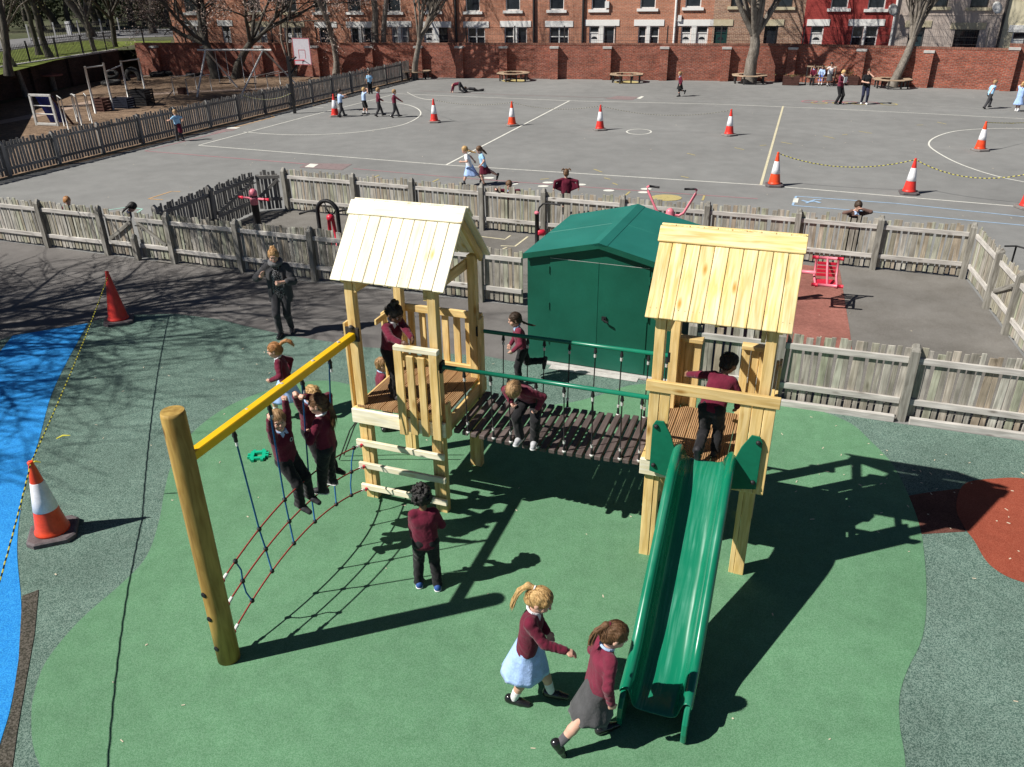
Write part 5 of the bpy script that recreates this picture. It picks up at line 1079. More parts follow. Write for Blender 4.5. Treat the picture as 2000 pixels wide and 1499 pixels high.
t = thing('leg_press_seat', 'pink framed fitness seat with dark red slats on the faded red rubber', 'exercise machine', (c.x, c.y, 0), 'fitness machines in the pen')
fr = tubes('frame', t, M['pinkp'], ([c - d * .24 + e * .42 + z * .86, c + d * .24 + e * .42 + z * .86], .028), ([c - d * .24 - e * .18 + z * .52, c + d * .26 - e * .18 + z * .52], .028), ([c - d * .2 + e * .42 + z * .86, c - d * .2 + e * .34 + z * .52, c - d * .19 - e * .1 + z * .46, c - d * .13 - e * .18 + z * .51], .022), ([c + d * .2 + e * .42 + z * .86, c + d * .2 + e * .34 + z * .52, c + d * .19 - e * .1 + z * .46, c + d * .13 - e * .18 + z * .51], .022), ([c + e * .42 + z * .86, c + e * .2 + z * .70, c - e * .18 + z * .52], .022))
for s, ee, zz in ((-1, .42, .86), (1, .42, .86), (-1, -.18, .52), (1, -.18, .52)): tubes('grip', t, M['redp'], ([c + d * (.17 * s) + e * ee + z * zz, c + d * (.28 * s) + e * ee + z * zz], .032))
for k in range(4): board('seat_slat', t, c - d * .17 + e * (.0 + k * .085) + z * .475, c + d * .17 + e * (.0 + k * .085) + z * .475, .07, .02, e, M['redp'])
for k in range(4): board('back_slat', t, c - d * .17 + e * (.345 + k * .016) + z * (.55 + k * .07), c + d * .17 + e * (.345 + k * .016) + z * (.55 + k * .07), .055, .02, z, M['redp'])
tubes('arm', t, M['pinkp'], ([c - d * .2 + e * .22 + z * .62, c - d * .75 + e * .22 + z * .62], .034)); tubes('post', t, M['black'], ([c - d * .75 + e * .22, c - d * .75 + e * .22 + z * .9], .07)); tubes('leg', t, M['black'], ([c - d * .5 + e * .2 + z * .6, c - d * .72 + e * .2 + z * .2], .03))
# scooters parked beyond the right end of the pen
for k, (lab, P_) in enumerate((('dark child scooter with black grips parked just outside the pen gate', (9.873, 15.165)), ('second dark scooter half hidden at the right edge beside the pen', (9.776, 14.217)))):
    c = Vector((P_[0], P_[1], 0)); t = thing('scooter', lab, 'scooter', (c.x, c.y, 0), 'scooters outside the pen'); a = Vector((.5, .86, 0)); b = Vector((.86, -.5, 0))
    board('deck', t, c - a * .35 + z * .09, c + a * .05 + z * .09, .11, .03, b, M['bluep']); tubes('stem', t, M['dark'], ([c + a * .10 + z * .1, c + a * .16 + z * .3, c + a * .1 + z * .86], .018)); tubes('handlebar', t, M['black'], ([c + a * .1 - b * .2 + z * .84, c + a * .1 + z * .87, c + a * .1 + b * .2 + z * .84], .016))
    for s_, v_ in ((-.42, 'w'), (.16, 'w')): m = MB(); m.lathe(c + a * s_ + z * .085, [(.03, -.015), (.08, -.015), (.085, 0), (.08, .015), (.03, .015)], 14, (Matrix.Rotation(math.atan2(a.y, a.x), 3, 'Z') @ Matrix.Rotation(rad(90), 3, 'X'))); m.build('wheel', M['whitep'] if k == 0 and s_ > 0 else M['tyre'], t)

# ------------------------------------------------------------------ adventure ground on the woodchip
hp = Vector((*(-10.218, 40.353), 0))
t = thing('basketball_hoop', 'black hoop post with a white basketball backboard and red ring by the long fence', 'basketball hoop', hp)
board('post', t, hp, hp + z * 2.55, .13, .13, (1, 0, 0), M['black']); a = Vector((.42, .10, 0))
tubes('arm', t, M['black'], ([hp + z * 1.75, hp + a * .9 + z * 2.15], .05)); tubes('arm', t, M['black'], ([hp + z * 2.3, hp + a * .9 + z * 2.5], .04))
bc_ = hp + Vector((.62, .30, 2.72)); bd = Vector((.86, -.28, 0)).normalized(); bn = Vector((bd.y, -bd.x, 0)) * 1
m = MB(); R3 = Matrix.Rotation(math.atan2(bd.y, bd.x), 3, 'Z'); m.box(bc_, (.90, .03, 1.16), R3); bb = m.build('backboard', flat('backboard_shaded', (.52, .50, .54), .6), t)  # shade on the board's face is put into this grey
m = MB()
for (xx, zz, w_, h_) in ((0, .565, .9, .03), (0, -.565, .9, .03), (-.435, 0, .03, 1.1), (.435, 0, .03, 1.1), (-.17, -.12, .025, .36), (.17, -.12, .025, .36), (0, .07, .34, .025)): m.box(bc_ + R3 @ Vector((xx, -.018, zz)), (w_, .006, h_), R3)
m.build('painted_lines', flat('board_red', (.45, .12, .14), .6), bb, kind='stuff')
cR = bc_ + R3 @ Vector((0, -.28, -.36)); tubes('ring', t, M['redp'], (arc(cR, bd, R3 @ Vector((0, 1, 0)), .23, 0, 2 * math.pi, 20), .014), ([bc_ + R3 @ Vector((0, -.02, -.36)), cR + R3 @ Vector((0, .23, 0))], .02))
t = thing('swing_frame', 'galvanised A frame swing with hanging chains on the woodchip', 'swing', (-15.9, 47, 0))
s0, s1 = Vector((-17.0, 49.1, 2.25)), Vector((-13.6, 48.5, 2.25))
sdv = (s1 - s0).normalized(); tubes('top_bar', t, M['steel'], ([s0 - sdv * .5, s1 + sdv * .5], .055))
for q, f1, f2 in ((s0, (-17.15, 46.9, 0), (-16.2, 51.2, 0)), (s1, (-14.6, 46.3, 0), (-12.2, 50.2, 0))): tubes('leg', t, M['steel'], ([q, Vector(f1)], .05)); tubes('leg', t, M['steel'], ([q, Vector(f2)], .05))
for k in (.16, .34, .60, .80): 
    q = s0.lerp(s1, k); tubes('chain', t, M['steel'], ([q, q - z * 1.75], .016), n=5)
for k in (.25, .70): q = s0.lerp(s1, k); board('swing_seat', t, q - sdv * .32 - z * 1.77, q + sdv * .32 - z * 1.77, .2, .04, (0, 1, 0), M['black'])
t = thing('climbing_bars', 'row of four tall grey posts joined by bars at different heights on the woodchip', 'climbing bars', (-20.4, 45, 0))
bp4 = [Vector((*(-20.181, 41.276), 0)), Vector((*(-19.808, 42.434), 0)), Vector((*(-20.569, 46.098), 0)), Vector((*(-21.533, 50.657), 0))]; bh = (2.15, 2.2, 2.0, 1.75)
for q, h in zip(bp4, bh): tubes('post', t, M['steel'], ([q, q + z * h], .05))
for i, h in ((0, 2.08), (1, 1.78), (2, 1.95)): tubes('bar', t, M['steel'], ([bp4[i] + z * h, bp4[i + 1] + z * (h if i != 2 else 1.70)], .03))
def lowbars(lab, pxs, hs):
    P_ = [Vector((*q, 0)) for q in pxs]; t = thing('low_bars', lab, 'balance bars', P_[0], 'low balance bars on the woodchip')
    for q in P_: tubes('post', t, M['steel'], ([q, q + z * hs], .026))
    for i in range(0, len(P_) - 1, 2): tubes('bar', t, M['steel'], ([P_[i] + z * hs, P_[i + 1] + z * hs], .02))
lowbars('low grey bars between the tall posts and the swing', [(-18.808, 48.038), (-18.311, 50.295), (-17.837, 47.496), (-17.241, 49.698)], .9)
lowbars('low grey bars to the right of the swing', [(-14.730, 49.894), (-13.964, 52.580), (-14.120, 50.309), (-13.317, 52.770)], .75)
lowbars('pale upright poles beside the blue panel frame', [(-19.169, 36.453), (-19.838, 37.455), (-18.803, 36.957), (-19.424, 37.982)], 1.3)
lowbars('pale upright poles nearer the tall grey posts', [(-18.796, 37.928), (-19.407, 39.001), (-19.514, 38.421), (-19.880, 38.746)], 1.2)
c = Vector((*(-20.702, 37.668), 0)); a = Vector((.96, -.28, 0)); b = Vector((.28, .96, 0))
t = thing('panel_frame', 'grey timber frame with dark blue climbing panels leaning behind it on the woodchip', 'climbing frame', c)
for q0, q1 in ((c - a * .58, c - a * .55 + z * 1.3), (c + a * .58, c + a * .55 + z * 1.3)): board('frame_post', t, q0, q1, .11, .08, a, M['steel'])
for zz in (.07, 1.3): board('frame_rail', t, c - a * .58 + z * zz, c + a * .58 + z * zz, .1, .08, z, M['steel'])
for zz in (.5, .85): tubes('bar', t, M['steel'], ([c - a * .55 + z * zz, c + a * .55 + z * zz], .025))
for k in range(4): board('blue_panel', t, c + a * (-.28 + k * .25) + b * .62 + z * .05, c + a * (-.28 + k * .25) + b * .12 + z * 1.25, .235, .03, a, M['bluep'])
board('side_prop', t, c + a * .95 + b * .5, c + a * .58 + z * 1.3, .1, .05, b, M['brown'])
def crate(lab, P_, s, mat, rows=4):
    c = Vector((*P_, 0)); t = thing('crate', lab, 'crate', c, 'plastic crates on the woodchip'); R3 = Matrix.Rotation(-.25, 3, 'Z'); h = s[2]
    m = MB(); m.box(c + z * .02, (s[0], s[1], .04), R3); m.build('floor', mat, t)
    for k in range(rows):
        zz = .06 + (k + .5) * (h - .06) / rows; hh = (h - .06) / rows * .72
        for ax, sg in ((0, -1), (0, 1), (1, -1), (1, 1)):
            m = MB(); o_ = Vector((sg * (s[0] / 2 - .02), 0, 0)) if ax == 0 else Vector((0, sg * (s[1] / 2 - .02), 0)); m.box(c + R3 @ o_ + z * zz, (.03, s[1] - .08, hh) if ax == 0 else (s[0] - .08, .03, hh), R3); m.build('slat', mat, t)
    for sx in (-1, 1):
        for sy in (-1, 1): m = MB(); m.box(c + R3 @ Vector((sx * (s[0] / 2 - .02), sy * (s[1] / 2 - .02), 0)) + z * h / 2, (.05, .05, h), R3); m.build('corner', mat, t)
crate('brown plastic crate between the two front tall posts', (-20.210, 42.125), (.65, .6, .62), M['brown'])
crate('low dark blue crate left of the tallest black crate', (-19.640, 43.128), (1.1, .6, .5), M['darkcrate'])
crate('tall stack shaped black crate, largest of the crates', (-18.966, 43.981), (1.0, .7, .8), M['black'], 6)
crate('small dark crate under the low bars near the swing', (-18.464, 48.447), (.4, .4, .35), M['brown'])
crate('red brown crate by the basketball backboard', (-13.750, 57.776), (.6, .5, .5), M['redp']); crate('wide red brown crate right of the backboard', (-12.101, 56.937), (1.5, .6, .5), M['redp'])
def tyre(lab, P_, zc, r, w, tilt, spin):
    R3 = Matrix.Rotation(spin, 3, 'Z') @ Matrix.Rotation(tilt, 3, 'X'); m = MB()
    m.lathe((P_[0], P_[1], zc), [(r * .55, -w * .35), (r * .62, -w * .5), (r * .9, -w * .5), (r * .99, -w * .32), (r, 0), (r * .99, w * .32), (r * .9, w * .5), (r * .62, w * .5), (r * .55, w * .35), (r * .52, 0), (r * .55, -w * .35)], 24, R3)
    m.F = m.F[:-2]; m.MI = m.MI[:-2]
    o = m.build('tyre', M['tyre'], None, smooth=True); tag(o, lab, 'tyre', 'old tyres in the far corner of the woodchip')
tyre('big tyre half sunk upright, nearest the tall posts', (-24.276, 55.760), .22, .62, .22, rad(90), -.3); tyre('tyre lying under the tall posts', (-24.790, 53.587), .12, .6, .24, .05, 0); tyre('tyre propped on the one lying under the tall posts', (-25.417, 55.323), .42, .42, .22, .5, .3)
tyre('biggest upright tractor tyre by the brick wall', (-25.120, 60.235), .28, .75, .3, rad(90), -.2); tyre('tyre lying at the right of the tractor tyre', (-23.649, 58.097), .15, .5, .25, .1, 0); tyre('tyre on top of the heap, catching the light', (-24.430, 62.221), .75, .5, .22, .6, .5); tyre('tyre at the foot of the heap', (-23.114, 58.985), .18, .55, .3, .15, 1)
tyre('right hand tyre of the heap below the brick wall', (-22.390, 59.217), .2, .6, .3, .2, 2); tyre('upper tyre leaning on the heap near the wall', (-23.188, 62.053), .6, .5, .25, .9, .2); tyre('flat tyre ring between swing and wall', (-21.157, 58.094), .12, .55, .22, .05, 0); tyre('large flat dark tyre seat beyond the swing', (-18.173, 59.993), .2, .95, .36, .02, 0); tyre('small tyre left of the large flat tyre', (-19.553, 59.838), .18, .42, .3, .1, 0)
def logtable(lab, P_, r, h, tr):
    c = Vector((*P_, 0)); t = thing('log_table', lab, 'table', c, 'log tables by the dark side wall'); m = MB(); m.lathe(c, [(r * 1.1, 0), (r, .1), (r, h)], 14); m.build('stump', M['bark'], t); m = MB(); m.lathe(c + z * (h + .002), [(tr, 0), (tr * 1.02, .03), (tr, .08)], 18); m.build('top', M['redfaded'], t)
logtable('log table with a reddish round top by the dark side wall', (-27.068, 51.032), .16, .82, .62); logtable('lower log table half hidden behind the taller one', (-27.948, 51.376), .15, .55, .6)
# ------------------------------------------------------------------ ring benches
def ring_bench(lab, P_, r, M_=None):
    c = Vector((*P_, 0)); t = thing('ring_bench', lab, 'bench', c, 'round tree benches along the brick wall'); n = 8
    for k in range(n):
        a0 = 2 * math.pi * k / n + .2; a1 = 2 * math.pi * (k + 1) / n + .2
        for j, (ri, ro) in enumerate(((r - .40, r - .28), (r - .265, r - .145), (r - .13, r))):
            m = MB(); V = []
            for zz in (.44, .475): V += [c + Vector((q * math.cos(a), q * math.sin(a), zz)) for a, q in ((a0 + .004, ri), (a0 + .004, ro), (a1 - .004, ro), (a1 - .004, ri))]
            m.add(V, [(3, 2, 1, 0), (4, 5, 6, 7), (0, 1, 5, 4), (1, 2, 6, 5), (2, 3, 7, 6), (3, 0, 4, 7)]); m.build('seat_slat', M['bench'], t)
        q = c + Vector(((r - .2) * math.cos(a0), (r - .2) * math.sin(a0), 0)); m = MB(); R3 = Matrix.Rotation(a0, 3, 'Z'); m.box(q + z * .22, (.07, .07, .44), R3); m.build('leg', M['dark'], t); m = MB(); m.box(q + z * .415, (.38, .05, .04), R3); m.build('bearer', M['dark'], t)
    return c
ring_bench('empty round bench, left one with no tree, below the brick wall', (0.356, 52.752), 1.05); ring_bench('empty round bench, right one with no tree, left of the running girl', (7.085, 51.129), 1.05)
ring_bench('round bench circling the big tree with the forked limbs', (14.047, 49.778), 1.05); ring_bench('round bench circling the leaning tree behind the two adults', (21.077, 46.782), 1.05); ring_bench('round bench circling the tree at the corner of the long dark fence', (-5.864, 54.651), 1.0)
sheet('tree_pit', [((0.356, 52.752)[0] + .75 * math.cos(a), (0.356, 52.752)[1] + .75 * math.sin(a)) for a in [k * .524 for k in range(12)]], .005, M['line_yel']); sheet('tree_pit', [((7.085, 51.129)[0] + .75 * math.cos(a), (7.085, 51.129)[1] + .75 * math.sin(a)) for a in [k * .524 for k in range(12)]], .005, M['line_yel'])
t = thing('bench', 'dark slatted bench with three children at the foot of the brick wall', 'bench', (17.0, 49.3, 0)); bd_ = Vector((.92, -.36, 0)); bn_ = Vector((.36, .92, 0)); bc0 = Vector((*(17.677, 48.356), 0))
for k in range(4): board('seat_slat', t, bc0 - bd_ * .8 + bn_ * (k * .11) + z * .42, bc0 + bd_ * .8 + bn_ * (k * .11) + z * .42, .09, .03, bn_, M['bench'])
for k in range(9): board('back_slat', t, bc0 + bd_ * (-.76 + k * .19) + bn_ * .42 + z * .45, bc0 + bd_ * (-.76 + k * .19) + bn_ * .5 + z * .92, .06, .02, bd_, M['bench'])
board('top_rail', t, bc0 - bd_ * .82 + bn_ * .5 + z * .94, bc0 + bd_ * .82 + bn_ * .5 + z * .94, .07, .04, z, M['bench'])
for s in (-.78, .78):
    for o_ in (.02, .42): board('leg', t, bc0 + bd_ * s + bn_ * o_, bc0 + bd_ * s + bn_ * (o_ + .03) + z * (.62 if o_ < .1 else .92), .06, .06, bd_, M['dark'])
def planter(lab, P_, s, fill):
    c = Vector((*P_, 0)); t = thing('planter', lab, 'planter', c, 'planters at the foot of the wall'); R3 = Matrix.Rotation(-.35, 3, 'Z')
    for k in range(4): zz = .07 + k * .12; m = MB(); m.box(c + z * zz, (s, s * .8, .112), R3); m.build('plank', M['brown'], t)
    m = MB()
    for k in range(130):
        p_ = c + Vector((RNG.normal(0, s * .28), RNG.normal(0, s * .24), .48 + abs(RNG.normal(0, .16 if fill else .03)))); a = RNG.uniform(0, 6); q = RNG.uniform(.03, .08); v = Vector((math.cos(a), math.sin(a), RNG.uniform(-.4, .8))) * q; w = Vector((-math.sin(a), math.cos(a), 0)) * q * .5; m.add([p_ - w, p_ + v, p_ + w], [(0, 1, 2)])
    m.build('plants', M['bud'], t, kind='stuff')
planter('low dark planter left of the bench of children', (16.181, 48.775), .9, 0); planter('round leafy planter between the two adults', (19.492, 48.387), .7, 1)
m = MB(); c = Vector((*(-38.559, 77.569), BK)); m.box(c + z * .55, (.35, .3, 1.1)); tag(m.build('white_post', M['whitep']), 'white and yellow marker post beside the road', 'post')

# ------------------------------------------------------------------ trees
def grow(base, height, r0, seed, fork=.35, nlimb=5, spread=.5, levels=4, lean=(0, 0), up=.35, kids=(5, 5, 5, 4), lenf=.62, wig=.12, stems=None, minr=.006):
    """branch list: (points, radii, level)"""
    rg = np.random.default_rng(seed); out = []
    def branch(p, d, L, r, lev, r1):
        n = 4 if lev > 1 else 6; pts = [p.copy()]; rs = [r]; q = p.copy(); dd = d.copy()
        for i in range(n):
            dd = dd + rg.normal(0, wig, 3) + np.array([0, 0, up * .12 * (lev > 0)]); dd /= np.linalg.norm(dd); q = q + dd * L / n; pts.append(q.copy()); rs.append(r + (r1 - r) * ((i + 1) / n))
        out.append((np.array(pts), np.array(rs), lev)); return pts, rs, dd
    def side(d, ang):
        a = rg.normal(0, 1, 3); a -= d * a.dot(d); a /= np.linalg.norm(a); v = d * math.cos(ang) + a * math.sin(ang); return v / np.linalg.norm(v)
    def rec(p, d, L, r, lev):
        pts, rs, dd = branch(p, d, L, r, lev, max(minr * .6, r * (.45 if lev else .7)))
        if lev >= levels: return
        k = kids[min(lev, len(kids) - 1)]
        for i in range(k):
            t = (.35 + .65 * (i + rg.uniform(.2, 1)) / k) if lev else rg.uniform(.86, 1.0); j = min(int(t * (len(pts) - 1)), len(pts) - 2); f = t * (len(pts) - 1) - j
            q = pts[j] + (pts[j + 1] - pts[j]) * min(f, 1.0); rr = max(minr, (rs[j] + (rs[j + 1] - rs[j]) * min(f, 1)) * rg.uniform(.45, .72))
            v = side(dd if lev == 0 else (pts[j + 1] - pts[j]) / np.linalg.norm(pts[j + 1] - pts[j]), rg.uniform(.35, 1.0) * spread * (1.2 if lev == 0 else 1.3)); v = v + np.array([0, 0, up * .3]); v /= np.linalg.norm(v)
            rec(q, v, L * rg.uniform(.5, .8) * (lenf / .62) if lev else (height * (1 - fork)) * rg.uniform(.55, .95), rr, lev + 1)
    b = np.array(base, float); d0 = np.array([lean[0], lean[1], 1.0]); d0 /= np.linalg.norm(d0); rec(b, d0, height * fork, r0, 0); return out
def tubemesh(name, brs, sides, mat, parent, flare=None):
    V = []; F = []; off = 0
    for pts, rs, lev in brs:
        n = sides(lev); N = len(pts); t = np.gradient(pts, axis=0); t /= np.linalg.norm(t, axis=1)[:, None] + 1e-9; ref = np.array([.31, .95, .05]) if abs(t[0][1]) < .9 else np.array([1., 0, 0])
        a = np.cross(t, ref); a /= np.linalg.norm(a, axis=1)[:, None] + 1e-9; b = np.cross(t, a); an = np.arange(n) * 2 * math.pi / n
        rr = rs.copy()
        if lev == 0 and flare: rr[0] *= flare
        ring = pts[:, None, :] + rr[:, None, None] * (np.cos(an)[None, :, None] * a[:, None, :] + np.sin(an)[None, :, None] * b[:, None, :]); V.append(ring.reshape(-1, 3))
        i = np.arange(N - 1)[:, None] * n; k = np.arange(n)[None, :]; k2 = (k + 1) % n
        F.append((np.stack([i + k, i + k2, i + n + k2, i + n + k], -1).reshape(-1, 4)) + off); off += N * n
    if not V: return None
    me = fastmesh(name, np.concatenate(V), np.concatenate(F), True); me.materials.append(mat); return mk(name, me, None, parent)
def leaves(name, brs, per, size, mat, parent, seed, minlev=3, kind='stuff'):
    rg = np.random.default_rng(seed); P_ = np.concatenate([b[0][1:] for b in brs if b[2] >= minlev]); P_ = np.repeat(P_, per, 0); n = len(P_); P_ = P_ + rg.normal(0, size * 1.6, (n, 3)); s = rg.uniform(.5, 1.2, (n, 1)) * size
    u = rg.normal(0, 1, (n, 3)); u /= np.linalg.norm(u, axis=1)[:, None]; v = np.cross(u, rg.normal(0, 1, (n, 3))); v /= np.linalg.norm(v, axis=1)[:, None]
    V = np.stack([P_ - u * s, P_ + v * s * .6, P_ + u * s, P_ - v * s * .6], 1).reshape(-1, 3); F = np.arange(4 * n).reshape(-1, 4); me = fastmesh(name, V, F, False); me.materials.append(mat); return mk(name, me, None, parent, None, kind)
def tree(name, lab, base, brs, group='bare trees', bark='bark', twig='twig', leaf=None):
    t = thing(name, lab, 'tree', base, group)
    tubemesh('trunk', [b for b in brs if b[2] == 0], lambda l: 14, M[bark], t, 1.35)
    for b in [b for b in brs if b[2] == 1]: tubemesh('limb', [b], lambda l: 8, M[bark], t)
    tubemesh('crown', [b for b in brs if b[2] >= 2], lambda l: 5 if l == 2 else 3, M[twig], t)
    if leaf: leaves(leaf[0], brs, leaf[1], leaf[2], M[leaf[3]], t, leaf[4], leaf[5] if len(leaf) > 5 else 3)
def B3(P_, zz=0): return (P_[0], P_[1], zz)
b = B3((14.047, 49.778)); tree('bare_tree', 'big bare tree with thick forked limbs spreading right above its ring bench', b, grow(b, 8.5, .37, 5, .30, 7, .75, 4, (.07, 0), .45, (7, 7, 6, 4), wig=.10))
b = B3((21.225, 46.996)); tree('bare_tree', 'leaning bare tree with a dense fan of pruned shoots by the red painted house', b, grow(b, 7.2, .25, 9, .38, 9, .55, 4, (.33, .05), .7, (13, 9, 6, 3), wig=.07))
b = B3((-5.871, 54.076)); tree('bare_tree', 'bare tree with a fan of upright branches where the dark fence meets the wall', b, grow(b, 7.8, .20, 13, .32, 8, .55, 4, (-.02, 0), .7, (10, 8, 6, 3), wig=.07))
b = B3((-11.2, 56.0)); tree('bare_tree', 'straight slender bare tree behind the dark fence in front of the silver car', b, grow(b, 9.5, .20, 17, .62, 4, .5, 4, (.0, 0), .5, (6, 5, 5, 4)))
b = B3((-8.55, 56.05)); tree('bare_tree', 'bare tree leaning left, first of the V shaped pair by the wall', b, grow(b, 9.5, .25, 21, .62, 4, .5, 4, (-.12, 0), .5, (6, 5, 5, 4)))
b = B3((-8.1, 56.0)); tree('bare_tree', 'bare tree leaning right, second of the V shaped pair by the wall', b, grow(b, 9, .19, 23, .62, 4, .5, 4, (.17, 0), .5, (5, 5, 5, 4)))
b = B3((-14.196, 56.895)); 
brs = grow(b, 9, .09, 25, .5, 3, .4, 4, (-.15, 0), .5, (5, 5, 4, 3)) + grow((b[0] + .1, b[1], 0), 9, .08, 26, .5, 3, .4, 4, (.04, 0), .5, (5, 5, 4, 3)) + grow((b[0] + .15, b[1], 0), 8.5, .07, 27, .45, 3, .45, 4, (.18, .02), .5, (5, 5, 4, 3))
tree('multi_stem_tree', 'thin multi stemmed bare tree just behind the basketball backboard', b, brs, leaf=('blossom', 2, .035, 'blossom', 3))
b = B3((-19.1, 56.4)); brs = grow(b, 8.5, .34, 31, .3, 6, .75, 4, (-.12, 0), .35, (7, 6, 6, 5)) + grow((b[0] + 1.3, b[1] - .1, 0), 8.5, .28, 32, .3, 5, .7, 4, (.1, 0), .35, (6, 6, 6, 5))
tree('blossom_tree', 'dark twin trunked tree with pale blossom in front of the first terrace houses', b, brs, 'trees at the left of the playground', 'darkbark', 'darkbark', ('blossom', 3, .05, 'blossom', 5))
LFT = [((*(-27.164, 48.048), 0), 9, .15, 41, (.07, 0), 'thin trunked tree rising from the woodchip at the far left', 'bud'), ((*(-27.387, 57.946), 0), 11, .17, 42, (-.01, 0), 'slender tree standing behind the tall grey posts', 'bud'), ((*(-27.793, 61.965), 0), 11, .21, 43, (.06, 0), 'thick dark trunk leaning right behind the tall grey posts', None),
       ((*(-24.926, 43.067), BK), 10, .19, 44, (-.06, 0), 'dark broad trunk behind the spiked railing at the left edge', 'bud'), ((*(-28.223, 53.640), BK), 10, .2, 45, (-.12, 0), 'grey trunk on the bright grass verge, right of a pair', 'bud'), ((*(-29.982, 55.757), BK), 10, .17, 46, (-.03, 0), 'grey trunk on the bright grass verge, left of a pair', 'bud'),
       ((*(-35.025, 74.104), BK), 12, .33, 47, (-.02, 0), 'stout trunk at the kerb of the road', 'bud'), ((*(-31.416, 78.138), BK), 11, .3, 48, (-.08, 0), 'stout trunk by the park railing near the terrace end', 'bud'), ((*(-26.375, 42.786), BK), 11, .25, 49, (.04, 0), 'bushy tree at the extreme left beyond the verge', 'bud')]
for b, h, r, sd_, ln, lab, lf in LFT:
    tree('bare_tree', lab, b, grow(b, h, r, sd_, .36, 6, .75, 4, ln, .35, (6, 6, 6, 4)), 'trees at the left of the playground', 'darkbark' if lf is None or b[2] > 1 else 'bark', 'darkbark', (('buds', 2, .055, 'bud', sd_) if lf else None))
rg = random.Random(4)
names = ['olive budding tree', 'dark bare tree', 'brownish park tree', 'pale trunked park tree', 'dense dark park tree', 'tall thin park tree', 'broad budding tree', 'crooked park tree', 'low spreading tree', 'ivy covered tree', 'grey park tree', 'thick crowned tree', 'leaning park tree', 'upright park tree']
wh = ['behind the white marker post', 'at the far left of the park', 'left of the marker post', 'beyond the middle of the park railing', 'in the gap between the two verge trunks', 'behind the stout kerb trunk', 'right of the stout kerb trunk', 'behind the thick leaning trunk', 'close to the terrace end', 'behind the railing near the terrace', 'deep in the park on the left', 'deep in the park in the middle', 'deep in the park toward the terrace', 'far back at the corner of the terrace']
spots = [(142, 58), (12, 62), (110, 55), (215, 52), (85, 60), (190, 50), (200, 44), (258, 50), (322, 52), (285, 50), (50, 42), (150, 36), (235, 34), (312, 36)]
PX = [(-42.969, 87.216), (-48.387, 85.110), (-46.360, 90.764), (-41.560, 92.430), (-45.255, 86.042), (-44.115, 95.108), (-45.689, 99.854), (-39.908, 94.005), (-35.205, 90.798), (-38.264, 93.574), (-58.906, 108.379), (-56.178, 115.814), (-48.243, 110.556), (-42.680, 108.884)]
for i, q in enumerate(PX):
    b = (q[0], q[1], BK); ev = i in (4, 9, 11)
    tree('park_tree', names[i] + ' ' + wh[i], b, grow(b, rg.uniform(8, 12), rg.uniform(.25, .42), 60 + i, .3, 6, .8, 3 if i > 9 else 4, (rg.uniform(-.1, .1), 0), .3, (6, 6, 5, 4), minr=.016), 'park trees beyond the road', 'darkbark', 'darkbark', ('foliage', 9 if ev else 3, .12 if ev else .09, 'ever' if ev else 'bud', 80 + i, 2 if ev else 3))
# dense shrubbery and woodland behind the park trees, one mass
n = 46000; P_ = np.empty((n, 3)); cx = RNG.uniform(-150, -24, 60); cy = RNG.uniform(95, 190, 60); ch_ = RNG.uniform(2.5, 6, 60); k = RNG.integers(0, 60, n)
P_[:, 0] = cx[k] + RNG.normal(0, 3.4, n); P_[:, 1] = cy[k] + RNG.normal(0, 3.0, n); P_[:, 2] = BK + np.abs(RNG.normal(0, .5, n)) * ch_[k]
s = RNG.uniform(.15, .42, (n, 1)); u = RNG.normal(0, 1, (n, 3)); u /= np.linalg.norm(u, axis=1)[:, None]; v = np.cross(u, RNG.normal(0, 1, (n, 3))); v /= np.linalg.norm(v, axis=1)[:, None]
me = fastmesh('woodland', np.stack([P_ - u * s, P_ + v * s * .6, P_ + u * s, P_ - v * s * .6], 1).reshape(-1, 3), np.arange(4 * n).reshape(-1, 4)); o = mk('woodland', me, M['ever'], None, None, 'stuff'); o['label'] = 'dark shrubs and undergrowth of the park beyond the road'
# two bare trees left of the view, whose branch shadows lie across the tarmac and rubber
for i, (bx, by, h, lab) in enumerate(((-13.6, 12.2, 7.6, 'bare tree left of the view whose branches shade the tarmac by the fence'), (-14.6, 9.7, 7.2, 'bare tree left of the view whose branches shade the blue and green rubber'), (-19.8, 11.5, 7.6, 'bare tree left of the view shading the left end of the tarmac'))):
    def unseen(br):
        p = br[0] - np.array([0, 0, 5.7]); cp, sp_ = math.cos(.46715), math.sin(.46715); zc = p[:, 1] * cp - p[:, 2] * sp_; xc = p[:, 0]; yc = p[:, 1] * sp_ + p[:, 2] * cp
        return not ((zc > .5) & (np.abs(xc) < zc * .70) & (np.abs(yc) < zc * .54)).any()
    b = (bx, by, 0); tree('bare_tree', lab, b, [q_ for q_ in grow(b, h, .26, 91 + i, .32, 7, .85, 4, (.05, .02), .15, (8, 7, 7, 4), minr=.012, wig=.1) if unseen(q_)], 'bare trees')
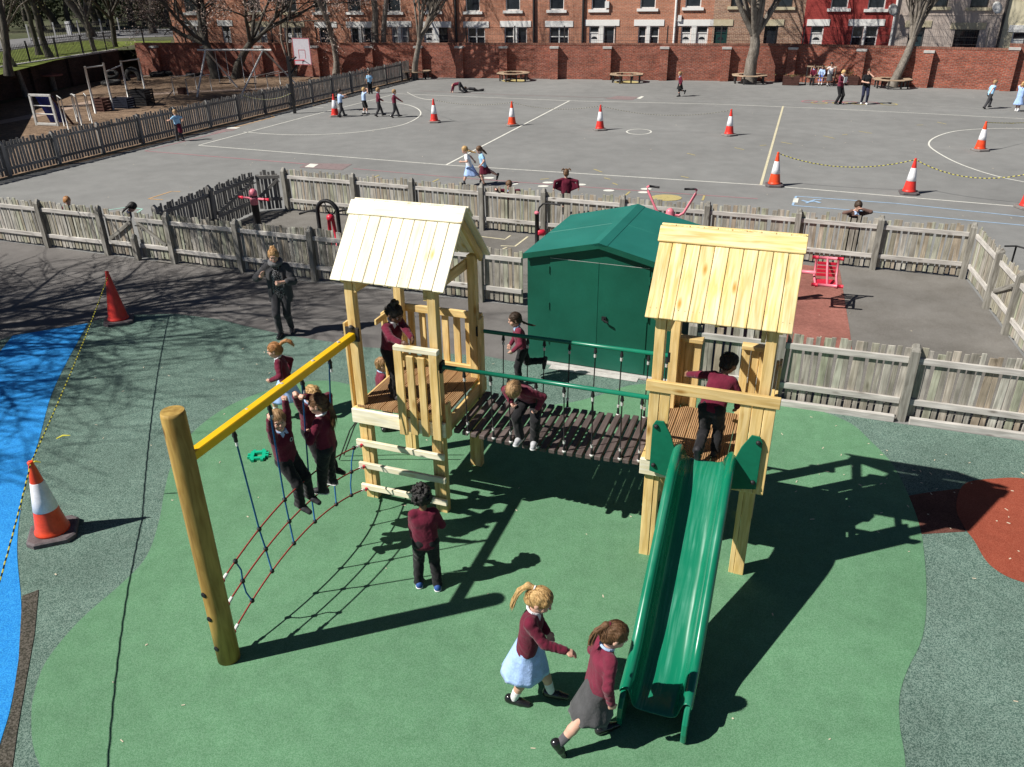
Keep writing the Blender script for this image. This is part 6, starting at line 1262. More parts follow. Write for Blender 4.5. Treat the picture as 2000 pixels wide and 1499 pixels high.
# ------------------------------------------------------------------ people: bodies and clothes as smooth blended volumes
def nets(f, lo, h):
    """surface nets of the sampled field f (negative inside)"""
    ins = f < 0; nx, ny, nz = f.shape
    c = np.zeros((nx - 1, ny - 1, nz - 1), np.uint8)
    for i in (0, 1):
        for j in (0, 1):
            for k in (0, 1): c += ins[i:nx - 1 + i, j:ny - 1 + j, k:nz - 1 + k]
    I, J, K = np.nonzero((c > 0) & (c < 8)); n = len(I)
    val = np.stack([f[I + i, J + j, K + k] for i in (0, 1) for j in (0, 1) for k in (0, 1)], 1)
    cor = np.array([(i, j, k) for i in (0, 1) for j in (0, 1) for k in (0, 1)], np.float32)
    acc = np.zeros((n, 3), np.float32); cnt = np.zeros(n, np.float32)
    for a in range(8):
        for b in range(a + 1, 8):
            if np.abs(cor[a] - cor[b]).sum() != 1: continue
            va, vb = val[:, a], val[:, b]; m = (va < 0) != (vb < 0); t = np.where(m, va / np.where(m, va - vb, 1), 0)[:, None]
            acc += m[:, None] * (cor[a] + t * (cor[b] - cor[a])); cnt += m
    V = lo + (np.stack([I, J, K], 1) + acc / cnt[:, None]) * h
    idx = np.full(c.shape, -1, np.int32); idx[I, J, K] = np.arange(n)
    F = []
    for ax in range(3):
        s0 = [slice(None)] * 3; s1 = [slice(None)] * 3; s0[ax] = slice(0, -1); s1[ax] = slice(1, None)
        a_, b_ = ins[tuple(s0)], ins[tuple(s1)]; o1, o2 = [k for k in range(3) if k != ax]
        e = np.nonzero(a_ != b_); e = [q for q in e]; ok = (e[o1] > 0) & (e[o2] > 0) & (e[o1] < f.shape[o1] - 1) & (e[o2] < f.shape[o2] - 1); e = [q[ok] for q in e]
        def cell(d1, d2): q = [v.copy() for v in e]; q[o1] = q[o1] - d1; q[o2] = q[o2] - d2; return idx[q[0], q[1], q[2]]
        Q = np.stack([cell(1, 1), cell(0, 1), cell(0, 0), cell(1, 0)], 1); fl = a_[e[0], e[1], e[2]]
        if ax == 1: fl = ~fl
        Q[~fl] = Q[~fl][:, ::-1]; F.append(Q)
    F = np.concatenate(F); F = F[(F >= 0).all(1)]
    return V, F
class Vol:
    def __init__(s): s.P = []
    def cone(s, a, b, ra, rb=None, k=.02, wr=None, sub=False): s.P.append(('c', np.array(a, float), np.array(b, float), ra, ra if rb is None else rb, k, wr, sub)); return s
    def ell(s, c, R, r, k=.02, sub=False): s.P.append(('e', np.array(c, float), np.array(R, float), np.array(r, float), None, k, None, sub)); return s
    def cut(s, p, n): s.P.append(('p', np.array(p, float), np.array(n, float))); return s
    def mesh(s, h):
        lo = np.full(3, 1e9); hi = -lo
        for p in s.P:
            if p[0] == 'c' and not p[7]: r = max(p[3], p[4]); lo = np.minimum(lo, np.minimum(p[1], p[2]) - r); hi = np.maximum(hi, np.maximum(p[1], p[2]) + r)
            if p[0] == 'e' and not p[7]: r = p[3].max(); lo = np.minimum(lo, p[1] - r); hi = np.maximum(hi, p[1] + r)
        lo -= 3 * h; dim = np.ceil((hi + 3 * h - lo) / h).astype(int) + 1
        ax = [lo[i] + np.arange(dim[i]) * h for i in range(3)]; f = np.full(dim, .12, np.float32)
        for p in s.P:
            if p[0] == 'p':
                d = (ax[0][:, None, None] - p[1][0]) * p[2][0] + (ax[1][None, :, None] - p[1][1]) * p[2][1] + (ax[2][None, None, :] - p[1][2]) * p[2][2]; f = np.maximum(f, d.astype(np.float32)); continue
            k = p[5]
            if p[0] == 'c': r = max(p[3], p[4]); a = np.minimum(p[1], p[2]) - r; b = np.maximum(p[1], p[2]) + r
            else: a = p[1] - p[3].max(); b = p[1] + p[3].max()
            m = k + 2.5 * h; i0 = np.clip(np.floor((a - m - lo) / h).astype(int), 0, dim); i1 = np.clip(np.ceil((b + m - lo) / h).astype(int) + 1, 0, dim)
            if (i1 <= i0).any(): continue
            sl_ = tuple(slice(i0[i], i1[i]) for i in range(3)); X = ax[0][sl_[0]][:, None, None]; Y = ax[1][sl_[1]][None, :, None]; Z = ax[2][sl_[2]][None, None, :]
            if p[0] == 'c':
                ab = p[2] - p[1]; L2 = ab.dot(ab) + 1e-12; t = np.clip(((X - p[1][0]) * ab[0] + (Y - p[1][1]) * ab[1] + (Z - p[1][2]) * ab[2]) / L2, 0, 1)
                d = np.sqrt((X - p[1][0] - t * ab[0]) ** 2 + (Y - p[1][1] - t * ab[1]) ** 2 + (Z - p[1][2] - t * ab[2]) ** 2) - (p[3] + (p[4] - p[3]) * t)
                if p[6]: am, n_, ph = p[6]; d = d - am * (np.sin(4.4 * n_ * t + ph + 34 * X + 9 * np.sin(13 * Y + ph)) * .5 + .5 * np.sin(5.2 * n_ * t + 2.1 * ph - 47 * Y + 6 * np.sin(17 * X + 11 * Z)))
            else:
                q = [(X - p[1][0]) * p[2][i][0] + (Y - p[1][1]) * p[2][i][1] + (Z - p[1][2]) * p[2][i][2] for i in range(3)]
                k0 = np.sqrt(sum((q[i] / p[3][i]) ** 2 for i in range(3))) + 1e-9; k1 = np.sqrt(sum((q[i] / p[3][i] ** 2) ** 2 for i in range(3))) + 1e-9; d = k0 * (k0 - 1) / k1
            g = f[sl_]
            if p[7]: d = -d; hh = np.maximum(k - np.abs(g - d), 0) / k; f[sl_] = np.maximum(g, d) + hh * hh * k / 4
            else: hh = np.maximum(k - np.abs(g - d), 0) / k; f[sl_] = np.minimum(g, d) - hh * hh * k / 4
        return nets(f, lo, h)
def vadd(name, vol, h, mat, parent, M_, post=None):
    V, F = vol.mesh(h)
    if post is not None: V = post(V, F)
    me = fastmesh(name, V, F, True); me.materials.append(mat); return mk(name, me, None, parent, M_)
def vnormals(V, F):
    n = np.cross(V[F[:, 2]] - V[F[:, 0]], V[F[:, 3]] - V[F[:, 1]]); N_ = np.zeros_like(V)
    for k in range(4): np.add.at(N_, F[:, k], n)
    return N_ / (np.linalg.norm(N_, axis=1)[:, None] + 1e-9)
def unit(v): v = np.array(v, float); return v / (np.linalg.norm(v) + 1e-12)
def rotv(v, ax, ang): ax = unit(ax); return v * math.cos(ang) + np.cross(ax, v) * math.sin(ang) + ax * ax.dot(v) * (1 - math.cos(ang))
def ik(a, t, l1, l2, pole):
    d = t - a; D = np.linalg.norm(d); u = unit(d); D2 = min(D, (l1 + l2) * .999); D2 = max(D2, abs(l1 - l2) * 1.05 + .01); e = a + u * D2
    x = (l1 * l1 - l2 * l2 + D2 * D2) / (2 * D2); y = math.sqrt(max(l1 * l1 - x * x, 0)); pl = np.array(pole, float); pl = pl - u * u.dot(pl); pl = unit(pl)
    return a + u * x + pl * y, e
SKIN = {'light': nmat('skin_light', (.56, .32, .235), (.66, .41, .315), 14, rough=.5, spec=.35), 'warm': nmat('skin_warm', (.47, .255, .17), (.56, .32, .22), 14, rough=.5, spec=.35), 'brown': nmat('skin_brown', (.22, .118, .07), (.29, .16, .10), 14, rough=.5, spec=.35), 'dark': nmat('skin_dark', (.10, .052, .033), (.14, .075, .048), 14, rough=.45, spec=.4)}
CL = {}
def cloth(name, c):
    if name not in CL: CL[name] = clothmat(name, c)
    return CL[name]
MAROON = cloth('maroon_knit', (.125, .014, .033)); MAROON2 = cloth('maroon_knit_worn', (.155, .022, .044)); BLK = cloth('black_cloth', (.017, .017, .019)); GREYT = cloth('charcoal_cloth', (.055, .055, .06)); GREYS = cloth('grey_skirt_cloth', (.075, .075, .08))
SHIRT = cloth('pale_blue_shirt', (.42, .56, .80)); WHITE = cloth('white_shirt', (.74, .75, .78)); DRESS = cloth('blue_check_dress', (.36, .52, .86)); NAVY = cloth('navy_cloth', (.022, .026, .055)); TURQ = cloth('light_blue_polo', (.33, .58, .82))
def stripes(name, c1, c2, sc):
    m, nt, N, L, b = newmat(name); setp(b, .9, .1); tc = N.new('ShaderNodeTexCoord'); ck = N.new('ShaderNodeTexChecker'); ck.inputs['Scale'].default_value = sc; ck.inputs['Color1'].default_value = rgb(c1); ck.inputs['Color2'].default_value = rgb(c2); L.new(tc.outputs['Object'], ck.inputs['Vector']); L.new(ck.outputs['Color'], b.inputs['Base Color']); return m
CHECK = stripes('gingham', (.30, .47, .86), (.46, .60, .90), 95); DOTS = speckle('dotted_blouse', (.012, .012, .014), (.014, .014, .016), (.30, .30, .31), 75, c3at=.97)
SHOE = nmat('patent_shoe', (.010, .010, .011), (.018, .018, .019), 8, rough=.22, spec=.5, coat=.3); TRAIN = nmat('trainer_dark', (.02, .02, .024), (.05, .05, .055), 10, rough=.6); SHOEB = nmat('blue_trainer', (.02, .06, .22), (.04, .11, .34), 12, rough=.6); SOLE = flat('white_sole', (.72, .72, .72), .6); GSHOE = nmat('grey_trainer', (.33, .34, .36), (.52, .53, .55), 12, rough=.6)
SOCKW = cloth('white_sock', (.75, .75, .76)); SOCKG = cloth('grey_sock', (.10, .10, .11)); TIGHT = cloth('dark_tights', (.03, .03, .034))
HAIR = {'blonde': ((.42, .25, .09), (.62, .42, .19)), 'brown': ((.085, .042, .018), (.17, .09, .042)), 'ginger': ((.30, .125, .04), (.52, .26, .10)), 'straw': ((.36, .19, .075), (.58, .36, .16)), 'black': ((.008, .007, .007), (.02, .018, .017)), 'fair': ((.28, .16, .07), (.45, .29, .15)), 'dark': ((.03, .018, .011), (.07, .042, .025))}
HM = {k: nmat('hair_' + k, a, b, 4, stretch=(26, 26, 5), rough=.5, spec=.4, fine=.25, fscale=5, bump=.5, bscale=14) for k, (a, b) in HAIR.items()}
EYEW = flat('eye_white', (.75, .74, .72), .3); EYED = flat('iris', (.02, .015, .012), .25); LIP = flat('lip', (.36, .10, .09), .5)
def strandtubes(parent, M_, name, mat, chains, seed, n=46, r0=.03, rad_=.0035, flare=1.0, wave=.006):
    rg = np.random.default_rng(seed); m = MB(); ch = [np.array(c) for c in chains]; K = len(ch)
    t_ = np.linspace(0, 1, K)
    for i in range(n):
        o = rg.normal(0, 1, 3); o /= np.linalg.norm(o) + 1e-9; q = r0 * rg.uniform(.2, 1); ln = rg.uniform(.72, 1.05); ph = rg.uniform(0, 6.28); pts = []
        for k in range(K):
            s = t_[k] * ln; x = s * (K - 1); j = min(int(x), K - 2); p = ch[j] + (ch[j + 1] - ch[j]) * (x - j); f = (.45 + s * flare) if k else .35
            pts.append(p + o * q * f + wave * np.array([math.sin(ph + 5 * s), math.cos(ph * 1.3 + 4 * s), 0]) * s)
        m.tube(pts, [rad_ * 1.3] + [rad_ * 1.5] * (K - 2) + [rad_ * .3], 4, False)
    return m.build(name, mat, parent, M_, smooth=True, kind='stuff')
def person(lab, pos, yaw, h, pose=None, top=MAROON, bottom=('trousers', BLK), skin='light', hair=('short', 'brown'), shoe=SHOE, sock=None, res=.0075, adult=False, collar=SHIRT, sole=None, sleeve=1.0, cat='child', group='children in school uniform', seed=0, extra=None, badge=False, sweater_hem=0.0, tied=None):
    ps = dict(pel=(0, 0, .495), lean=(3, 0), tw=0, head=(0, 8, 0), lh=(-.14, .03, .49), rh=(.14, .03, .49), lf=(-.06, 0, .04), rf=(.06, 0, .04), lt=(6, 0), rt=(-6, 0), lk=(0, 1, 0), rk=(0, 1, 0), le=(-.7, -.7, -.2), re=(.7, -.7, -.2), lc=.35, rc=.35)
    ps.update(pose or {})
    pos = np.array(pos, float); Y = rad(yaw); f = np.array([math.cos(Y), math.sin(Y), 0]); r = np.array([math.sin(Y), -math.cos(Y), 0]); z = np.array([0, 0, 1.0])
    W = lambda p: r * p[0] * h + f * p[1] * h + z * p[2] * h
    def tgt(key): return np.array(ps[key + 'w'], float) - pos if key + 'w' in ps else W(ps[key])
    D = lambda v: r * v[0] + f * v[1] + z * v[2]
    t = thing('person', lab, cat if not adult else 'adult', pos, group); M_ = Matrix.Translation(Vector(pos))
    A = .94 if adult else 1.0; rg = np.random.default_rng(seed + int(abs(pos[0]) * 100))
    P = W(ps['pel']); lf_, ls_ = rad(ps['lean'][0]), rad(ps['lean'][1])
    s = unit(z + f * math.tan(lf_) + r * math.tan(ls_)) if abs(ps['lean'][0]) < 85 else unit(f * math.sin(lf_) + z * math.cos(lf_))
    cr = unit(np.cross(unit(np.cross(s, rotv(r, z, rad(ps['tw'])))), s)); cfw = np.cross(s, cr)
    up2 = unit(s * .8 + rotv(s, cr, rad(-12)) * .2)
    chest = P + s * .20 * h; N_ = P + s * (.318 if adult else .308) * h + cfw * .004 * h
    shw = (.098 if adult else .090) * h
    SH = {-1: P + s * .270 * h - cr * shw, 1: P + s * .270 * h + cr * shw}
    hy, hp_, hr = [rad(v) for v in ps['head']]
    hf = rotv(cfw, z, hy); hf = unit(hf - z * hf[2] * .35); hx = unit(np.cross(hf, z)); hf = rotv(hf, hx, -hp_); hz = np.cross(hx, hf); hx = rotv(hx, hf, hr); hz = np.cross(hx, hf)
    hs = (.140 if adult else .171) * h / .22
    C = N_ + (hz * .6 + s * .4) * (.082 if adult else .098) * h + hf * .010 * h
    H = lambda x, y_, z_: C + (hx * x + hf * y_ + hz * z_) * hs
    RH = [hx, hf, hz]
    HIP = {-1: P - unit(r) * .052 * h - z * .012 * h, 1: P + unit(r) * .052 * h - z * .012 * h}
    thl, shl = (.243 if adult else .232) * h, (.238 if adult else .222) * h; ual, fal = (.172 if adult else .160) * h, (.145 if adult else .135) * h
    KN, AN, EL, WR = {}, {}, {}, {}
    for sd_, a in ((-1, 'l'), (1, 'r')):
        KN[sd_], AN[sd_] = ik(HIP[sd_], tgt(a + 'f'), thl, shl, D(ps[a + 'k'])); EL[sd_], WR[sd_] = ik(SH[sd_], tgt(a + 'h'), ual, fal, D(ps[a + 'e']))
    near = res < .009
    # ---- body
    v = Vol(); k = .02
    v.ell(H(0, -.008, .02), RH, np.array([.074, .093, .09]) * hs, .01).ell(H(0, .026, -.042), RH, np.array([.054, .06, .066]) * hs, .03).cone(H(0, .058, -.085), H(0, .05, -.088), .02 * hs, .02 * hs, .025)
    if near:
        for q in (-1, 1):
            v.ell(H(.036 * q, .052, -.03), RH, np.array([.03, .03, .03]) * hs, .02); v.cone(H(.031 * q, .108, .004), H(.031 * q, .102, .004), .017 * hs, .015 * hs, .012, None, True); v.ell(H(.077 * q, -.006, -.008), RH, np.array([.012, .02, .032]) * hs, .008)
        v.cone(H(0, .082, .006), H(0, .101, -.022), .009 * hs, .0135 * hs, .012); v.cone(H(-.035, .080, .026), H(.035, .080, .026), .014 * hs, .014 * hs, .015)
        v.cone(H(-.018, .082, -.056), H(.018, .082, -.056), .010 * hs, .010 * hs, .01)
    v.cone(H(0, -.018, -.05), N_ - s * .03 * h, .040 * hs if not adult else .05 * hs, .043 * hs if not adult else .055 * hs, .02)
    for q in (-1, 1): v.cone(P + cr * .035 * h * q, chest + cr * .035 * h * q, .058 * h * A, .056 * h * A, .03); v.cone(chest + cr * .03 * h * q, SH[q] * .8 + N_ * .2 - s * .012 * h, .052 * h * A, .026 * h * A, .02)
    v.cone(chest, N_ - s * .045 * h, .055 * h * A, .030 * h, .02)
    hsc = h / 1.2 * (.9 if adult else 1.0)
    for q, a in ((-1, 'l'), (1, 'r')):
        v.cone(SH[q] - s * .006 * h, EL[q], .028 * h * A, .024 * h * A, .015); v.cone(EL[q], WR[q], .025 * h * A, .0175 * h * A, .012)
        v.cone(HIP[q], KN[q], .050 * h * A, .0345 * h * A, .02); v.cone(KN[q], KN[q] * .6 + AN[q] * .4, .034 * h * A, .034 * h * A, .015); v.cone(KN[q] * .6 + AN[q] * .4, AN[q], .034 * h * A, .022 * h * A, .012)
        d = unit(WR[q] - EL[q]); 
        if a + 'd' in ps: d = unit(d * .4 + D(ps[a + 'd']))
        n_ = unit(np.cross(d, np.cross(D(ps.get(a + 'n', (-.9 * q, .3, -.1))), d))); sd2 = np.cross(d, n_)   # palm normal, across the palm
        c_ = ps[a + 'c']; pm = WR[q] + d * .052 * hsc
        for o in (-.013, 0, .013): v.cone(WR[q] + sd2 * o * .7 * hsc, pm + sd2 * o * 1.25 * hsc, .0155 * hsc, .014 * hsc, .008)
        thumbside = 1 if sd2.dot(D((0, 1, 0)) + z * .5) > 0 else -1
        fr = max(.0078 * hsc, res * .62)
        for i_, (o, L_) in enumerate(((.022, .040), (.0075, .046), (-.0075, .043), (-.022, .034))):
            o *= thumbside; b0 = pm + sd2 * o * hsc; b1 = b0 + rotv(d, sd2, -c_ * 1.1 * (1 if np.cross(sd2, d).dot(n_) < 0 else -1)) * L_ * .55 * hsc; dd = rotv(d, sd2, -c_ * 2.4 * (1 if np.cross(sd2, d).dot(n_) < 0 else -1)); b1b = b1 + dd * L_ * .6 * hsc
            if near: v.cone(b0, b1, fr * 1.05, fr, .003); v.cone(b1, b1b, fr, fr * .85, .002)
            elif i_ in (1, 2): v.cone(b0, b1b, res * .9, res * .7, .01)
        tb0 = WR[q] + d * .018 * hsc + sd2 * thumbside * .016 * hsc; tb1 = tb0 + unit(d * .75 + sd2 * thumbside * .8 + n_ * .5 * c_) * .026 * hsc; v.cone(tb0, tb1, fr * 1.3, fr * 1.05, .006); v.cone(tb1, tb1 + unit(d + n_ * c_ * 1.1) * .022 * hsc, fr, fr * .85, .003)
    body = vadd('body', v, res, SKIN[skin], t, M_)
    # ---- face
    if near:
        for q in (-1, 1):
            m = MB(); Rm = Matrix((hx, hf, hz)).transposed(); m.lathe(Vector(H(.031 * q, .080, .005)), [(.001, -.008 * hs), (.009 * hs, -.005 * hs), (.0115 * hs, 0), (.009 * hs, .005 * hs), (.001, .008 * hs)], 10, Rm); e = m.build('eye', EYEW, body, M_, smooth=True)
            m = MB(); m.lathe(Vector(H(.031 * q, .0905, .005)), [(.001, -.0055 * hs), (.0055 * hs, -.002 * hs), (.0055 * hs, .002 * hs), (.001, .0055 * hs)], 8, Rm); m.build('iris', EYED, body, M_, smooth=True)
            m = MB(); m.tube([H(.016 * q, .0935, .022), H(.032 * q, .093, .028), H(.046 * q, .084, .024)], [.0028 * hs, .0036 * hs, .002 * hs], 5); m.build('eyebrow', HM[hair[1]], body, M_, smooth=True)
        m = MB(); m.tube([H(-.020, .0865, -.053), H(-.008, .0925, -.0555), H(.008, .0925, -.0555), H(.020, .0865, -.053)], [.002 * hs, .0045 * hs, .0045 * hs, .002 * hs], 6); m.build('mouth', LIP, body, M_, smooth=True)
    # ---- hair
    st = hair[0]; hv = Vol(); g = .010
    hv.ell(H(0, -.014, .026), RH, np.array([.074 + g, .095 + g, .09 + g]) * hs, .01)
    if st in ('long', 'pony', 'plait', 'bun', 'bunches', 'bob'): hv.cone(H(-.03, -.07, -.03), H(.03, -.07, -.03), .045 * hs, .045 * hs, .03)
    else: hv.cone(H(-.03, -.066, -.04), H(.03, -.066, -.04), .034 * hs, .034 * hs, .03)
    if st == 'curly':
        for i_ in range(210):
            u = rg.normal(0, 1, 3); u = unit(u)
            if u[1] > .35 and u[2] < .45: continue
            if u[2] < -.9: continue
            q_ = rg.uniform(.95, 1.2); c0 = H(u[0] * .094 * q_, -.018 + u[1] * .112 * q_, .028 + u[2] * .108 * q_); hv.cone(c0, c0, rg.uniform(.010, .019) * hs * 1.25, None, .006)
    # keep what lies above the hairline: forehead, over the ears, nape
    hl = H(0, .074, .060); nd = unit(hf * .80 - hz * .60)
    if st != 'bald':
        hv.cone(H(0, .125, -.035), H(0, .135, .015), .075 * hs, .062 * hs, .012, None, True); hv.ell(H(0, .085, -.075), RH, np.array([.12, .075, .075]) * hs, .015, True)
        if st in ('short', 'crop'):
            for q in (-1, 1): hv.ell(H(.09 * q, .005, -.05), RH, np.array([.04, .04, .052]) * hs, .012, True)
        hv.cut(H(0, -.02, -.062 if st in ('short', 'crop') else -.085), -hz * 1.0)
    def hpost(V, F):
        n = vnormals(V, F); q = V - C; a = np.arctan2(q @ hx, q @ hf + .02); th = np.arctan2(q @ hx, (q @ hz) + .05); b_ = np.arctan2(q @ hx, -(q @ hf) + .12); w = np.sin(b_ * 24 + 2 * np.sin((q @ hz) * 22)) * .0014 + np.sin(th * 37 + 9 * (q @ hf)) * .0011 + np.sin(a * 7 + 3) * .0012
        return V + n * (w * hs * (1.6 if near else .5))[:, None]
    ho = vadd('hair', hv, min(res, .0075) if near else res, HM[hair[1]], t, M_, hpost)
    hd = hair[2] if len(hair) > 2 else None
    if near and st != 'curly':
        co = np.empty(len(ho.data.vertices) * 3, np.float32); ho.data.vertices.foreach_get('co', co); co = co.reshape(-1, 3)
        no_ = np.empty(len(co) * 3, np.float32); ho.data.vertices.foreach_get('normal', no_); no_ = no_.reshape(-1, 3)
        ok = np.nonzero(((co - C) @ hz > -.075 * hs) & ((no_ @ hz > -.35) | ((co - C) @ hf < 0)))[0]; m = MB(); cc = H(0, -.014, .02)
        tie = H(0, -.10, (hd[0] if hd else .06)) if st == 'pony' else (H(0, -.085, -.05) if st == 'plait' else (H(0, *(hd or (-.06, .125))) if st == 'bun' else None)); crown = H(.015, -.035, .12)
        for q_ in rg.choice(ok, min(len(ok), 330), replace=False):
            p_ = co[q_].astype(float); nn = no_[q_].astype(float); pts = [p_ + nn * .0006]; d_ = (tie - p_) if tie is not None else (p_ - crown) - hz * .03 * hs + hf * .01 * hs
            L_ = rg.uniform(.035, .085) * hs; d_ = d_ + rg.normal(0, .012, 3); R0 = np.linalg.norm(p_ - cc)
            for k_ in range(3):
                u_ = unit(pts[-1] - cc); dd = unit(d_ - u_ * u_.dot(d_)); nx_ = pts[-1] + dd * L_ / 3; un = unit(nx_ - cc); pts.append(cc + un * (np.linalg.norm(nx_ - cc) * .5 + R0 * .5 + (.0012 if k_ < 2 else rg.uniform(-.002, .005)) * hs / .9))
                if tie is not None: d_ = tie - pts[-1]
            m.tube(pts, [.0012, .0021, .0019, .0006], 3, False)
        m.build('strands', HM[hair[1]], ho, M_, smooth=True, kind='stuff')
    def tail(start, pts, n=44, r0=.030, name='ponytail', flare=1.0):
        ch_ = [start] + pts; vv = Vol(); K = len(ch_)
        for i_ in range(K - 1): vv.cone(ch_[i_], ch_[i_ + 1], r0 * hs * (.62 + .38 * (i_ > 0)) * (1 - .55 * i_ / max(K - 1, 1)), r0 * hs * (1 - .6 * (i_ + 1) / (K - 1)), .015)
        o_ = vadd(name, vv, max(res * .8, .006), HM[hair[1]], ho, M_)
        if near: strandtubes(ho, M_, 'strands', HM[hair[1]], ch_, seed + 5, n, r0 * 1.05 * hs, .0028 * hs * 1.2, flare)
        return o_
    if st == 'pony':
        hgt, pts = hd if hd else (.06, [(0, -.13, .03), (0, -.15, -.06), (0, -.13, -.16)])
        tail(H(0, -.085, hgt), [H(*p_) for p_ in pts]); m = MB(); m.lathe(Vector(H(0, -.098, hgt)), [(.016 * hs, -.008), (.024 * hs, 0), (.016 * hs, .008)], 10, Matrix((hx, hz, -hf)).transposed()); m.build('hair_band', MAROON if seed % 2 else M['whitep'], ho, M_, smooth=True)
    if st == 'plait': tail(H(0, -.09, -.04), [H(*p_) for p_ in (hd or [(0, -.13, -.12), (.0, -.17, -.22), (0, -.2, -.32)])], 30, .022, 'plait', .6)
    if st == 'long':
        for x in (-.045, 0, .045): tail(H(x, -.06, -.02), [H(x * 1.2 + p_[0], p_[1], p_[2]) for p_ in (hd or [(0, -.09, -.1), (0, -.1, -.18), (0, -.09, -.26)])], 34, .034, 'long_hair', 1.2)
    if st == 'bun':
        bv_ = Vol(); bc2 = H(0, *(hd or (-.06, .125)))
        for i_ in range(16): u = unit(rg.normal(0, 1, 3)); bv_.cone(bc2 + u * .028 * hs, bc2 + u * .033 * hs, .019 * hs, None, .01)
        vadd('bun', bv_, max(res * .8, .006), HM[hair[1]], ho, M_)
    if st == 'bunches':
        for q in (-1, 1): tail(H(.05 * q, -.05, .085), [H(.085 * q, -.06, .12), H(.12 * q, -.07, .10), H(.13 * q, -.08, .05)], 20, .022, 'bunch', 1)
    # ---- top
    tv = Vol(); sw = .007 if near else .0
    for q in (-1, 1):
        tv.cone(P + cr * .040 * h * q - s * sweater_hem * h, chest + cr * .043 * h * q, (.069) * h * A, .064 * h * A, .03, (.0030 * sw / .007, 2.2, seed + q)); tv.cone(chest + cr * .040 * h * q, SH[q] * .85 + N_ * .15 - s * .012 * h, .063 * h * A, .037 * h * A, .03)
        tv.cone(SH[q] - s * .004 * h, SH[q] * (1 - .999 * min(sleeve, .5) * 2) + EL[q] * min(sleeve, .5) * 2, .0385 * h * A, .034 * h * A, .02, (.0030 * sw / .007, 3.0, seed + 3 * q))
        if sleeve > .5: e_ = EL[q] + (WR[q] - EL[q]) * (sleeve - .5) * 2 * .97; tv.cone(EL[q], e_, .0345 * h * A, .0265 * h * A, .012, (.0030 * sw / .007, 3.4, seed + 7 * q)); tv.cone(e_ - unit(WR[q] - EL[q]) * .02 * h, e_, .0275 * h * A, .0265 * h * A, .004)
    for q in (-1, 1): tv.cone(N_ - s * .046 * h + cr * .02 * h * q, SH[q] * .8 + N_ * .2 - s * .004 * h, .038 * h * A, .036 * h * A, .02)
    tv.cone(chest, N_ - s * .034 * h, .068 * h * A, .040 * h, .03); tv.cone(P - s * (sweater_hem + .004) * h, chest, .074 * h * A, .070 * h * A, .02)
    if 'spread' in ps:
        for q in (-1, 1):
            for t_ in np.linspace(0, 1, 9): a_ = P * (1 - t_) + (chest + s * .05 * h) * t_; b_ = WR[q] * (1 - t_ * .9) + SH[q] * t_ * .9; tv.cone(a_, b_, .03 * h, .018 * h, .02)
    tv.cut(P - s * (.045 + sweater_hem) * h, -s)
    if top is not None: to = vadd('jumper' if top in (MAROON, MAROON2) else 'shirt', tv, res, top, t, M_)
    else: to = None
    if collar is not None:
        m = MB(); pts = []
        for i_ in range(13):
            a = i_ / 12 * 2 * math.pi; pts.append(N_ - s * .004 * h - cfw * .004 * h + (cr * math.cos(a) * .040 + cfw * math.sin(a) * .042) * h * (1.0 if not adult else .9) + s * h * (.010 - .014 * math.sin(a)))
        m.tube(pts, [.0095 * h] * 13, 6, False)
        for q in (-1, 1):
            b0 = N_ + cfw * .040 * h - s * .012 * h + cr * .006 * h * q; m.add([b0, b0 + cr * .034 * h * q - cfw * .012 * h + s * .012 * h, b0 + cr * .030 * h * q + cfw * .012 * h - s * .034 * h, b0 + cfw * .010 * h - s * .018 * h], [(0, 1, 2, 3) if q > 0 else (3, 2, 1, 0)])
        m.build('collar', collar, t, M_, smooth=True)
    if badge and to is not None:
        co = np.empty(len(to.data.vertices) * 3, np.float32); to.data.vertices.foreach_get('co', co); co = co.reshape(-1, 3); q_ = chest + s * .03 * h - cr * .045 * h + cfw * .2 * h; i_ = np.argmin(((co - q_) ** 2).sum(1)); p_ = co[i_] + cfw * .003
        m = MB(); Rm = Matrix((cr, s, cfw)).transposed(); m.add([Vector(p_) + Rm @ Vector((.022 * math.cos(a), .024 * math.sin(a), 0)) for a in np.linspace(0, 6.283, 13)[:-1]], [tuple(range(12))]); bo = m.build('badge', M['whitep'], to, M_)
        m = MB(); m.add([Vector(p_) + Rm @ Vector((.015 * math.cos(a), .017 * math.sin(a), .001)) for a in np.linspace(0, 6.283, 13)[:-1]], [tuple(range(12))]); m.build('badge_print', NAVY, to, M_)
    # ---- legs
    kind, bm_ = bottom[0], bottom[1]
    if kind in ('trousers', 'shorts', 'tights', 'slim'):
        tr = Vol(); w_ = {'trousers': 1.0, 'shorts': 1.12, 'tights': .80, 'slim': .93}[kind] * A; wk = .0034 * sw / .007
        tr.cone(P - r * .035 * h, P + r * .035 * h, .072 * h * w_, None, .03).cone(P - r * .03 * h + s * .05 * h, P + r * .03 * h + s * .05 * h, .064 * h * w_, None, .03)
        for q in (-1, 1):
            tr.cone(HIP[q], KN[q], .064 * h * w_, .047 * h * w_, .025, (wk, 2.3, seed + q))
            if kind != 'shorts':
                e_ = AN[q] + (KN[q] - AN[q]) * .02; fl = {'trousers': .0425, 'tights': .0255, 'slim': .032}[kind]; tr.cone(KN[q], e_, .047 * h * w_, fl * h * (A if kind != 'tights' else 1), .02, (wk * 1.3, 2.6, seed + 4 * q))
            else: tr.cut  # knee length
        if kind == 'shorts':
            tr = Vol(); tr.cone(P - r * .035 * h, P + r * .035 * h, .076 * h, None, .03)
            for q in (-1, 1): tr.cone(HIP[q], HIP[q] * .15 + KN[q] * .85, .068 * h, .064 * h, .02)
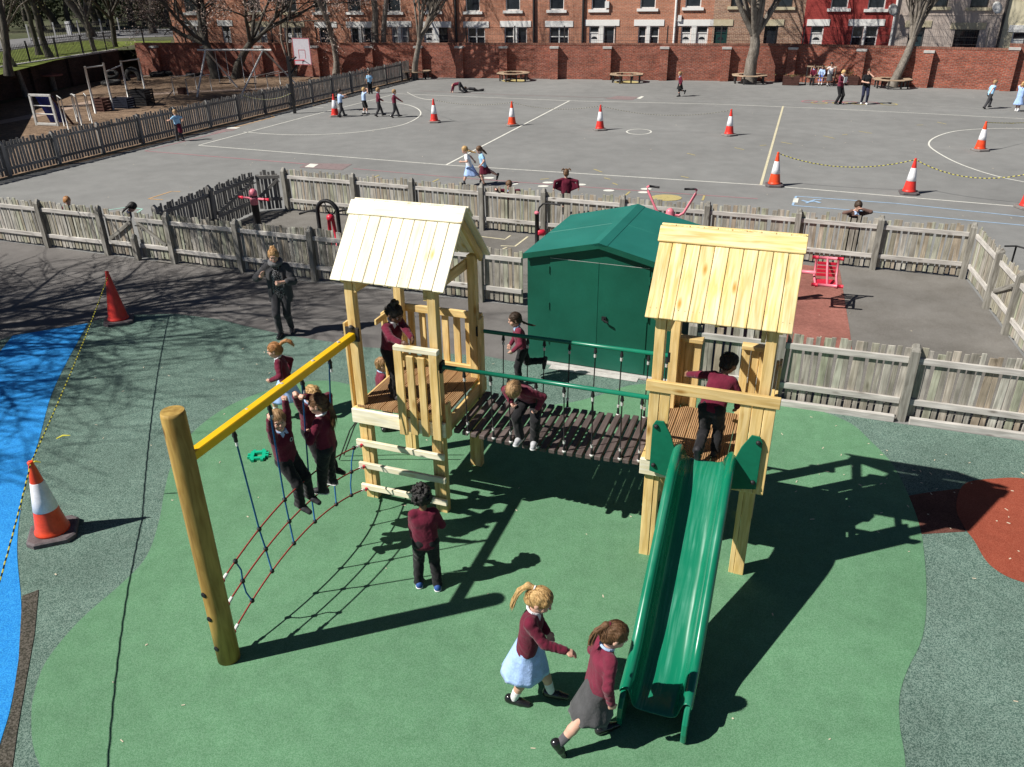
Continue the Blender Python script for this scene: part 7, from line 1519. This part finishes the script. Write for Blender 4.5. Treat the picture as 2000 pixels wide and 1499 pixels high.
        vadd('trousers' if kind in ('trousers', 'slim') else kind, tr, res, bm_, t, M_)
    else:   # skirt or dress: lofted cloth with folds, pushed out by the thighs
        hem = bottom[2] if len(bottom) > 2 else .24; fl = bottom[3] if len(bottom) > 3 else .5; sway = np.array(bottom[4] if len(bottom) > 4 else (0, 0, 0), float); NT, NR = 56, 12; V = []; F = []
        kc = (KN[-1] + KN[1]) / 2; dn = unit((kc - P) * .55 - z * .5 * h * .3)
        for j in range(NR):
            tt = j / (NR - 1); ctr = P + s * .055 * h * (1 - tt) + (dn * hem * h + D(sway) * h) * tt
            for i_ in range(NT):
                a = 2 * math.pi * i_ / NT; e = r * math.cos(a) + f * math.sin(a)
                base = (.074 + .05 * tt * (1 + fl)) * h * A
                for q in (-1, 1):
                    lp_ = HIP[q] + (KN[q] - HIP[q]) * min(tt * hem / .225, 1.0); base = max(base, (lp_ - ctr).dot(e) + .058 * h * (1 - .15 * tt) if tt > .1 else base)
                fold = 1 + (.055 * math.sin(11 * a + seed) + .035 * math.sin(17 * a + 2 * seed + 2 * tt)) * tt
                V.append(ctr + e * base * fold + z * .008 * h * math.sin(5 * a + seed) * tt)
        for j in range(NR - 1):
            for i_ in range(NT): k2 = (i_ + 1) % NT; F.append((j * NT + i_, (j + 1) * NT + i_, (j + 1) * NT + k2, j * NT + k2))
        # smooth the silhouette, then add the inner face
        Va = np.array(V).reshape(NR, NT, 3)
        for _ in range(2): Va[1:] = .25 * np.roll(Va[1:], 1, 1) + .5 * Va[1:] + .25 * np.roll(Va[1:], -1, 1)
        V = Va.reshape(-1, 3); ctr = V.reshape(NR, NT, 3).mean(1, keepdims=True); Vi = (ctr + (Va - ctr) * .965).reshape(-1, 3); o = len(V)
        F2 = [tuple(o + i_ for i_ in reversed(q_)) for q_ in F] + [((NR - 1) * NT + (i_ + 1) % NT, (NR - 1) * NT + i_, o + (NR - 1) * NT + i_, o + (NR - 1) * NT + (i_ + 1) % NT) for i_ in range(NT)]
        me = fastmesh('skirt', np.concatenate([V, Vi]), F + F2, True); me.materials.append(bm_); mk('skirt' if kind == 'skirt' else 'dress_skirt', me, None, t, M_)
        if sock is TIGHT:
            tr = Vol()
            for q in (-1, 1): tr.cone(HIP[q], KN[q], .055 * h, .041 * h, .02); tr.cone(KN[q], AN[q], .040 * h, .026 * h, .02)
            vadd('tights', tr, res, TIGHT, t, M_)
    if tied is not None:
        tv = Vol(); tv.cone(P + s * .02 * h - r * .03 * h, P + s * .02 * h + r * .03 * h, .078 * h, None, .02).cone(P - f * .06 * h, P - f * .085 * h - z * .17 * h, .062 * h, .07 * h, .04); vadd('tied_jumper', tv, res, tied, t, M_)
    # ---- feet
    for q, a in ((-1, 'l'), (1, 'r')):
        fy, fp = rad(ps[a + 't'][0]), rad(ps[a + 't'][1]); d = rotv(f, z, fy); sx = np.cross(d, z); d = rotv(d, sx, -fp); u = np.cross(sx, d)
        fs = h * (.98 if adult else 1.05); an = AN[q]; gl = an - u * .040 * h    # sole plane
        heel = gl - d * .030 * fs + u * .021 * fs; toe = gl + d * .100 * fs + u * .016 * fs; mid = gl + d * .045 * fs + u * .022 * fs
        v = Vol(); v.cone(heel, mid, .0275 * fs, .0275 * fs, .015).cone(mid, toe, .027 * fs, .022 * fs, .015).cone(heel + u * .012 * fs, an - u * .004 * h if shoe is not SHOE else an - u * .014 * h, .026 * fs, .025 * fs, .015); v.cut(gl, -u)
        so_ = vadd('shoe', v, res * .9, shoe, t, M_)
        if sole is not None:
            v = Vol(); v.cone(heel - u * .010 * fs, toe - u * .006 * fs, .0305 * fs, .025 * fs, .015); v.cut(gl, -u); v.cut(gl + u * .013 * fs, u); vadd('sole', v, max(res * .7, .005), sole, so_, M_)
        if sock is not None and sock is not TIGHT:
            v = Vol(); v.cone(an - u * .012 * h, an + (KN[q] - an) * (.34 if near else .3), .0265 * h * A, .031 * h * A, .01); vadd('sock', v, res, sock, t, M_)
    if extra: extra(locals())
    return t
def cardigan(e):
    """open charcoal cardigan over the blouse, with a draped grey scarf collar"""
    P, s, cr, cfw, h, chest, SH, EL, WR, N_, t, M_, res, seed = [e[k] for k in ('P', 's', 'cr', 'cfw', 'h', 'chest', 'SH', 'EL', 'WR', 'N_', 't', 'M_', 'res', 'seed')]
    v = Vol()
    for q in (-1, 1):
        v.cone(P + cr * .05 * h * q - s * .06 * h - cfw * .005 * h, chest + cr * .045 * h * q, .079 * h, .074 * h, .03, (.002, 2, q)); v.cone(chest + cr * .045 * h * q, SH[q] * .85 + N_ * .15 - s * .01 * h, .074 * h, .043 * h, .03)
        v.cone(SH[q], EL[q], .042 * h, .040 * h, .02, (.003, 3, q)); v.cone(EL[q], EL[q] * .55 + WR[q] * .45, .040 * h, .037 * h, .015, (.003, 3, q))
        v.cone(P + cr * .075 * h * q - s * .02 * h + cfw * .02 * h, P + cr * .10 * h * q - s * .10 * h + cfw * .03 * h, .03 * h, .022 * h, .03)
    v.cone(P + cfw * .155 * h - s * .2 * h, N_ + cfw * .135 * h, .118 * h, .088 * h, .01, None, True); v.cut(P - s * .125 * h, -s)
    vadd('cardigan', v, res, GREYT, t, M_)
    v = Vol()
    for i in range(14):
        a = i / 14 * 6.283; a2 = (i + 1) / 14 * 6.283; g = lambda b: N_ + (cr * math.cos(b) * .052 + cfw * math.sin(b) * .052) * h + s * h * (.008 - .012 * math.sin(b)); v.cone(g(a), g(a2), .024 * h, None, .015, (.004, 2, i))
    vadd('scarf', v, res, cloth('grey_scarf', (.13, .13, .135)), t, M_)
# ------------------------------------------------------------------ the people, nearest first
def TW(u, v, z): p = T(u, v, z); return (p.x, p.y, p.z)
def GP(p, zz=.012): return (p[0], p[1], zz)
WALKF = dict(lf=(-.055, .15, .05), rf=(.055, -.13, .06), lt=(0, -8), rt=(0, 30))
person('boy with curly black hair seen from behind, standing below the ladder in blue trainers', GP((-0.900, 6.589)), 99, 1.2, dict(lf=(-.085, .03, .04), rf=(.075, -.035, .04), lh=(-.10, .10, .475), rh=(.10, .13, .53), head=(8, 26, 0), lean=(5, 0)), hair=('curly', 'black'), skin='brown', shoe=SHOEB, sole=SOLE, res=.0072, seed=1, collar=None, sweater_hem=.02)
person('girl in a maroon cardigan and pale blue dress walking right with one hand held out', GP((0.105, 5.090)), -14, 1.3, dict(lf=(-.05, .15, .05), rf=(.05, -.09, .042), rt=(0, 8), lt=(0, 0), rh=(.10, .26, .60), rn=(0, -.2, -1), lh=(-.12, .10, .52), re=(.5, -.6, -.7), head=(-4, 22, 0), lean=(7, 0), rc=.25), bottom=('dress', DRESS, .235, .55, (0, -.05, 0)), hair=('pony', 'blonde', (.085, [(0, -.15, .07), (0, -.185, -.03), (0, -.175, -.15), (0, -.155, -.23)])), sock=SOCKW, res=.0072, seed=2, collar=WHITE)
person('girl in a grey skirt striding towards the slide with her back foot lifted', GP((0.655, 4.654)), 14, 1.29, dict(lf=(-.05, .07, .04), rf=(.06, -.27, .11), rt=(0, 62), lt=(8, 0), rh=(.145, .03, .485), lh=(-.13, .10, .52), head=(-10, 24, 0), lean=(8, 0), rc=.5), top=MAROON2, bottom=('skirt', GREYS, .215, .35, (0, -.03, 0)), hair=('pony', 'brown', (.075, [(0, -.12, .06), (0, -.155, -.02), (0, -.15, -.10), (0, -.13, -.16)])), sock=SOCKG, res=.0072, seed=3)
person('boy with cropped black hair on the slide tower, seen from behind with one sole raised', TW(3.93, .12, 1.302), 64, 1.18, dict(pel=(0, -.02, .475), lean=(36, 9), lf=(-.05, -.16, .12), lt=(0, 68), rf=(.06, .03, .04), lhw=TW(3.47, .62, 1.92), rh=(.17, .20, .42), head=(-32, -6, 0), re=(.8, -.6, .2)), hair=('crop', 'black'), skin='brown', shoe=TRAIN, res=.0075, seed=4, collar=None)
person('girl with a dark top bun on the left tower, arms resting on the gate panel', TW(.27, .30, 1.302), -34, 1.24, dict(lean=(14, 6), lf=(-.07, -.08, .04), rf=(.06, .05, .04), rhw=TW(.60, -.06, 2.165), lhw=TW(.66, .10, 2.15), head=(-6, 20, 6), le=(-.9, -.2, -.4), re=(.8, -.4, -.5)), hair=('bun', 'black', (-.045, .135)), skin='dark', shoe=TRAIN, res=.0075, seed=5, collar=WHITE, sweater_hem=.01)
person('boy crouching on the rope bridge, bending his head out under the green rail', TW(2.02, .05, 1.148), -108, 1.16, dict(pel=(.01, -.13, .40), lean=(50, 15), tw=-12, lf=(-.075, .05, .045), rf=(.075, .03, .045), lhw=TW(2.13, .03, 1.58), rhw=TW(1.83, .04, 1.60), le=(-1, -.5, .6), re=(.8, -.6, .2), head=(14, 34, 8), lk=(-.25, 1, .2), rk=(.25, 1, .2), lc=.8, rc=.8), top=MAROON2, hair=('short', 'fair'), shoe=GSHOE, sole=SOLE, res=.0075, seed=6, collar=None)
person('laughing boy hanging on the rope net with one arm up on the yellow beam', TW(-.13, -1.33, .75), -26, 1.2, dict(pel=(0, -.01, .47), lean=(4, 9), lfw=TW(-.02, -1.20, .79), rfw=TW(-.02, -1.38, .79), rhw=TW(-.01, -1.655, 2.02), lhw=TW(.0, -1.37, 2.19), le=(-.6, .3, -.3), re=(.9, -.2, -.5), head=(-34, -4, 6), lc=.95, rc=.95, lt=(0, 20), rt=(0, 20)), hair=('short', 'fair'), shoe=TRAIN, res=.0072, seed=7, badge=True, collar=SHIRT)
person('girl with a long brown ponytail climbing the rope net beside the laughing boy', TW(.13, -1.05, .75), 166, 1.22, dict(pel=(0, -.03, .49), lean=(2, 0), lfw=TW(.05, -1.07, .775), rfw=TW(.05, -.88, .755), rhw=TW(.02, -1.09, 1.93), lhw=TW(.02, -1.15, 1.52), head=(10, 2, 0), lc=.95, rc=.95, le=(-.8, -.3, -.4), re=(.8, -.2, -.5)), hair=('pony', 'brown', (.02, [(0, -.13, -.03), (0, -.15, -.12), (-.01, -.14, -.22), (-.015, -.12, -.31)])), shoe=TRAIN, sole=SOLE, res=.0072, seed=8, collar=WHITE)
person('blond boy behind the other two climbers, looking down, holding the yellow beam', TW(-.19, -.76, .76), -34, 1.2, dict(lean=(10, 6), pel=(0, 0, .49), lfw=TW(-.03, -.68, .80), rfw=TW(-.03, -.86, .81), rhw=TW(.0, -1.30, 2.16), lhw=TW(-.02, -.63, 1.55), head=(-6, 36, 0), rc=.95, lc=.95, re=(.3, .2, -.9), le=(-1, 0, -.4)), hair=('short', 'blonde'), res=.0075, seed=9, shoe=TRAIN)
person('girl running left behind the yellow beam, ginger ponytail flying out', GP((-3.22, 10.3)), 186, 1.2, dict(lean=(10, 0), lf=(-.05, .16, .10), rf=(.05, -.22, .12), rt=(0, 50), lh=(-.15, .14, .58), rh=(.14, -.02, .55), head=(0, 2, 0)), bottom=('dress', CHECK, .24, .6, (0, -.04, 0)), hair=('pony', 'ginger', (.05, [(0, -.15, .10), (0, -.22, .12), (0, -.27, .08), (0, -.30, .01)])), sock=SOCKW, res=.0075, seed=10, collar=WHITE)
person('child peeping out behind the deck of the left tower with a hand at the face', GP((-1.80, 9.90)), 20, 1.12, dict(lh=(-.03, .12, .86), rh=(.13, .03, .49), le=(-.7, .3, -.5), head=(-10, 6, 0)), top=MAROON2, hair=('short', 'fair'), res=.008, seed=11)
person('girl with a long dark plait running left behind the rope bridge', GP((0.161, 11.323)), 190, 1.2, dict(lean=(11, 0), lf=(-.05, .05, .04), rf=(.05, -.30, .26), rt=(0, 78), rh=(.13, .12, .50), lh=(-.13, .14, .52), head=(0, 4, 0)), bottom=('trousers', BLK), top=MAROON2, hair=('plait', 'dark', [(0, -.14, -.10), (.01, -.22, -.16), (0, -.31, -.20)]), shoe=TRAIN, res=.0078, seed=12)
person('woman in a charcoal cardigan and black trousers walking towards the play frame', GP((-4.058, 13.430), .006), -88, 1.66, dict(rf=(.045, .07, .04), lf=(-.045, -.07, .042), lt=(14, 10), rt=(-4, 0), rh=(.13, .12, .70), lh=(-.06, .17, .64), re=(.8, -.5, -.6), le=(-.9, -.4, -.5), rn=(-.6, .6, 0), head=(6, 10, 4), lean=(4, 0), rc=.3, lc=.9, rd=(0, .1, 1)), top=DOTS, bottom=('slim', cloth('washed_black_denim', (.045, .045, .05))), hair=('bun', 'straw', (-.085, .095)), adult=True, res=.0085, seed=13, collar=None, group='adults watching the children', extra=cardigan, sleeve=.8, sweater_hem=.05)
# ---- around the fitness pen
MID = .0115
person('girl with long blonde hair running left across the near court line', GP((-1.207, 24.902), .004), 188, 1.2, dict(lean=(14, 0), lf=(-.05, .17, .06), rf=(.05, -.36, .10), rt=(0, 55), lh=(-.14, .20, .62), rh=(.14, -.14, .58), le=(-.6, -.5, -.6), head=(0, 0, 0)), top=WHITE, sleeve=.3, bottom=('dress', CHECK, .25, .8, (0, -.06, .0)), hair=('long', 'blonde', [(0, -.14, -.06), (0, -.24, -.12), (0, -.34, -.16)]), sock=SOCKG, res=MID, seed=14, collar=None)
person('girl running left in a white shirt with a maroon jumper tied round her waist', GP((-0.779, 24.808), .004), 196, 1.22, dict(lean=(10, 0), lf=(-.04, .0, .05), rf=(.05, -.40, .20), rt=(0, 70), lh=(-.20, .12, .54), rh=(.20, -.08, .52), head=(12, 18, 0)), top=TURQ, sleeve=.3, bottom=('skirt', MAROON, .2, .2), hair=('long', 'brown', [(0, -.11, -.08), (0, -.14, -.16), (0, -.16, -.24)]), sock=None, res=MID, seed=15, collar=WHITE)
person('boy leaning over the back fence of the pen with his arm hooked over the top', (-.05, 20.10, .0), -96, 1.26, dict(lean=(12, -6), rh=(.20, .25, .83), lh=(-.12, .20, .80), re=(1, .2, .1), head=(8, 6, -6)), hair=('short', 'brown'), res=MID, seed=16)
person('child beyond the pen pulling a maroon jumper wide with both hands', (*(1.502, 21.375), 0), 92, 1.2, dict(lh=(-.27, -.04, .60), rh=(.27, -.04, .60), le=(-1, -.3, .2), re=(1, -.3, .2), spread=1, head=(0, 6, 0)), hair=('bunches', 'brown'), bottom=('skirt', BLK, .25, .2), sock=TIGHT, res=MID, seed=17, collar=None)
person('boy with glasses resting his face on his hands over the back fence', (7.43, 17.03, .13), -100, 1.26, dict(lh=(-.07, .13, .86), rh=(.10, .16, .84), le=(-1, 0, -.3), re=(1, 0, -.3), head=(0, 10, 0), lean=(6, 0)), top=cloth('brown_knit', (.15, .09, .075)), hair=('short', 'dark'), res=MID, seed=18,
       extra=lambda e: (lambda m: [m.tube([e['H'](x + .021 * math.cos(a), .100, .004 + .018 * math.sin(a)) for a in np.linspace(0, 6.283, 11)], .0035, 4, False) for x in (-.031, .031)] and m.build('glasses', M['black'], e['t'], e['M_']))(MB()))
person('child with auburn hair peering over the left end of the front fence', (-10.53, 19.14, 0), -60, 1.21, dict(head=(20, 6, 0)), hair=('bob', 'ginger'), res=MID, seed=19)
person('child with long black hair bowed behind the double gate', (-9.02, 18.60, 0), 20, 1.22, dict(lean=(25, 0), head=(0, 30, 0)), hair=('long', 'black'), top=NAVY, res=MID, seed=20, collar=None)
# ---- far side of the playground
FAR = .019
person('boy in a light blue polo with arms out beside the long dark fence', GP((-13.138, 33.285), .004), 145, 1.22, dict(lh=(-.22, .16, .66), rh=(.25, .05, .62), lf=(-.06, .06, .04), rf=(.06, -.06, .04)), top=TURQ, sleeve=.32, bottom=('trousers', GREYT), tied=MAROON, hair=('short', 'fair'), res=FAR, seed=21, collar=None)
person('boy in a white shirt beside the cone, arms held forward', GP((-7.742, 39.021), .004), 35, 1.25, dict(WALKF, lh=(-.1, .25, .74), rh=(.12, .26, .70), head=(0, 0, 0)), top=SHIRT, sleeve=.32, bottom=('trousers', GREYT), hair=('short', 'dark'), res=FAR, seed=22, collar=None)
person('blond boy in black shorts shading his eyes with both hands', GP((-6.757, 39.712), .004), 30, 1.22, dict(lf=(-.07, -.04, .04), rf=(.08, .06, .04), lh=(-.06, .15, .92), rh=(.08, .15, .90), le=(-1, .2, 0), re=(1, .2, 0)), top=SHIRT, sleeve=.32, bottom=('shorts', BLK), hair=('short', 'blonde'), sock=SOCKW, res=FAR, seed=23, collar=None)
person('boy in maroon and grey trousers walking away between the two other walkers', GP((-5.982, 39.015), .004), 20, 1.28, dict(WALKF, lh=(-.14, .14, .56), rh=(.15, .12, .56), head=(0, 0, 0)), bottom=('trousers', GREYT), hair=('short', 'fair'), res=FAR, seed=24)
person('boy in maroon with one hand out, rightmost of the group by the half circle', GP((-5.199, 38.639), .004), 12, 1.24, dict(WALKF, rh=(.13, .26, .58), lh=(-.15, -.02, .5), head=(0, 0, 0)), bottom=('trousers', GREYT), hair=('short', 'fair'), res=FAR, seed=25)
person('boy in a bright blue polo standing against the dark fence', GP((-7.628, 47.275), .004), 112, 1.22, dict(head=(0, 20, 0)), top=TURQ, sleeve=.32, bottom=('trousers', BLK), hair=('short', 'dark'), res=FAR, seed=26, collar=None)
person('child in maroon bent over with both hands on the ground', GP((-2.928, 47.205), .004), 172, 1.24, dict(pel=(0, -.22, .40), lean=(100, 0), lf=(-.07, -.42, .04), rf=(.07, -.52, .05), lh=(-.10, .16, .06), rh=(.10, .12, .06), head=(0, 25, 0), le=(-1, 0, .5), re=(1, 0, .5)), bottom=('trousers', GREYT), hair=('short', 'fair'), res=FAR, seed=27, collar=None)
person('child in dark clothes lying on the tarmac behind the bent over child', GP((-2.012, 47.778), .004), -172, 1.2, dict(pel=(0, -.1, .10), lean=(84, 0), lf=(-.06, -.52, .06), rf=(.08, -.50, .06), lt=(0, 60), rt=(0, 60), lh=(-.12, .45, .05), rh=(.12, .45, .05), head=(0, 0, 0)), top=GREYT, bottom=('trousers', BLK), hair=('short', 'dark'), res=FAR, seed=28, collar=None)
person('girl in maroon running left in front of the brick wall, dark tights', GP((8.989, 44.440), .004), 186, 1.24, dict(lf=(-.04, .02, .04), rf=(.05, -.24, .20), rt=(0, 70), lh=(-.14, .04, .5), rh=(.13, -.06, .5), lean=(5, 0)), bottom=('skirt', BLK, .2, .3), hair=('pony', 'fair', (.03, [(0, -.14, .03), (0, -.2, .02), (0, -.25, -.02)])), sock=TIGHT, res=FAR, seed=29)
SEAT = dict(pel=(0, 0, .40), lf=(-.06, .26, .05), rf=(.06, .26, .05), lh=(-.1, .2, .46), rh=(.1, .2, .46))
sb_ = (bc0.x, bc0.y)
def bench_at(k): p_ = bc0 + bd_ * k + bn_ * .2; return (p_.x, p_.y, 0)
person('child in maroon sitting at the left of the wall bench', bench_at(-.40), -115, 1.2, SEAT, bottom=('trousers', BLK), hair=('short', 'dark'), res=FAR, seed=30, skin='warm')
person('child in a blue dress and white tights sitting in the middle of the wall bench', bench_at(.05), -112, 1.2, SEAT, top=SHIRT, bottom=('dress', cloth('royal_dress', (.10, .17, .50)), .24, .4), hair=('long', 'dark'), sock=SOCKW, res=FAR, seed=31, skin='warm', collar=None)
pp = bc0 + bd_ * .5 - bn_ * .25
person('child in a white shirt and grey skirt standing at the right of the wall bench', (pp.x, pp.y, .0), -100, 1.28, dict(lh=(-.05, .14, .78), rh=(.06, .16, .76), lf=(-.05, .0, .04), rf=(.06, .05, .04)), top=WHITE, sleeve=.4, bottom=('skirt', GREYS, .27, .3), hair=('long', 'black'), sock=SOCKW, res=FAR, seed=32, skin='warm', collar=None)
person('adult with short blond hair in a maroon jumper holding papers', GP((15.980, 40.884), .004), -62, 1.62, dict(lf=(-.07, .03, .04), rf=(.06, -.03, .04), rh=(.05, .17, .64), lh=(-.06, .16, .62), re=(.9, -.3, -.3), le=(-.9, -.3, -.3), head=(10, 10, 0)), top=MAROON2, bottom=('trousers', BLK), hair=('bob', 'blonde'), adult=True, res=FAR, seed=33, collar=WHITE, group='adults watching the children',
       extra=lambda e: (lambda m: (m.box(Vector(e['WR'][1] + e['f'] * .03 + e['z'] * .1), (.2, .02, .26), Matrix.Rotation(rad(28), 3, 'Z')), m.build('papers', M['whitep'], e['t'], e['M_'])))(MB()))
person('adult in black with dark blue trousers and a hand raised to the chin', GP((17.175, 40.765), .004), -104, 1.68, dict(lf=(-.07, .03, .04), rf=(.06, -.03, .04), rh=(.02, .16, .60), lh=(-.02, .13, .84), le=(-.8, .1, -.7), re=(.9, -.3, -.3), head=(0, 6, 0)), top=BLK, sleeve=.35, bottom=('slim', NAVY), hair=('short', 'dark'), adult=True, res=FAR, seed=34, collar=None, shoe=SOLE, group='adults watching the children')
person('boy in a light blue polo running right near the right edge of the playground', GP((22.079, 38.766), .004), 12, 1.28, dict(lean=(14, 0), lf=(-.05, .12, .08), rf=(.05, -.16, .06), rt=(0, 30), rh=(.16, -.14, .60), lh=(-.13, .18, .62), re=(.5, -1, 0), head=(0, 0, 0)), top=TURQ, sleeve=.32, bottom=('trousers', GREYT), hair=('short', 'fair'), res=FAR, seed=35, collar=None)
person('girl in a pale blue summer dress with hands at her face, at the right edge', GP((22.954, 37.889), .004), 40, 1.28, dict(lh=(-.05, .13, .88), rh=(.07, .12, .88), le=(-.9, .2, -.3), re=(.9, .2, -.3), lf=(-.04, .03, .04), rf=(.05, -.03, .04)), top=DRESS, sleeve=.3, bottom=('dress', DRESS, .27, .9), hair=('pony', 'blonde'), sock=SOCKW, shoe=SOLE, res=FAR, seed=36, collar=None)
